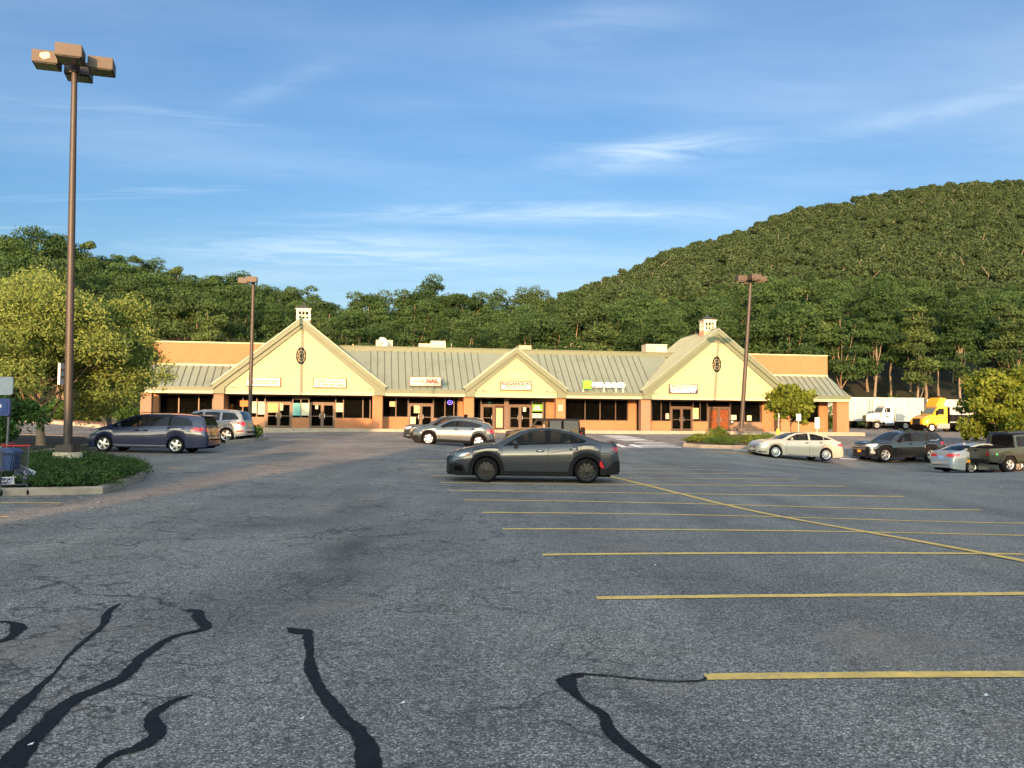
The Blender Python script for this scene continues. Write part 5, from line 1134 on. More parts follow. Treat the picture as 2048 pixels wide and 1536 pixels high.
# --- charcoal sports saloon in the foreground
q = lambda pts: tr(pts, 70, 697, 409.6)          # photo close-up trace, 5.535 zoom x 74 px/m
wr = dict(L=4.66, W=1.80, paint=paint('charcoal metallic paint', (.009, .0135, .022), .45, .3),
    top=[(0, .60), (.02, .68), (.07, .755), (.20, .81), (.45, .885), (.75, .945), (1.05, .985), (1.28, 1.01), (1.40, 1.055), (1.70, 1.24), (1.98, 1.375), (2.2, 1.435), (2.5, 1.462), (2.8, 1.462), (3.1, 1.435), (3.4, 1.375), (3.7, 1.275), (4.0, 1.165), (4.2, 1.10), (4.4, 1.085), (4.53, 1.085), (4.57, 1.06), (4.60, .95), (4.63, .75), (4.66, .60)],
    belt=[(0, .55), (.08, .68), (.3, .79), (.7, .87), (1.1, .93), (1.5, .95), (2.6, .985), (3.3, 1.02), (3.8, 1.055), (4.1, 1.05), (4.5, 1.04), (4.66, .58)],
    sill=[(0, .25), (.05, .20), (.4, .17), (1.3, .185), (3.6, .185), (4.2, .22), (4.6, .24), (4.66, .30)],
    dlo_lo=[(1.53, .965), (2.0, .975), (2.72, 1.0), (3.3, 1.02), (3.62, 1.05), (3.76, 1.115)], dlo_hi=[(1.53, .97), (1.75, 1.11), (2.05, 1.28), (2.35, 1.375), (2.7, 1.395), (3.0, 1.375), (3.35, 1.29), (3.62, 1.19), (3.76, 1.12)],
    ws=(1.30, 2.12), rw=(3.32, 4.12), pillars=[(1.86, 1.89), (2.68, 2.80), (3.40, 3.43)], wheels=(1.085, 3.76), arch=.375, rad=.325, rimr=.24, tw=.24, style=(10, .03, 's'), rimm=ALLOYD, archm=PLAST, archw=.11, clad=1, tum=.40, dark_from=9, rglass=CGL, seats=[1.95, 2.85],
    seams=[[(1.50, .94), (1.50, .55), (1.56, .30)], [(2.74, .98), (2.72, .6), (2.70, .30)], [(3.60, 1.03), (3.60, .85), (3.42, .66)], [(1.50, .30), (3.4, .30)]],
    handles=[(2.52, .845, .17, CHROME), (3.42, .905, .17, CHROME)], mirror=(1.87, 1.01, paint('charcoal metallic paint', (.009, .0135, .022))),
    panels=[('headlight', 'S', [(.20, .70), (.34, .775), (.62, .80), (.66, .785), (.50, .69), (.36, .655)], HEADD, 0, .007), ('headlight_lens', 'S', [(.36, .68), (.42, .75), (.60, .785), (.62, .77), (.48, .70), (.42, .665)], HEAD, 0, .012),
            ('turn_signal', 'S', [(.50, .70), (.62, .765), (.66, .76), (.56, .70)], AMBER, 0, .014),
            ('grille', 'F', [(-.62, .50), (-.55, .66), (.55, .66), (.62, .50), (.45, .42), (-.45, .42)], GRILL), ('lower_intake', 'F', [(-.55, .24), (-.5, .36), (.5, .36), (.55, .24)], GRILL), ('licence_plate', 'F', [(-.16, .40), (-.16, .50), (.16, .50), (.16, .40)], PLATEW, 0, .02),
            ('fog_light_trim', 'S', [(.08, .30), (.10, .46), (.26, .50), (.46, .46), (.56, .30), (.5, .24), (.2, .22)], PLAST, 0, .006), ('fog_pocket', 'S', [(.2, .31), (.24, .42), (.42, .41), (.48, .31), (.4, .28)], UNDER, 0, .011),
            ('headlight', 'F', [(.5, .67), (.55, .76), (.76, .79), (.80, .70)], HEADD, 2), ('tail_light', 'S', [(4.38, .90), (4.44, .97), (4.57, .98), (4.60, .88), (4.52, .82)], TAILD), ('tail_light', 'R', [(.35, .86), (.38, .97), (.78, .97), (.80, .84)], TAILR, 2), ('tail_light', 'R', [(-.2, .12 + .76), (-.2, .96), (.2, .96), (.2, .88)], PLAST),
            ('side_reflector', 'S', [(4.10, .48), (4.10, .585), (4.14, .60), (4.20, .50), (4.21, .42), (4.18, .40)], TAILR, 0, .028), ('rear_diffuser', 'R', [(-.7, .26), (-.68, .55), (.68, .55), (.7, .26)], PLAST), ('rocker', 'S', [(1.50, .19), (1.52, .30), (3.38, .30), (3.40, .19)], PLAST, 0, .016),
            ('rear_bumper_trim', 'S', [(4.15, .25), (4.22, .34), (4.34, .44), (4.55, .60), (4.64, .60), (4.64, .30), (4.4, .25)], PLAST, 0, .014), ('character_line', 'S', [(2.78, .80), (3.28, .885), (3.52, .885), (3.5, .875), (3.25, .872), (2.78, .79)], SEAML)])
def wrx_extra(root, cx, W, hit, panel):
    g = MB(); g.prism([(.72 - cx, .93), (.74 - cx, 1.0), (.80 - cx, 1.012), (1.24 - cx, 1.025), (1.26 - cx, .99)], 'y', -.30, .30); g.build('hood_scoop', wr['paint'], root, bevel=.012); g = MB(); g.box((.715 - cx, -.26, .95), (.735 - cx, .26, .99)); g.build('scoop_mouth', GRILL, root)
    g = MB(); g.box((4.42 - cx, -.66, 1.085), (4.60 - cx, .66, 1.105)); g.build('boot_spoiler', wr['paint'], root, bevel=.008)
    for s in (-.5, -.38, .38, .5): g = MB(); g.tube([(4.50 - cx, s, .27), (4.66 - cx, s, .27)], .045, 12); g.build('exhaust_tip', CHROME, root, smooth=40)
wr['extra'] = wrx_extra
car('parked_car', 'charcoal sports saloon with black wheels in the foreground bays', wr, 1066, 24.9, R(-1.0))

# --- navy minivan
sv = dict(L=5.12, W=1.98, paint=paint('navy metallic paint', (.005, .010, .042), .35, .28),
    top=[(0, .50), (.02, .62), (.07, .72), (.22, .88), (.50, 1.0), (.9, 1.11), (1.14, 1.19), (1.5, 1.38), (1.85, 1.54), (2.1, 1.60), (2.6, 1.645), (3.4, 1.655), (4.2, 1.63), (4.72, 1.585), (4.86, 1.56), (4.92, 1.38), (5.02, 1.08), (5.06, .80), (5.12, .62), (5.12, .48)],
    belt=[(0, .46), (.1, .68), (.3, .85), (.8, .97), (1.3, 1.0), (2.4, 1.04), (3.6, 1.10), (4.5, 1.11), (5.0, 1.02), (5.12, .45)],
    sill=[(0, .25), (.1, .20), (.5, .19), (1.5, .22), (3.6, .22), (4.6, .24), (5.05, .27), (5.12, .34)],
    dlo_lo=[(1.08, 1.05), (1.5, 1.05), (2.34, 1.06), (3.55, 1.11), (4.45, 1.135), (4.5, 1.18)], dlo_hi=[(1.08, 1.055), (1.35, 1.20), (1.75, 1.38), (2.05, 1.49), (2.4, 1.515), (3.5, 1.515), (4.2, 1.47), (4.4, 1.36), (4.5, 1.19)],
    ws=(1.14, 1.98), rw=(4.80, 4.98), pillars=[(1.36, 1.46), (2.31, 2.46), (3.47, 3.57)], wheels=(.80, 3.83), arch=.385, rad=.34, rimr=.235, tw=.22, style=(5, .075, 's'), rimm=ALLOY, tum=.30, dark_from=2.46, rglass=CGLD, seats=[1.95, 2.9],
    seams=[[(1.40, 1.02), (1.22, .75), (1.24, .32)], [(2.40, 1.05), (2.42, .6), (2.40, .30)], [(3.55, 1.1), (3.55, .82), (3.38, .62)], [(3.6, .92), (4.45, .93)]],
    handles=[(2.20, .92, .17, PLAST), (2.55, .925, .17, PLAST)], mirror=(1.48, 1.10, paint('navy metallic paint', (.005, .010, .042))),
    panels=[('headlight', 'S', [(.13, .74), (.22, .86), (.50, .95), (.54, .93), (.36, .79), (.2, .72)], HEAD), ('headlight', 'F', [(.5, .66), (.55, .80), (.9, .86), (.92, .74)], HEAD, 2), ('grille', 'F', [(-.5, .42), (-.5, .62), (.5, .62), (.5, .42)], GRILL),
            ('tail_light', 'S', [(4.42, .99), (4.48, 1.05), (4.74, 1.075), (4.90, 1.10), (4.94, .93), (4.7, .93), (4.46, .93)], TAILR, 0, .01), ('tail_light', 'R', [(.55, .92), (.55, 1.05), (.9, 1.10), (.92, .92)], TAILR, 2), ('fuel_door', 'S', [(3.68, .78), (3.68, .93), (3.86, .93), (3.86, .78)], paint('navy metallic paint', (.005, .010, .042))),
            ('side_moulding', 'S', [(1.22, .285), (1.25, .33), (3.4, .33), (3.4, .285)], pm('moulding chrome', (.2, .2, .22), .3, .8)), ('rear_bumper_step', 'R', [(-.75, .55), (-.75, .62), (.75, .62), (.75, .55)], PLAST), ('licence_plate', 'R', [(-.16, .78), (-.16, .9), (.16, .9), (.16, .78)], PLATEO)])
def sv_extra(root, cx, W, hit, panel):
    g = MB(); g.prism([(4.62 - cx, 1.58), (4.66 - cx, 1.625), (5.0 - cx, 1.575), (4.98 - cx, 1.55)], 'y', -.66, .66); g.build('roof_spoiler', sv['paint'], root, bevel=.01)
    for s in (-1, 1): g = MB(); g.tube([(2.1 - cx, s * .68, 1.62), (2.4 - cx, s * .68, 1.675), (4.2 - cx, s * .68, 1.66), (4.6 - cx, s * .68, 1.61)], .014, 5); g.build('roof_rail', PLAST, root)
sv['extra'] = sv_extra
car('parked_car', 'navy blue minivan parked beside the mulch island', sv, 311, 38.4, R(-1.5))

# --- silver off-road estate behind the van
ml = dict(L=4.78, W=1.91, paint=paint('silver metallic paint', (.18, .21, .235), .5, .3),
    top=[(0, .6), (.03, .8), (.15, .95), (.6, 1.04), (1.2, 1.12), (1.5, 1.3), (1.95, 1.62), (2.3, 1.70), (3.4, 1.72), (4.1, 1.68), (4.35, 1.62), (4.45, 1.50), (4.62, 1.14), (4.70, .85), (4.78, .66), (4.78, .5)],
    belt=[(0, .55), (.15, .85), (1.2, 1.03), (3.6, 1.10), (4.5, 1.14), (4.78, .5)], sill=[(0, .32), (.5, .26), (4.2, .26), (4.78, .38)],
    dlo_lo=[(1.5, 1.06), (2.6, 1.09), (3.45, 1.12), (3.46, 1.14), (4.30, 1.18), (4.4, 1.22)], dlo_hi=[(1.5, 1.07), (1.95, 1.40), (2.3, 1.56), (3.1, 1.58), (3.3, 1.56), (3.46, 1.54), (3.9, 1.54), (4.15, 1.50), (4.4, 1.23)],
    ws=(1.22, 2.1), rw=(4.36, 4.60), pillars=[(2.45, 2.58), (3.38, 3.50)], pillarm=None, wheels=(.86, 3.78), arch=.42, rad=.375, rimr=.255, tw=.25, style=(5, .09, 's'), rimm=ALLOY, tum=.32, dark_from=2.5, seats=[2.0, 2.9],
    seams=[[(2.5, 1.08), (2.5, .4)], [(3.46, 1.1), (3.44, .8), (3.28, .6)], [(1.6, 1.0), (1.55, .4)]], handles=[(2.35, .98, .16, ALLOY), (3.3, 1.0, .16, ALLOY)], mirror=(1.8, 1.1, PLAST), archm=paint('silver metallic paint', (.18, .21, .235)), archw=.07,
    panels=[('tail_light', 'S', [(4.28, .94), (4.34, 1.06), (4.62, 1.07), (4.66, .90), (4.4, .86)], TAILR, 0, .01), ('tail_light', 'R', [(.6, .88), (.6, 1.06), (.86, 1.08), (.86, .88)], TAILR, 2), ('bumper_trim', 'S', [(4.3, .55), (4.3, .61), (4.70, .63), (4.70, .57)], TAILD, 0, .008), ('headlight', 'S', [(.1, .75), (.2, .9), (.5, .92), (.4, .76)], HEAD), ('licence_plate', 'R', [(-.2, .8), (-.2, .92), (.2, .92), (.2, .8)], PLATEO), ('rear_bumper_step', 'R', [(-.8, .5), (-.8, .58), (.8, .58), (.8, .5)], PLAST)])
ml['pillarm'] = ml['paint']
car('parked_car', 'silver off-road estate half hidden behind the navy minivan', ml, 413, 47.6, R(-2))

# --- grey crossover
tx_ = dict(L=4.54, W=1.82, paint=paint('mid grey metallic paint', (.034, .054, .074), .3, .2),
    top=[(0, .46), (.015, .72), (.06, .83), (.3, .93), (.7, 1.0), (1.3, 1.06), (1.6, 1.24), (2.0, 1.44), (2.3, 1.50), (2.7, 1.52), (3.3, 1.49), (3.8, 1.42), (4.15, 1.36), (4.22, 1.28), (4.38, 1.08), (4.44, .95), (4.48, .72), (4.54, .55), (4.54, .42)],
    belt=[(0, .42), (.1, .74), (.5, .86), (1.4, .98), (2.6, 1.04), (3.4, 1.07), (3.9, 1.16), (4.3, 1.05), (4.54, .4)], sill=[(0, .26), (.1, .22), (.5, .20), (4.1, .22), (4.5, .28), (4.54, .32)],
    dlo_lo=[(1.52, 1.0), (2.5, 1.04), (3.3, 1.08), (3.7, 1.14), (3.85, 1.22)], dlo_hi=[(1.52, 1.01), (1.9, 1.26), (2.15, 1.37), (2.6, 1.415), (3.2, 1.38), (3.6, 1.30), (3.85, 1.23)],
    ws=(1.30, 2.14), rw=(4.14, 4.36), pillars=[(2.54, 2.66)], wheels=(.95, 3.68), arch=.40, rad=.345, rimr=.235, tw=.22, style=(6, .065, 's'), rimm=ALLOY, archm=PLAST, archw=.075, clad=1, tum=.36, dark_from=2.6, seats=[2.0, 2.9],
    seams=[[(1.6, 1.0), (1.5, .7), (1.55, .3)], [(2.6, 1.04), (2.58, .3)], [(3.55, 1.1), (3.5, .85), (3.3, .6)]], handles=[(2.42, .93, .15, PLAST), (3.35, .98, .15, PLAST)], mirror=(1.72, 1.06, PLAST),
    panels=[('headlight', 'S', [(.04, .80), (.12, .86), (.42, .88), (.38, .84), (.1, .79)], HEADD), ('headlight', 'S', [(.1, .52), (.12, .68), (.26, .70), (.3, .56), (.2, .5)], HEADD), ('grille', 'F', [(-.6, .34), (-.55, .70), (.55, .70), (.6, .34)], GRILL), ('grille_upper', 'F', [(-.6, .73), (-.58, .79), (.58, .79), (.6, .73)], GRILL),
            ('tail_light', 'S', [(4.08, .86), (4.10, 1.04), (4.40, 1.06), (4.46, .88), (4.3, .80)], TAILD, 0, .01), ('tail_light', 'R', [(.5, .86), (.5, 1.02), (.84, 1.05), (.84, .84)], TAILR, 2), ('rocker', 'S', [(1.35, .20), (1.37, .36), (3.25, .36), (3.28, .20)], PLAST, 0, .012), ('rear_bumper_trim', 'S', [(4.08, .28), (4.1, .44), (4.5, .52), (4.52, .3)], PLAST, 0, .012), ('front_bumper_trim', 'S', [(.03, .26), (.03, .46), (.3, .5), (.52, .42), (.54, .24)], PLAST, 0, .012)])
car('parked_car', 'grey crossover parked in front of the dark roof-barred estate', tx_, 908, 49.8, R(-1.5))

# --- dark big SUV with cross bars
ex = dict(L=5.05, W=1.98, paint=paint('graphite metallic paint', (.016, .019, .025), .4, .3),
    top=[(0, .5), (.02, .9), (.08, 1.0), (.5, 1.08), (1.4, 1.14), (1.65, 1.3), (2.1, 1.62), (2.4, 1.70), (3.2, 1.74), (4.3, 1.71), (4.62, 1.66), (4.74, 1.5), (4.92, 1.15), (5.0, .8), (5.05, .5)], belt=[(0, .45), (.1, .93), (1.5, 1.07), (4.6, 1.14), (5.05, .5)], sill=[(0, .3), (.5, .25), (4.5, .26), (5.05, .35)],
    dlo_lo=[(1.7, 1.10), (3.0, 1.13), (4.45, 1.17), (4.6, 1.25)], dlo_hi=[(1.7, 1.11), (2.1, 1.42), (2.4, 1.55), (3.4, 1.60), (4.3, 1.54), (4.6, 1.26)], ws=(1.44, 2.2), rw=(4.66, 4.9), pillars=[(2.7, 2.84), (3.75, 3.86)], wheels=(.95, 3.9), arch=.43, rad=.385, rimr=.26, tw=.25, style=(5, .07, 'y'), rimm=ALLOYD, archm=PLAST, clad=1, tum=.3, dark_from=2.8, seats=[2.2, 3.1],
    handles=[(2.6, 1.0, .16, PLAST), (3.65, 1.02, .16, PLAST)], mirror=(1.98, 1.16, PLAST), seams=[[(2.77, 1.1), (2.77, .35)]],
    panels=[('headlight', 'S', [(.04, .80), (.08, .93), (.5, .97), (.46, .84), (.2, .78)], HEAD), ('headlight', 'F', [(.5, .78), (.5, .92), (.85, .94), (.85, .80)], HEAD, 2), ('grille', 'F', [(-.5, .5), (-.5, .90), (.5, .90), (.5, .5)], GRILL), ('tail_light', 'S', [(4.6, .95), (4.6, 1.1), (4.9, 1.12), (4.94, .95)], TAILR), ('bumper_chrome', 'S', [(.05, .40), (.06, .46), (.5, .44), (.5, .40)], CHROME)])
def ex_extra(root, cx, W, hit, panel):
    for xx in (2.55, 3.6): g = MB(); g.tube([(xx - cx, -.72, 1.83), (xx - cx, .72, 1.83)], .025, 6); g.box((xx - .05 - cx, -.76, 1.68), (xx + .05 - cx, -.66, 1.86)); g.box((xx - .05 - cx, .66, 1.68), (xx + .05 - cx, .76, 1.86)); g.build('roof_bar', UNDER, root)
ex['extra'] = ex_extra
car('parked_car', 'dark graphite estate with roof bars behind the grey crossover', ex, 893, 54.2, R(-1.5))

# --- beige silver saloon
so_ = dict(L=4.82, W=1.83, paint=paint('champagne silver paint', (.36, .335, .28), .5, .28),
    top=[(0, .48), (.02, .62), (.08, .72), (.35, .86), (.7, .94), (1.2, 1.0), (1.32, 1.03), (1.7, 1.24), (2.05, 1.37), (2.4, 1.43), (2.8, 1.445), (3.3, 1.42), (3.8, 1.32), (4.2, 1.15), (4.4, 1.06), (4.62, 1.03), (4.70, .99), (4.76, .8), (4.82, .6), (4.82, .45)],
    belt=[(0, .44), (.1, .66), (.5, .83), (1.2, .93), (2.0, .95), (3.4, 1.03), (4.1, 1.05), (4.6, 1.0), (4.82, .45)], sill=[(0, .24), (.1, .20), (.5, .17), (4.3, .18), (4.78, .26), (4.82, .3)],
    dlo_lo=[(1.5, .97), (2.7, 1.0), (3.5, 1.06), (3.95, 1.11), (4.05, 1.14)], dlo_hi=[(1.5, .98), (1.85, 1.19), (2.15, 1.31), (2.6, 1.375), (3.1, 1.36), (3.5, 1.28), (3.85, 1.19), (4.05, 1.145)],
    ws=(1.28, 2.2), rw=(3.5, 4.34), pillars=[(2.74, 2.84), (3.58, 3.61)], wheels=(.93, 3.73), arch=.37, rad=.33, rimr=.235, tw=.22, style=(10, .045, 's'), rimm=ALLOY, tum=.42, rglass=CGL, seats=[2.05, 2.95],
    seams=[[(1.6, .95), (1.48, .7), (1.5, .3)], [(2.8, 1.0), (2.78, .3)], [(3.62, 1.04), (3.6, .8), (3.42, .6)]], handles=[(2.62, .88, .16, CHROME), (3.42, .93, .16, CHROME)], mirror=(1.75, 1.02, paint('champagne silver paint', (.36, .335, .28))),
    panels=[('headlight', 'S', [(.12, .66), (.3, .78), (.66, .87), (.70, .85), (.45, .70), (.25, .62)], HEAD), ('headlight', 'F', [(.45, .62), (.5, .74), (.8, .82), (.82, .68)], HEAD, 2), ('grille', 'F', [(-.42, .46), (-.5, .66), (.5, .66), (.42, .46)], pm('grille bars', (.15, .15, .15), .3, .5)), ('lower_intake', 'F', [(-.6, .22), (-.55, .34), (.55, .34), (.6, .22)], GRILL), ('licence_plate', 'F', [(-.16, .36), (-.16, .48), (.16, .48), (.16, .36)], PLATEW, 0, .015),
            ('lower_intake', 'S', [(.04, .25), (.05, .33), (.42, .31), (.5, .25)], GRILL), ('tail_light', 'S', [(4.32, .84), (4.42, .93), (4.70, .96), (4.74, .84), (4.55, .78)], TAILR, 0, .01), ('tail_light', 'R', [(.45, .80), (.45, .95), (.8, .97), (.82, .80)], TAILR, 2), ('lower_trim', 'S', [(1.5, .19), (1.5, .235), (3.3, .235), (3.3, .19)], CHROME, 0, .008)])
so_['pillarm'] = so_['paint']
car('parked_car', 'champagne silver saloon in front of the right island', so_, 1589, 48.2, R(8))

# --- black SUV
at = dict(L=5.09, W=1.99, paint=paint('gloss black paint', (.003, .0035, .0045), .1, .2),
    top=[(0, .45), (.015, .95), (.06, 1.04), (.4, 1.12), (1.0, 1.17), (1.4, 1.19), (1.7, 1.38), (2.1, 1.64), (2.4, 1.73), (3.0, 1.77), (4.0, 1.76), (4.5, 1.70), (4.62, 1.62), (4.9, 1.22), (4.98, 1.0), (5.03, .7), (5.09, .5)], belt=[(0, .42), (.08, .96), (1.4, 1.10), (2.5, 1.12), (4.5, 1.17), (4.9, 1.1), (5.09, .45)], sill=[(0, .26), (.1, .24), (.5, .24), (4.5, .26), (5.09, .34)],
    dlo_lo=[(1.72, 1.14), (3.0, 1.16), (4.3, 1.20), (4.55, 1.30)], dlo_hi=[(1.72, 1.15), (2.1, 1.46), (2.4, 1.60), (3.0, 1.64), (4.0, 1.61), (4.4, 1.48), (4.55, 1.31)], ws=(1.42, 2.22), rw=(4.6, 4.9), pillars=[(2.74, 2.88), (3.72, 3.86)], wheels=(.98, 3.96), arch=.43, rad=.39, rimr=.27, tw=.25, style=(5, .06, 'y'), rimm=pm('machined alloy', (.45, .45, .46), .3, .6), archm=PLAST, archw=.07, clad=1, tum=.32, dark_from=2.8, seats=[2.2, 3.1],
    handles=[(2.6, 1.02, .17, UNDER), (3.6, 1.04, .17, UNDER)], mirror=(2.02, 1.2, paint('gloss black paint', (.003, .0035, .0045))), seams=[[(2.81, 1.12), (2.8, .35)], [(1.85, 1.1), (1.75, .35)]],
    panels=[('headlight', 'S', [(.04, .86), (.08, .98), (.5, 1.02), (.56, .98), (.4, .84), (.2, .82)], HEAD, 0, .008), ('headlight', 'F', [(.5, .86), (.52, .99), (.86, 1.0), (.88, .84)], HEAD, 2), ('grille', 'F', [(-.55, .60), (-.6, 1.0), (.6, 1.0), (.55, .60)], GRILL), ('lower_intake', 'F', [(-.6, .30), (-.6, .5), (.6, .5), (.6, .30)], GRILL),
            ('grille_bar', 'F', [(-.56, .80), (-.57, .835), (.57, .835), (.56, .80)], ALLOY, 0, .014), ('grille_bar', 'F', [(-.56, .90), (-.57, .93), (.57, .93), (.56, .90)], ALLOY, 0, .014), ('grille_bar', 'F', [(-.56, .70), (-.56, .725), (.56, .725), (.56, .70)], ALLOY, 0, .014), ('licence_plate', 'F', [(-.17, .52), (-.17, .66), (.17, .66), (.17, .52)], PLATEO, 0, .03),
            ('fog_light_trim', 'S', [(.10, .48), (.14, .66), (.24, .68), (.34, .56), (.38, .46), (.3, .44)], HEAD, 0, .012), ('tail_light', 'S', [(4.6, .95), (4.6, 1.15), (4.92, 1.18), (4.98, .98)], TAILD), ('window_chrome', 'S', [(3.9, 1.215), (4.35, 1.22), (4.58, 1.31), (4.56, 1.34), (4.34, 1.24), (3.9, 1.235)], CHROME)])
def at_extra(root, cx, W, hit, panel):
    for s in (-1, 1): g = MB(); g.tube([(2.3 - cx, s * .70, 1.74), (2.5 - cx, s * .70, 1.81), (4.1 - cx, s * .70, 1.80), (4.4 - cx, s * .70, 1.73)], .018, 5); g.build('roof_rail', UNDER, root)
at['extra'] = at_extra
car('parked_car', 'gloss black SUV facing the champagne saloon', at, 1797, 52.0, R(13))

# --- silver saloon seen from behind
fu_ = dict(so_); fu_.update(L=4.87, paint=paint('cool silver paint', (.26, .295, .315), .55, .28), mirror=(1.75, 1.02, paint('cool silver paint', (.26, .295, .315))), pillarm=PLAST, style=(8, .05, 's'), wheels=(.95, 3.80), archm=None,
    top=[(0, .48), (.02, .62), (.08, .72), (.35, .86), (.7, .94), (1.2, 1.0), (1.32, 1.03), (1.7, 1.24), (2.05, 1.39), (2.4, 1.46), (2.8, 1.475), (3.3, 1.43), (3.8, 1.30), (4.2, 1.16), (4.45, 1.12), (4.70, 1.11), (4.76, 1.05), (4.80, .8), (4.87, .62), (4.87, .45)], belt=[(0, .44), (.1, .66), (.5, .83), (1.2, .93), (2.0, .96), (3.4, 1.04), (4.1, 1.07), (4.7, 1.05), (4.87, .45)],
    panels=[('tail_light', 'R', [(.28, .86), (.36, .97), (.6, 1.01), (.86, .99), (.84, .86), (.6, .83)], TAILR, 2), ('tail_light', 'S', [(4.42, .93), (4.5, .98), (4.76, .99), (4.78, .84), (4.65, .84)], TAILR, 0, .01), ('licence_plate', 'R', [(-.17, .74), (-.17, .88), (.17, .88), (.17, .74)], pm('blue white plate', (.25, .4, .6), .4), 0, .015), ('bumper_crease', 'R', [(-.75, .42), (-.78, .45), (.78, .45), (.75, .42)], SEAML), ('lower_chrome', 'R', [(-.7, .32), (-.7, .345), (.7, .345), (.7, .32)], CHROME)])
def fu_extra(root, cx, W, hit, panel): g = MB(); g.prism([(3.25 - cx, 1.42), (3.42 - cx, 1.50), (3.45 - cx, 1.40)], 'y', -.02, .02); g.build('roof_fin', fu_['paint'], root)
fu_['extra'] = fu_extra
car('parked_car', 'cool silver saloon seen from behind beside the green pickup', fu_, 1960, 45.6, R(180 + 16))

# --- boxy off-roaders (black hard top, green pickup)
def box4(L_, paintc, pick=False):
    if not pick:
        return dict(L=L_, W=1.86, square=1, tum=.14, paint=paintc, top=[(0, .72), (.02, 1.0), (.06, 1.10), (.7, 1.18), (1.35, 1.21), (1.40, 1.26), (1.72, 1.80), (1.80, 1.84), (3.0, 1.87), (4.15, 1.85), (4.22, 1.80), (4.28, 1.2), (4.30, .6)], belt=[(0, .66), (.06, 1.02), (.7, 1.10), (1.4, 1.16), (4.2, 1.18), (4.30, .6)], sill=[(0, .55), (.2, .50), (1.2, .46), (3.8, .46), (4.3, .52)],
            plan=[(0, .70), (.25, .74), (.7, .76), (1.3, .80), (1.5, .84), (4.2, .84), (4.3, .82)], dlo_lo=[(1.56, 1.22), (4.12, 1.24)], dlo_hi=[(1.56, 1.24), (1.80, 1.70), (4.08, 1.73), (4.12, 1.70)], ws=(1.40, 1.74), rw=(4.21, 4.28), pillars=[(2.42, 2.52), (3.18, 3.32)], wheels=(.62, 3.60), arch=.47, rad=.41, rimr=.22, tw=.27, poke=.05, style=(5, .07, 's'), rimm=ALLOYD, roofm=PLAST, seats=[2.1, 3.0], dark_from=2.45, pillarm=UNDER, rglass=CGLD, handles=[(2.3, 1.05, .14, PLAST), (3.05, 1.05, .14, PLAST)], mirror=(1.7, 1.27, PLAST), seams=[[(1.6, 1.15), (1.6, .5)], [(2.47, 1.17), (2.47, .5)], [(3.2, 1.17), (3.2, .8)]],
            panels=[('grille', 'F', [(-.5, .72), (-.5, 1.0), (.5, 1.0), (.5, .72)], GRILL), ('headlight', 'F', [(.42, .80), (.44, .96), (.6, .98), (.62, .80)], HEAD, 2)])
    return dict(L=L_, W=1.88, square=1, tum=.14, paint=paintc, top=[(0, .72), (.02, 1.0), (.06, 1.12), (.7, 1.22), (1.35, 1.25), (1.40, 1.30), (1.72, 1.80), (1.80, 1.84), (2.6, 1.88), (3.55, 1.87), (3.62, 1.82), (3.66, 1.26), (3.72, 1.22), (5.30, 1.22), (5.32, .6)], belt=[(0, .66), (.06, 1.05), (.7, 1.13), (1.4, 1.18), (5.3, 1.19), (5.32, .58)], sill=[(0, .58), (.2, .52), (1.2, .50), (5.1, .56), (5.32, .62)],
        plan=[(0, .70), (.25, .74), (.7, .76), (1.3, .82), (1.5, .88), (5.3, .88), (5.32, .87)], dlo_lo=[(1.56, 1.24), (3.56, 1.25)], dlo_hi=[(1.56, 1.26), (1.80, 1.72), (3.52, 1.75), (3.56, 1.72)], ws=(1.40, 1.74), rw=(3.56, 3.66), pillars=[(2.42, 2.54), (3.30, 3.44)], wheels=(.75, 4.25), arch=.50, rad=.425, rimr=.225, tw=.28, poke=.06, style=(5, .075, 's'), rimm=ALLOY, roofm=PLAST, seats=[2.1, 3.0], dark_from=2.5, rglass=CGL, handles=[(2.3, 1.08, .14, PLAST), (3.05, 1.08, .14, PLAST)], mirror=(1.7, 1.3, PLAST), seams=[[(3.66, 1.2), (3.66, .55)], [(2.48, 1.2), (2.48, .5)]],
        panels=[('tailgate', 'R', [(-.62, .72), (-.62, 1.19), (.62, 1.19), (.62, .72)], paintc), ('tail_light', 'R', [(.66, .84), (.66, 1.08), (.81, 1.08), (.81, .84)], TAILD, 2, .03), ('tailgate_slot', 'R', [(-.13, 1.08), (-.13, 1.14), (.13, 1.14), (.13, 1.08)], UNDER, 0, .012), ('tailgate_ridge', 'R', [(-.6, 1.10), (-.6, 1.125), (-.16, 1.125), (-.16, 1.10)], SEAML, 0, .012), ('round_badge', 'S', [(4.86 + .07 * math.cos(a * .524), .93 + .07 * math.sin(a * .524)) for a in range(12)], pm('green round sticker', (.08, .35, .12), .4), 0, .012)])
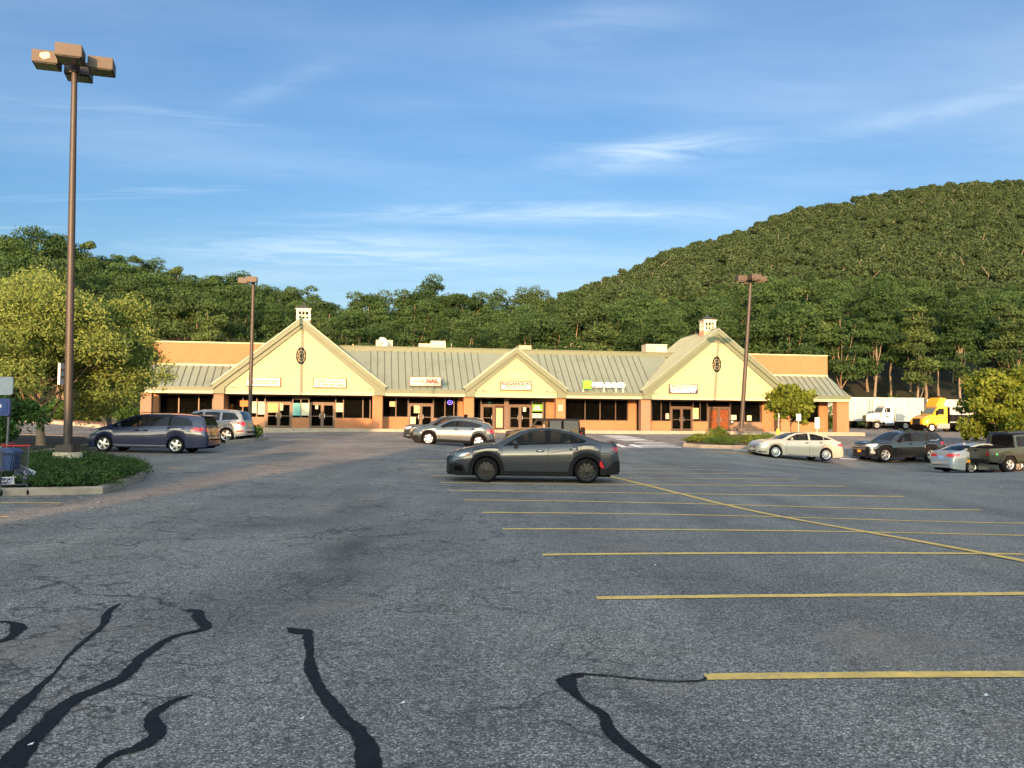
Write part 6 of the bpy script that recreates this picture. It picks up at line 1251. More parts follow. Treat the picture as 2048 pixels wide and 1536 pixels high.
def flares(root, cx, W, xs, Ra, rad, m, yo):
    for xc in xs:
        for side in (-1, 1):
            g = MB(); pts = [(xc - Ra - .16 - cx, rad + .02), (xc - Ra * .72 - cx, rad + Ra * .86), (xc - Ra * .4 - cx, rad + Ra + .02), (xc + Ra * .5 - cx, rad + Ra + .02), (xc + Ra + .12 - cx, rad + .1)]
            inn = [(xc + Ra + .02 - cx, rad + .1), (xc + Ra * .42 - cx, rad + Ra - .06), (xc - Ra * .36 - cx, rad + Ra - .06), (xc - Ra * .66 - cx, rad + Ra * .74), (xc - Ra - .06 - cx, rad + .02)]
            y0, y1 = side * (W * yo), side * (W * yo + .20)
            A_ = pts; Bq = inn[::-1]
            for i in range(4): g.add([(A_[i][0], y0, A_[i][1] + .0), (A_[i + 1][0], y0, A_[i + 1][1]), (A_[i + 1][0], y1, A_[i + 1][1] - .03), (A_[i][0], y1, A_[i][1] - .03), (Bq[i][0], y0, Bq[i][1]), (Bq[i + 1][0], y0, Bq[i + 1][1]), (Bq[i + 1][0], y1, Bq[i + 1][1]), (Bq[i][0], y1, Bq[i][1])], [(0, 1, 2, 3), (7, 6, 5, 4), (3, 2, 6, 7), (0, 4, 5, 1), (0, 3, 7, 4), (1, 5, 6, 2)])
            g.build('fender_flare', m, root, smooth=30)
jp = box4(4.30, pm('jet black paint', (.004, .004, .005), .45, var=.1, spec=.15))
def jp_extra(root, cx, W, hit, panel):
    flares(root, cx, W, (.62, 3.60), .47, .41, PLAST, .80)
    g = MB(); g.lathe([(.22, 4.32 - cx), (.39, 4.32 - cx), (.40, 4.38 - cx), (.40, 4.50 - cx), (.38, 4.56 - cx), (.22, 4.56 - cx), (.001, 4.5 - cx)], 28, Matrix.Translation((0, 0, .98)), axis='x'); g.build('spare_wheel', TYRE, root, smooth=40)
    g = MB(); g.box((-.12 - cx, -.75, .52), (.02 - cx, .75, .70)); g.build('front_bumper', PLAST, root, bevel=.02)
    for s in (-1, 1): g = MB(); g.box((4.30 - cx, s * .72 - .06, .92), (4.34 - cx, s * .72 + .06, 1.1)); g.build('tail_light', TAILD, root)
jp['extra'] = jp_extra
jeep = car('parked_car', 'black boxy off-roader with a person at its window', jp, 1086, 52.0, R(-2))
gl = box4(5.32, paint('olive green paint', (.030, .034, .024), .2, .35), True)
def gl_extra(root, cx, W, hit, panel):
    flares(root, cx, W, (.75, 4.25), .50, .425, gl['paint'], .86)
    g = MB(); g.box((5.30 - cx, -.80, .50), (5.46 - cx, .80, .70)); g.build('rear_bumper', PLAST, root, bevel=.02); g = MB(); g.box((5.46 - cx, -.52, .50), (5.475 - cx, -.20, .66)); g.build('licence_plate', PLATEO, root)
    g = MB(); g.box((5.5 - 1.85 - cx, -.80, 1.235), (5.28 - cx, .80, 1.25)); g.build('bed_cover', UNDER, root)
gl['extra'] = gl_extra
car('parked_pickup', 'olive green pickup with flared arches at the right edge', gl, 2036, 44.8, R(180 + 18), cat='pickup truck')
# dark pickup tail and dark car further right
pk = dict(ex); pk.update(L=5.8, W=2.02, square=1, tum=.2, paint=paint('brown black paint', (.045, .033, .028), .3, .3), top=[(0, .6), (.02, 1.15), (1.5, 1.25), (2.1, 1.85), (2.4, 1.92), (3.6, 1.92), (3.8, 1.85), (3.95, 1.38), (5.75, 1.38), (5.8, .8)], belt=[(0, .55), (.1, 1.1), (5.7, 1.3), (5.8, .75)], sill=[(0, .5), (5.3, .52), (5.8, .6)], dlo_lo=[(1.7, 1.28), (3.7, 1.32)], dlo_hi=[(1.7, 1.3), (2.1, 1.68), (3.6, 1.75), (3.7, 1.7)], ws=(1.5, 2.15), rw=(3.72, 3.92), pillars=[(2.7, 2.85)], wheels=(1.0, 4.5), arch=.47, rad=.42, clad=0, archm=None, handles=[], seams=[], extra=None, mirror=(1.98, 1.38, PLAST),
    panels=[('tail_light', 'R', [(.78, .92), (.78, 1.30), (.93, 1.30), (.93, .92)], TAILR, 2, .01), ('tail_light', 'S', [(5.62, .92), (5.62, 1.30), (5.78, 1.30), (5.78, .92)], TAILR), ('tailgate', 'R', [(-.72, .86), (-.72, 1.34), (.72, 1.34), (.72, .86)], pm('tailgate brown', (.12, .085, .07), .4, .2))])
def pk_extra(root, cx, W, hit, panel): g = MB(); g.box((5.78 - cx, -.92, .60), (5.95 - cx, .92, .80)); g.build('rear_bumper', CHROME, root, bevel=.02)
pk['extra'] = pk_extra
car('parked_pickup', 'dark brown pickup seen from behind by the leafy tree', pk, 1968, 68, R(180 + 52), cat='pickup truck')
dk = dict(ex); dk.update(paint=paint('midnight paint', (.012, .014, .022), .2, .25), extra=None)
car('parked_car', 'dark estate mostly hidden behind the green pickup cab', dk, 2060, 52.5, R(180 + 14))

# --- person in the black off-roader
def person(parent_loc, rz):
    t = thing('person', 'person with dark hair and pink top at the window of the black off-roader', 'person', parent_loc, rz)
    me = bpy.data.meshes.new('body'); vs = [(0, 0, 0), (0, 0, .22), (0, 0, .42), (0, 0, .52), (0, 0, .60), (0, -.02, .70), (0, -.16, .42), (-.12, -.24, .22), (-.30, -.20, .30), (-.38, -.18, .33), (0, .16, .42), (-.12, .22, .22), (-.34, .16, .28), (-.3, .09, -.02), (-.3, -.09, -.02), (-.42, -.1, -.32), (-.42, .1, -.32)]
    es = [(0, 1), (1, 2), (2, 3), (3, 4), (4, 5), (2, 6), (6, 7), (7, 8), (8, 9), (2, 10), (10, 11), (11, 12), (0, 13), (0, 14), (14, 15), (13, 16)]
    me.from_pydata(vs, es, []); o = bpy.data.objects.new('body', me); C.objects.link(o); mod = o.modifiers.new('skin', 'SKIN'); sv_ = me.skin_vertices[0].data
    rad = [.15, .13, .13, .055, .085, .085, .06, .045, .035, .04, .06, .045, .04, .08, .08, .055, .055]
    for v, r_ in zip(sv_, rad): v.radius = (r_, r_)
    sv_[0].use_root = True; sb = o.modifiers.new('sub', 'SUBSURF'); sb.levels = 2; sb.render_levels = 2
    dg = bpy.context.evaluated_depsgraph_get(); m2_ = bpy.data.meshes.new_from_object(o.evaluated_get(dg)); C.objects.unlink(o); bpy.data.objects.remove(o)
    m2_.materials.clear(); m2_.materials.append(pm('skin tone', (.50, .28, .20), .5)); m2_.materials.append(pm('pink top', (.62, .26, .28), .8))
    for p in m2_.polygons: p.material_index = 1 if -.1 < p.center.z < .46 and abs(p.center.y) < .19 and p.center.x > -.12 else 0; p.use_smooth = True
    o = bpy.data.objects.new('body', m2_); C.objects.link(o); o.parent = t
    g = MB(); g.ball((.02, -.01, .685), (.105, .10, .13), 14, 10); g.ball((.07, 0, .56), (.07, .09, .16), 12, 8); g.build('hair', pm('dark hair', (.03, .018, .012), .5), t, smooth=60)
    return t
jl = jeep.matrix_world if False else (Matrix.Translation(jeep.location) @ Matrix.Rotation(jeep.rotation_euler.z, 4, 'Z'))
for ch in list(jeep.children):
    if ch.name.startswith('side_window') and ch.data.materials[0] == CGL and sum(v.co.y for v in ch.data.vertices) < 0: bpy.data.objects.remove(ch)
person(jl @ Vector((2.22 - 2.15, -.60, .90)), jeep.rotation_euler.z)
# ------------------------------------------------------------------ lamp posts
LPM = pm('bronze lamp post paint', (.036, .028, .023), .55, .1, var=.12, scale=1.2, dirt=((.028, .022, .018), 2)); LHM = pm('bronze lamp head', (.045, .032, .025), .6, .05, var=.1, scale=2)
def lamp(label, px, D, ztop, hrot, lean, base=True, zb=None, heads=4, hole=False):
    x = px2x(px, D); z0 = gz(x, D) if zb is None else zb; H = ztop - z0; t = thing('lamp_post', label, 'lamp post', (x, D, z0), 0); t['group'] = 'lamp posts of the car park'
    lx = lean * H; g = MB(); g.tube([(0, 0, .3), (lx * .5, 0, H * .5), (lx, 0, H)], [.12, .10, .078] if D < 40 else [.15, .135, .12], 16); g.build('pole', LPM, t, smooth=60)
    g = MB(); g.box((-.24, -.24, .42), (.24, .24, .64)); g.build('base_cover', LPM, t, bevel=.02)
    if base: g = MB(); g.lathe([(.001, .43), (.36, .43), (.38, .40), (.38, -.2)], 28, axis='z'); g.build('concrete_footing', pm('footing concrete', (.42, .36, .24), .9, var=.15, dirt=((.2, .17, .12), 3), bump=.4), t, smooth=40)
    g = MB(); g.box((-.05, -.135, .95), (.05, -.11, 1.15)); g.build('hand_hole_cover', LHM, t)
    for k in (range(heads) if isinstance(heads, int) else heads):
        a = hrot + k * math.pi / 2; M_ = Matrix.Translation((lx, 0, H)) @ Matrix.Rotation(a, 4, 'Z'); g = MB()
        g.box((.38, -.34, -.02), (1.04, .34, .32), M_); hd = g.build('lamp_head', LHM, t, bevel=.012)
        g = MB(); g.box((.43, -.29, -.035), (.99, .29, -.022), M_); g.build('lens', pm('dull lamp lens', (.06, .065, .07), .25), hd)
        g = MB(); g.box((.05, -.05, .10), (.38, .05, .20), M_); g.build('bracket', LPM, hd)
        if hole and k == 3: 
            g = MB(); rr_ = random.Random(4); g.prism([(.86 + .15 * (1 + .25 * math.sin(3 * i)) * math.cos(i * .524) - .12, .17 + .11 * (1 + .2 * math.cos(5 * i)) * math.sin(i * .524)) for i in range(12)], 'y', 0, .006)
            o = g.build('bird_nest_patch', pm('pale yellow patch', (.85, .78, .35), .8), hd); o.matrix_local = M_ @ Matrix.Translation((1.146, 0, 0)) @ Matrix.Rotation(R(90), 4, 'Z') @ Matrix.Translation((-.72, 0, 0)) if False else Matrix.Translation((lx, 0, H)) @ Matrix.Rotation(hrot + math.pi, 4, 'Z') @ Matrix.Translation((0, 0, 0))
            bpy.data.objects.remove(o)
    g = MB(); g.box((lx - .1, -.1, H - .12), (lx + .1, .1, H + .22)); g.build('pole_cap', LHM, t)
    return t
z1 = P(147, 128, 25.6).z - .30
L1 = lamp('tall bronze four-headed lamp post on the juniper island', 137, 25.2, z1, R(17), -.0115, zb=gz(px2x(137, 25.2), 25.2) + .08)
# pale yellow patch on the near face of the left head
hr_ = R(17) + math.pi; g = MB(); M_ = Matrix.Translation((-.0115 * (z1 - L1.location.z), 0, z1 - L1.location.z)) @ Matrix.Rotation(hr_, 4, 'Z')
pts = [(.70 + .13 * (1 + .25 * math.sin(3.1 * i)) * math.cos(i * .524), .17 + .10 * (1 + .2 * math.cos(5 * i)) * math.sin(i * .524)) for i in range(12)]
g.add([M_ @ Vector((a, .348, b2)) for a, b2 in pts], [tuple(range(12))]); g.build('yellow_patch', pm('pale yellow patch', (.85, .72, .30), .8), L1)
g = MB(); g.box((-.33, -.02, 2.32), (-.27, .22, 2.92)); tS = thing('metal_sign', 'thin pale sign plate seen edge-on fixed to the near lamp post', 'sign', L1.location, R(0)); g.build('plate', pm('galvanised plate', (.5, .52, .52), .5, .3), tS); g = MB(); g.box((-.28, .0, 2.5), (-.1, .03, 2.56)); g.box((-.28, .0, 2.7), (-.1, .03, 2.76)); g.build('bracket', PLAST, tS)
lamp('bronze lamp post standing before the wine shop sign', 499, 64.6, P(503, 566, 64.6).z, R(10), .006, heads=(2, 3))
lamp('leaning bronze lamp post on the right island', 1482, 61.5, P(1501, 562, 61.5).z, R(8), .064, base=False, zb=gz(px2x(1482, 61.5), 61.5))
# ------------------------------------------------------------------ parking signs and bollard
POST = pm('galvanised post', (.42, .42, .40), .5, .4); SGN = pm('weathered sign white', (.62, .60, .55), .6, var=.08, dirt=((.4, .37, .3), 4)); BLU = pm('sign blue', (.04, .14, .45), .5)
def psign(label, px, D, ztop, w=.30, h=.46, rot=0.0, two=False):
    x = px2x(px, D); z0 = gz(x, D); t = thing('parking_sign', label, 'sign', (x, D, z0), rot, 'disabled parking signs on posts'); H = ztop - z0
    g = MB(); g.tube([(0, 0, 0), (0, 0, H)], .03, 6); g.build('post', POST, t); g = MB(); g.box((-w / 2, -.05, H - h), (w / 2, -.035, H)); g.build('plate', SGN, t, bevel=.004)
    g = MB(); g.box((-w * .3, -.056, H - h * .62), (w * .3, -.051, H - h * .12)); g.build('symbol_field', BLU, t)
    g = MB(); g.ball((0, -.062, H - h * .2), (.02, .005, .02), 8, 5); g.tube([(0, -.062, H - h * .26), (0, -.062, H - h * .4), (.05, -.062, H - h * .42), (.07, -.062, H - h * .52)], .011, 4); g.tube([(.06 * math.cos(a) - .0, -.062, H - h * .46 + .06 * math.sin(a)) for a in np.linspace(2.2, 5.6, 8)], .009, 4); g.build('wheelchair_symbol', WL, t)
    lettering(text_mesh('RESERVED', 1, .02, width=w * .8, height=h * .07, depth=.004), BLU, t, (0, -.053, H - h * .06)); lettering(text_mesh('PARKING', 1, .02, width=w * .8, height=h * .08, depth=.004), BLU, t, (0, -.053, H - h * .73))
    if two: g = MB(); g.box((-w / 2, -.05, H - h - .24), (w / 2, -.035, H - h - .03)); g.build('lower_plate', SGN, t)
    return t
psign('disabled parking sign above the yellow bollard, turned edge-on', 1557, 58, P(1557, 826, 58).z, rot=R(68))
psign('disabled parking sign in front of the small bright tree', 1597, 60, P(1597, 828, 60).z)
psign('disabled parking sign with a lower plate, nearest the porch end', 1634, 58.5, P(1634, 835, 58.5).z, two=True)
x, D_ = px2x(1556, 57.7), 57.7; t = thing('bollard', 'yellow concrete-filled bollard at the foot of a parking sign', 'bollard', (x, D_, gz(x, D_))); g = MB(); g.lathe([(.001, .95), (.07, .93), (.11, .86), (.115, 0)], 16, axis='z'); g.build('post', pm('bollard yellow', (.75, .45, .03), .6, var=.15, dirt=((.4, .25, .05), 5)), t, smooth=40)
# ------------------------------------------------------------------ utility poles behind
def upole(label, px, D, ytop, w):
    x = px2x(px, D); top = P(px, ytop, D).z; t = thing('utility_pole', label, 'utility pole', (x, D, float(hz(x, D)))); H = top - t.location.z; m = pm('pale utility pole', (.52, .47, .38), .8)
    g = MB(); g.tube([(0, 0, 0), (0, 0, H)], [.2, .15], 8); g.build('pole', m, t); g = MB(); g.box((-w, -.06, H - .55), (w, .06, H - .43)); g.build('crossarm', m, t); g = MB()
    for k in (-.9, -.45, .45, .9): g.lathe([(.001, H - .2), (.05, H - .22), (.06, H - .43)], 8, Matrix.Translation((k * w, 0, 0)), axis='z')
    g.build('insulators', pm('insulator', (.4, .3, .25), .3), t); return x, D, top - .4
a = upole('utility pole behind the left brick parapet', 406, 108, 666, 1.0); b_ = upole('utility pole behind the roof right of the middle gable', 1142, 108, 686, 1.2)
g = MB()
for dxx, dz in ((-.9, 0), (.9, 0), (0, -.9)):
    for (q0, q1) in ((a, b_), ((-75, 112, a[2] + 1), a)):
        pts = [(q0[0] + dxx + (q1[0] - q0[0]) * k / 14, q0[1] + (q1[1] - q0[1]) * k / 14, q0[2] + dz + (q1[2] - q0[2]) * k / 14 - 5.0 * (1 - (2 * k / 14 - 1) ** 2) * .25) for k in range(15)]; g.tube(pts, .02, 3)
t = thing('power_lines', 'thin sagging power lines in front of the dark wood', 'power line', a); o = g.build('wires', pm('wire', (.05, .05, .05), .6)); o.parent = t; o.location = (-a[0], -a[1], -a[2])
# ------------------------------------------------------------------ cart corral sign and carts
STEEL = pm('dull galvanised steel', (.10, .105, .11), .45, .5, var=.15); BLUP = pm('blue plastic', (.012, .045, .16), .4, var=.1); PANB = pm('blue sign panel', (.008, .03, .13), .35, var=.06); PANW = pm('pale worn sign panel', (.24, .27, .30), .6, var=.08, dirt=((.15, .17, .19), 6))
x, D_ = px2x(15, 19.2), 19.2; z0 = gz(x, D_)
t = thing('corral_sign', 'cart return sign with a pale panel over a blue panel', 'sign', (x, D_, z0)); k = F / D_
def zz(py, px=15): return P(px, py, D_).z - z0
g = MB(); g.tube([(-.02, 0, 0), (.03, 0, zz(800))], .028, 8); g.build('post', STEEL, t, smooth=60); g = MB(); g.tube([(-1.2, 0, 0), (-1.2, 0, zz(800))], .028, 8); g.build('post', STEEL, t, smooth=60)
def rrect(x0, x1, z0_, z1_, r, y0, y1): 
    pts = []
    for cx_, cz_, a0_ in ((x1 - r, z1_ - r, 0), (x0 + r, z1_ - r, 90), (x0 + r, z0_ + r, 180), (x1 - r, z0_ + r, 270)):
        for q in range(5): a_ = R(a0_ + 22.5 * q); pts.append((cx_ + r * math.cos(a_), cz_ + r * math.sin(a_)))
    return MB().prism(pts, 'y', y0, y1)
xr = px2x(26, D_) - x; rrect(-1.25, xr, zz(790), zz(754), .05, -.06, -.03).build('upper_panel', PANW, t); xr2 = px2x(23, D_) - x; rrect(-1.22, xr2, zz(832), zz(797), .06, -.09, -.03).build('lower_panel', PANB, t); rrect(-1.15, xr2 - .05, zz(828), zz(801), .05, -.098, -.088).build('panel_rim', pm('blue sign inset', (.008, .035, .15), .3), t)
lettering(text_mesh('PLEASE RETURN', 1, .02, width=.98, height=.07, depth=.004), WL, t, (-.58, -.102, zz(812))); lettering(text_mesh('CARTS HERE', 1, .02, width=.7, height=.05, depth=.004), WL, t, (-.46, -.102, zz(819))); lettering(text_mesh('THANK YOU', 1, .02, width=.9, height=.08, depth=.004), pm('faded blue print', (.2, .26, .34), .6), t, (-.62, -.062, zz(768)))
def cart(label, px, D, rz, handle_m):
    x = px2x(px, D); t = thing('shopping_cart', label, 'shopping cart', (x, D, gz(x, D)), rz, 'shopping carts in the corral'); g = MB(); r = .013
    # handle end at +x
    for s in (-.24, .24):
        g.tube([(.42, s, 1.02), (.36, s, .55), (.30, s, .22), (-.42, s, .16)], r, 6); g.tube([(.30, s, .22), (.40, s, .14)], r, 5); g.tube([(-.1, s, .19), (-.30, s, .50)], r, 5)
    g.tube([(-.42, -.24, .16), (-.42, .24, .16)], r, 6); g.tube([(.30, -.24, .22), (.30, .24, .22)], r, 6); g.build('frame', STEEL, t, smooth=60)
    g = MB(); top = [(.38, -.27, .92), (.38, .27, .92), (-.50, .20, .80), (-.50, -.20, .80)]; bot = [(.30, -.22, .52), (.30, .22, .52), (-.42, .16, .50), (-.42, -.16, .50)]
    for ring in (top, bot): g.tube(ring + [ring[0]], .009, 5)
    for (p0, p1, q0, q1) in [(top[i], top[(i + 1) % 4], bot[i], bot[(i + 1) % 4]) for i in range(4)]:
        n = 18 if abs(p0[0] - p1[0]) > .3 else 10
        for k_ in range(n): f = k_ / n; g.tube([Vector(p0).lerp(Vector(p1), f), Vector(q0).lerp(Vector(q1), f)], .0035, 3, False)
        for k_ in range(1, 4): g.tube([Vector(p0).lerp(Vector(q0), k_ / 4), Vector(p1).lerp(Vector(q1), k_ / 4)], .0045, 3, False)
    for k_ in range(1, 12): f = k_ / 12; g.tube([Vector(bot[0]).lerp(Vector(bot[3]), f), Vector(bot[1]).lerp(Vector(bot[2]), f)], .0035, 3, False)
    g.build('basket', STEEL, t); g = MB(); g.tube([(.42, -.26, 1.03), (.42, .26, 1.03)], .017, 8); g.build('handle', handle_m, t, smooth=60)
    for (cx_, cy_) in ((.38, -.24), (.38, .24), (-.42, -.2), (-.42, .2)):
        g = MB(); g.lathe([(.001, -.02), (.045, -.02), (.06, -.014), (.062, .014), (.045, .02), (.001, .02)], 18, Matrix.Translation((cx_ + .03, cy_, .062))); c_ = g.build('caster', TYRE, t, smooth=40); g = MB(); g.box((cx_ - .01, cy_ - .028, .06), (cx_ + .04, cy_ + .028, .15)); g.build('fork', STEEL, c_)
    return t
REDH = pm('red plastic handle', (.45, .02, .02), .4)
c1_ = cart('shopping cart with a red handle beside the corral sign', 26, 19.0, R(-52), REDH); c2_ = cart('shopping cart cut by the left edge behind the blue bin', -22, 19.5, R(2), REDH)
x = px2x(12, 18.97); t = thing('plastic_tote', 'blue plastic tote standing in the shopping cart', 'tote', (x, 18.97, gz(x, 18.97) + .50))
g = MB(); g.prism([(-.38, 0), (.22, 0), (.27, .34), (-.42, .34)], 'y', -.15, .15); g.build('tub', BLUP, t, bevel=.03); g = MB(); g.prism([(-.44, .34), (.29, .34), (.29, .40), (.22, .47), (-.38, .47), (-.44, .40)], 'y', -.18, .18); g.build('lid', BLUP, t, bevel=.015)
PURP = pm('violet print', (.08, .07, .30), .6)
def flyer(label, px, py, D, rz, ry, w, h, txts, zoff=0):
    p = P(px, py, D); t = thing('sign_board', label, 'sign', p, rz); t.rotation_euler = (0, ry, rz); g = MB(); g.box((-w / 2, 0, -h / 2), (w / 2, .012, h / 2)); g.build('panel', pm('flyer white', (.66, .68, .74), .6, var=.03), t)
    for (tx2, z_, ww_, hh_) in txts: lettering(text_mesh(tx2, 1, .03, width=ww_, height=hh_, depth=.004), PURP, t, (0, -.004, z_))
flyer('white printed yard sign tilted against the shopping cart', 48, 948, 19.35, R(10), R(25), .40, .30, [('OPEN', .08, .3, .08), ('HOUSE', -.01, .32, .07), ('TODAY', -.09, .3, .05)])
t = flyer('white printed bag on the lower rack of the shopping cart', 12, 962, 19.0, 0, R(-4), .34, .17, [('FRESH', .04, .28, .05), ('MARKET', -.04, .26, .04)])
# far shopping cart left of the van
cart('distant lone shopping cart in front of the red mulch bank', 217, 62, R(190), REDH)
# ------------------------------------------------------------------ trailers and tractors
TW = pm('trailer white panels', (.27, .285, .30), .45, var=.05, scale=.4, dirt=((.5, .5, .48), .3)); ALU = pm('bare aluminium', (.5, .5, .5), .3, .8); WPT = paint('truck white paint', (.5, .52, .54), .0, .3); YPT = paint('truck yellow paint', (.60, .33, .02), .0, .3)
def trailer(label, px0, px1, D, rz, zg, letters=False, nose=False):
    xa_, xb_ = px2x(px0, D), px2x(px1, D); L_ = xb_ - xa_; t = thing('semi_trailer', label, 'trailer', ((xa_ + xb_) / 2, D, zg), rz, 'parked white box trailers'); h = L_ / 2
    g = MB(); g.box((-h, 0, 1.2), (h, 2.5, 4.05)); g.build('box', TW, t, bevel=.04); g = MB(); n = int(L_ / 1.2)
    for k_ in range(1, n): u = -h + L_ * k_ / n; g.box((u - .02, -.012, 1.25), (u + .02, 0, 4.0))
    g.build('panel_rivets', pm('trailer seam', (.5, .52, .53), .5), t); g = MB(); g.box((-h, -.02, 1.1), (h, 2.52, 1.22)); g.box((-h, -.02, 4.02), (h, 2.52, 4.09)); g.build('rail', ALU, t)
    g = MB(); g.box((-h + 2.0, .3, .0), (-h + 2.15, .45, 1.1)); g.box((-h + 2.0, 2.0, 0), (-h + 2.15, 2.15, 1.1)); g.tube([(-h + 2.07, .37, .3), (-h + 2.9, .37, 1.1)], .04, 4); g.box((-h + 1.9, .25, 0), (-h + 2.25, .5, .06)); g.build('landing_gear', UNDER, t)
    for xo in (h - 1.2, h - 2.4): wheel(t, xo, .15, .5, .5, .28, .28, (2, .4, 's'), -1, ALU); wheel(t, xo, 2.35, .5, .5, .28, .28, (2, .4, 's'), 1, ALU)
    return t
zt = gz(40, 110)
tr1 = trailer('long white box trailer behind the two truck tractors', 1690, 1850, 113.5, R(2), zt - .1); tr2 = trailer('white box trailer between the yellow truck and the leafy tree', 1853, 2030, 116, R(2), zt - .2)
tr3 = trailer('white box trailer glimpsed under the porch at the right end', 1560, 1684, 117, R(2), zt - .1)
u0 = px2x(1741, 113.4); t = thing('ladder', 'thin metal ladder standing against the white trailer', 'ladder', (u0, 113.3, zt + 1.4)); g = MB(); g.tube([(-.22, 0, 0), (-.1, 0, 2.4)], .025, 4); g.tube([(.22, 0, 0), (.34, 0, 2.4)], .025, 4)
for k_ in range(8): g.tube([(-.2 + .015 * k_, 0, .2 + .3 * k_), (.22 + .015 * k_, 0, .2 + .3 * k_)], .018, 4)
g.build('rails', ALU, t)
def tractor(label, px, D, rz, P_, style):
    x = px2x(px, D); t = thing('truck_tractor', label, 'truck', (x, D, gz(x, D)), rz); W = 1.15
    if style == 'long':
        hood = [(0, .95), (.02, 1.62), (.1, 1.78), (1.0, 1.92), (1.75, 2.0), (1.75, .95)]; cab = [(1.72, .9), (1.72, 2.0), (1.98, 2.62), (2.2, 2.78), (3.05, 2.82), (3.2, 2.7), (3.2, .9)]
        g = MB(); g.prism(hood, 'y', -.55, .55); g.build('hood', P_, t, bevel=.08); g = MB(); g.prism(cab, 'y', -W + .15, W - .15); g.build('cab', P_, t, bevel=.06)
        for s in (-1, 1):
            g = MB(); pts = [(.25, 1.0), (.38, 1.28), (.75, 1.45), (1.2, 1.40), (1.55, 1.15), (1.7, .8), (1.6, .78), (1.42, 1.02), (1.1, 1.22), (.75, 1.26), (.5, 1.15), (.4, .95)]; g.prism(pts, 'y', s * .5, s * 1.12); g.build('fender', P_, t, bevel=.02)
            g = MB(); g.tube([(3.4, s * .95, 1.0), (3.4, s * .95, 3.1), (3.5, s * .98, 3.45)], .08, 10); g.build('exhaust_stack', CHROME, t, smooth=60)
            g = MB(); g.tube([(1.9, s * .98, .75), (3.1, s * .98, .75)], .28, 14); g.build('fuel_tank', CHROME, t, smooth=60); g = MB(); g.ball((.3, s * .72, 1.05), (.12, .14, .12)); g.build('headlight', HEAD, t, smooth=60)
            g = MB(); g.prism([(2.05, 2.05), (2.05, 2.40), (2.18, 2.58), (2.75, 2.58), (2.75, 2.05)], 'y', s * (W - .149), s * (W - .14)); g.build('side_window', CGLD, t); g = MB(); g.box((2.1, s * (W + .08) - .03, 1.95), (2.2, s * (W + .08) + .03, 2.45)); g.build('wing_mirror', CHROME, t)
        g = MB(); g.box((-.04, -.42, .95), (.0, .42, 1.66)); g.build('grille', pm('grille chrome bars', (.3, .3, .3), .3, .9), t); g = MB(); g.box((-.35, -1.1, .45), (-.1, 1.1, .85)); g.build('front_bumper', CHROME, t, bevel=.05)
        g = MB(); g.quad((1.735, -.9, 2.06), (1.735, .9, 2.06), (1.975, .85, 2.58), (1.975, -.85, 2.58)); o_ = g.build('windshield', pm('truck windshield', (.10, .14, .15), .08), t); o_.location = (-.02, 0, .01)
        g = MB(); g.box((0.1, -.4, .7), (6.4, .4, .95)); g.build('chassis', UNDER, t); g = MB(); g.lathe([(.001, 0), (.14, 0), (.14, .02)], 16, Matrix.Translation((2.35, -W + .14, 1.55)) @ Matrix.Scale(1.6, 4, (1, 0, 0))); g.build('door_emblem', pm('dark door emblem', (.08, .1, .12), .4), t); g = MB()
        for yy in (-.5, 0, .5): g.ball((2.3, yy, 2.84), (.08, .05, .05))
        g.build('roof_lights', AMBER, t); wx_ = (.95, 4.6, 5.8)
    else:
        g = MB(); g.prism([(0, .75), (-.02, 1.2), (.1, 1.5), (.6, 1.78), (1.35, 1.95), (1.35, .95), (.95, .5), (.2, .5)], 'y', -W + .05, W - .05); g.build('hood', P_, t, bevel=.08); g = MB(); g.prism([(1.33, .8), (1.33, 1.96), (1.85, 2.72), (2.1, 2.84), (3.15, 2.88), (3.15, .8)], 'y', -W + .08, W - .08); g.build('cab', P_, t, bevel=.06)
        g = MB(); g.box((3.15, -W + .1, .9), (3.42, W - .1, 2.78)); g.build('rear_panel', UNDER, t); g = MB(); g.prism([(1.75, 2.86), (2.35, 3.85), (3.15, 3.75), (2.9, 3.3), (2.75, 2.88)], 'y', -W + .22, W - .22); g.build('roof_fairing', P_, t, bevel=.05)
        g = MB(); g.box((-.12, -W, .35), (.55, W, .85)); g.build('front_bumper', UNDER, t, bevel=.08); g = MB(); g.prism([(-.05, .85), (-.03, 1.45), (.08, 1.5), (.1, .85)], 'y', -.6, .6); g.build('grille', GRILL, t)
        g = MB(); g.quad((1.36, -.92, 2.0), (1.36, .92, 2.0), (1.83, .85, 2.66), (1.83, -.85, 2.66)); o_ = g.build('windshield', pm('truck windshield', (.10, .14, .15), .08), t); o_.location = (-.025, 0, .02)
        for s in (-1, 1):
            g = MB(); g.prism([(1.8, 1.95), (1.8, 2.35), (2.0, 2.6), (2.65, 2.62), (2.65, 1.95)], 'y', s * (W - .079), s * (W - .068)); g.build('side_window', CGLD, t); g = MB(); g.prism([(.3, 1.0), (.45, 1.3), (.8, 1.35), (.75, 1.1), (.5, .95)], 'y', s * (W - .05), s * (W - .03)); g.build('headlight', HEAD, t); g = MB(); g.box((1.55, s * (W + .15) - .05, 1.85), (1.68, s * (W + .15) + .05, 2.4)); g.tube([(1.6, s * (W - .08), 1.9), (1.6, s * (W + .15), 1.9)], .03, 4); g.build('wing_mirror', UNDER, t)
            g = MB(); g.prism([(.5, 1.52), (3.1, 1.62), (3.1, 1.68), (.5, 1.58)], 'y', s * (W - .079), s * (W - .07)); g.build('stripe', pm('dark stripe', (.08, .04, .1), .4), t); g = MB(); g.box((1.8, s * .95 - .15, .4), (3.4, s * .95 + .15, 1.0)); g.build('side_step_tank', pm('dull tank', (.3, .3, .28), .4, .5), t, bevel=.05)
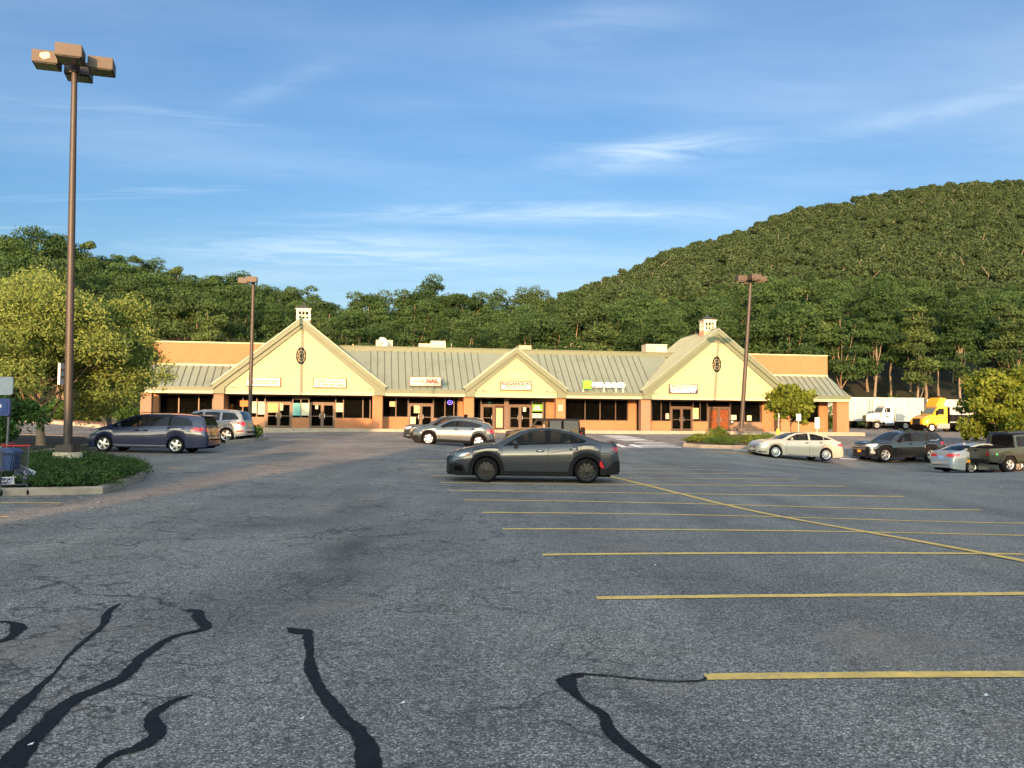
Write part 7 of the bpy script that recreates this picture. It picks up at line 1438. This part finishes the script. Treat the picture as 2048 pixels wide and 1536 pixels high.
            g = MB(); g.prism([(.55, .95), (.75, 1.22), (1.1, 1.28), (1.5, 1.1), (1.62, .7), (1.55, .7), (1.4, 1.0), (1.1, 1.14), (.8, 1.08), (.65, .9)], 'y', s * .75, s * (W + .02)); g.build('fender', P_, t)
        g = MB(); g.box((0.3, -.4, .55), (6.2, .4, .85)); g.build('chassis', UNDER, t); wx_ = (1.08, 4.6, 5.8)
    for xw in wx_:
        for s in (-1, 1): wheel(t, xw, s * .98, .5, .5, .29, .30, (2, .42, 's'), s, ALU if style == 'long' else pm('white steel rim', (.6, .6, .58), .4))
    return t
tractor('white long-nosed truck tractor with chrome stacks before the trailers', 1729, 108.5, R(7), WPT, 'long')
tractor('yellow truck tractor with a roof fairing parked before the trailers', 1833, 100, R(12), YPT, 'short')
x = px2x(1911, 103); t = thing('dump_trailer', 'low black open trailer bed between the yellow truck and the pickup', 'trailer', (x, 103, gz(x, 103)), R(3)); g = MB(); g.box((-2.6, 0, 1.1), (2.8, 2.3, 1.25)); g.box((-2.6, 0, 1.25), (-2.5, 2.3, 2.2)); g.box((-2.5, 0, 1.25), (2.7, .08, 1.9)); g.box((2.7, 0, 1.25), (2.8, 2.3, 1.9)); g.box((-2.5, 2.22, 1.25), (2.7, 2.3, 1.9)); g.build('bed', PLAST, t); g = MB()
for k_ in range(9): g.box((-2.4 + k_ * .6, -.05, 1.25), (-2.32 + k_ * .6, 0, 1.88))
g.build('stakes', UNDER, t)
for xo in (1.0, 2.0): wheel(t, xo, .2, .48, .48, .28, .28, (2, .4, 's'), -1, ALU); wheel(t, xo, 2.1, .48, .48, .28, .28, (2, .4, 's'), 1, ALU)
# ------------------------------------------------------------------ the store, tree and added block behind the viewer that shade the near lot
def store(name, label, x0, x1, y0, y1, h):
    t = thing(name, label, 'building', ((x0 + x1) / 2, y1, 0)); hw = (x1 - x0) / 2; g = MB(); g.box((-hw, y0 - y1, -.5), (hw, 0, h)); g.build('wall', BRK, t); g = MB(); g.box((-hw - .1, y0 - y1 - .1, h), (hw + .1, .1, h + .15)); g.build('coping', CREAM, t)
    g = MB(); g.box((-hw * .7, 0, 0), (hw * .7, .05, 3)); g.build('shopfront', FRM, t)
a_ = math.tan(R(SUN_AZ)); te = math.tan(R(SUN_EL)); YB = -45
xe = -8 - (14 - YB) * a_ ; xe2 = 14.2 - (30 - YB) * a_
store('shading_building', 'tall brick store front behind the viewer', xe, xe2, YB - 20, YB, (50 - YB) * te / math.cos(R(SUN_AZ)) + .25)
te_ = te / math.cos(R(SUN_AZ)); h1, h2 = (16.5 - YB) * te_, (49 - YB) * te_ + .3
t = thing('shading_building', 'added unseen shade block with a stepped top, left behind the viewer', 'building', (-17.0, YB, 0)); g = MB(); g.prism([(0, -.5), (0, h1), (-.5, h1 + .3), (-1.0, h1 + 3.3), (-2.3, h1 + 3.3), (-2.5, h1 + 2.2), (-3.6, h1 + 2.4), (-5, h2), (-36, h2), (-36, -.5)], 'y', -20, 0); g.build('wall', BRK, t)  # added block, its top stepped and notched to shape shade on lot and sign
g = MB(); g.prism([(-5, h2 + .01), (-36, h2 + .01), (-36, h2 + .25), (-5, h2 + .25)], 'y', -20.1, .1); g.build('roof', METAL, t)
tree('street_tree', 'bushy tree behind and right of the viewer', 1024, 10, 7.6, 4.2, 9000, .14, LEAF_YG, 61, hb=.62, r0=.18); st_ = [o for o in bpy.data.objects if o.name.startswith('street_tree')][0]; st_.location = (14.5, -10, gz(14.5, -10))
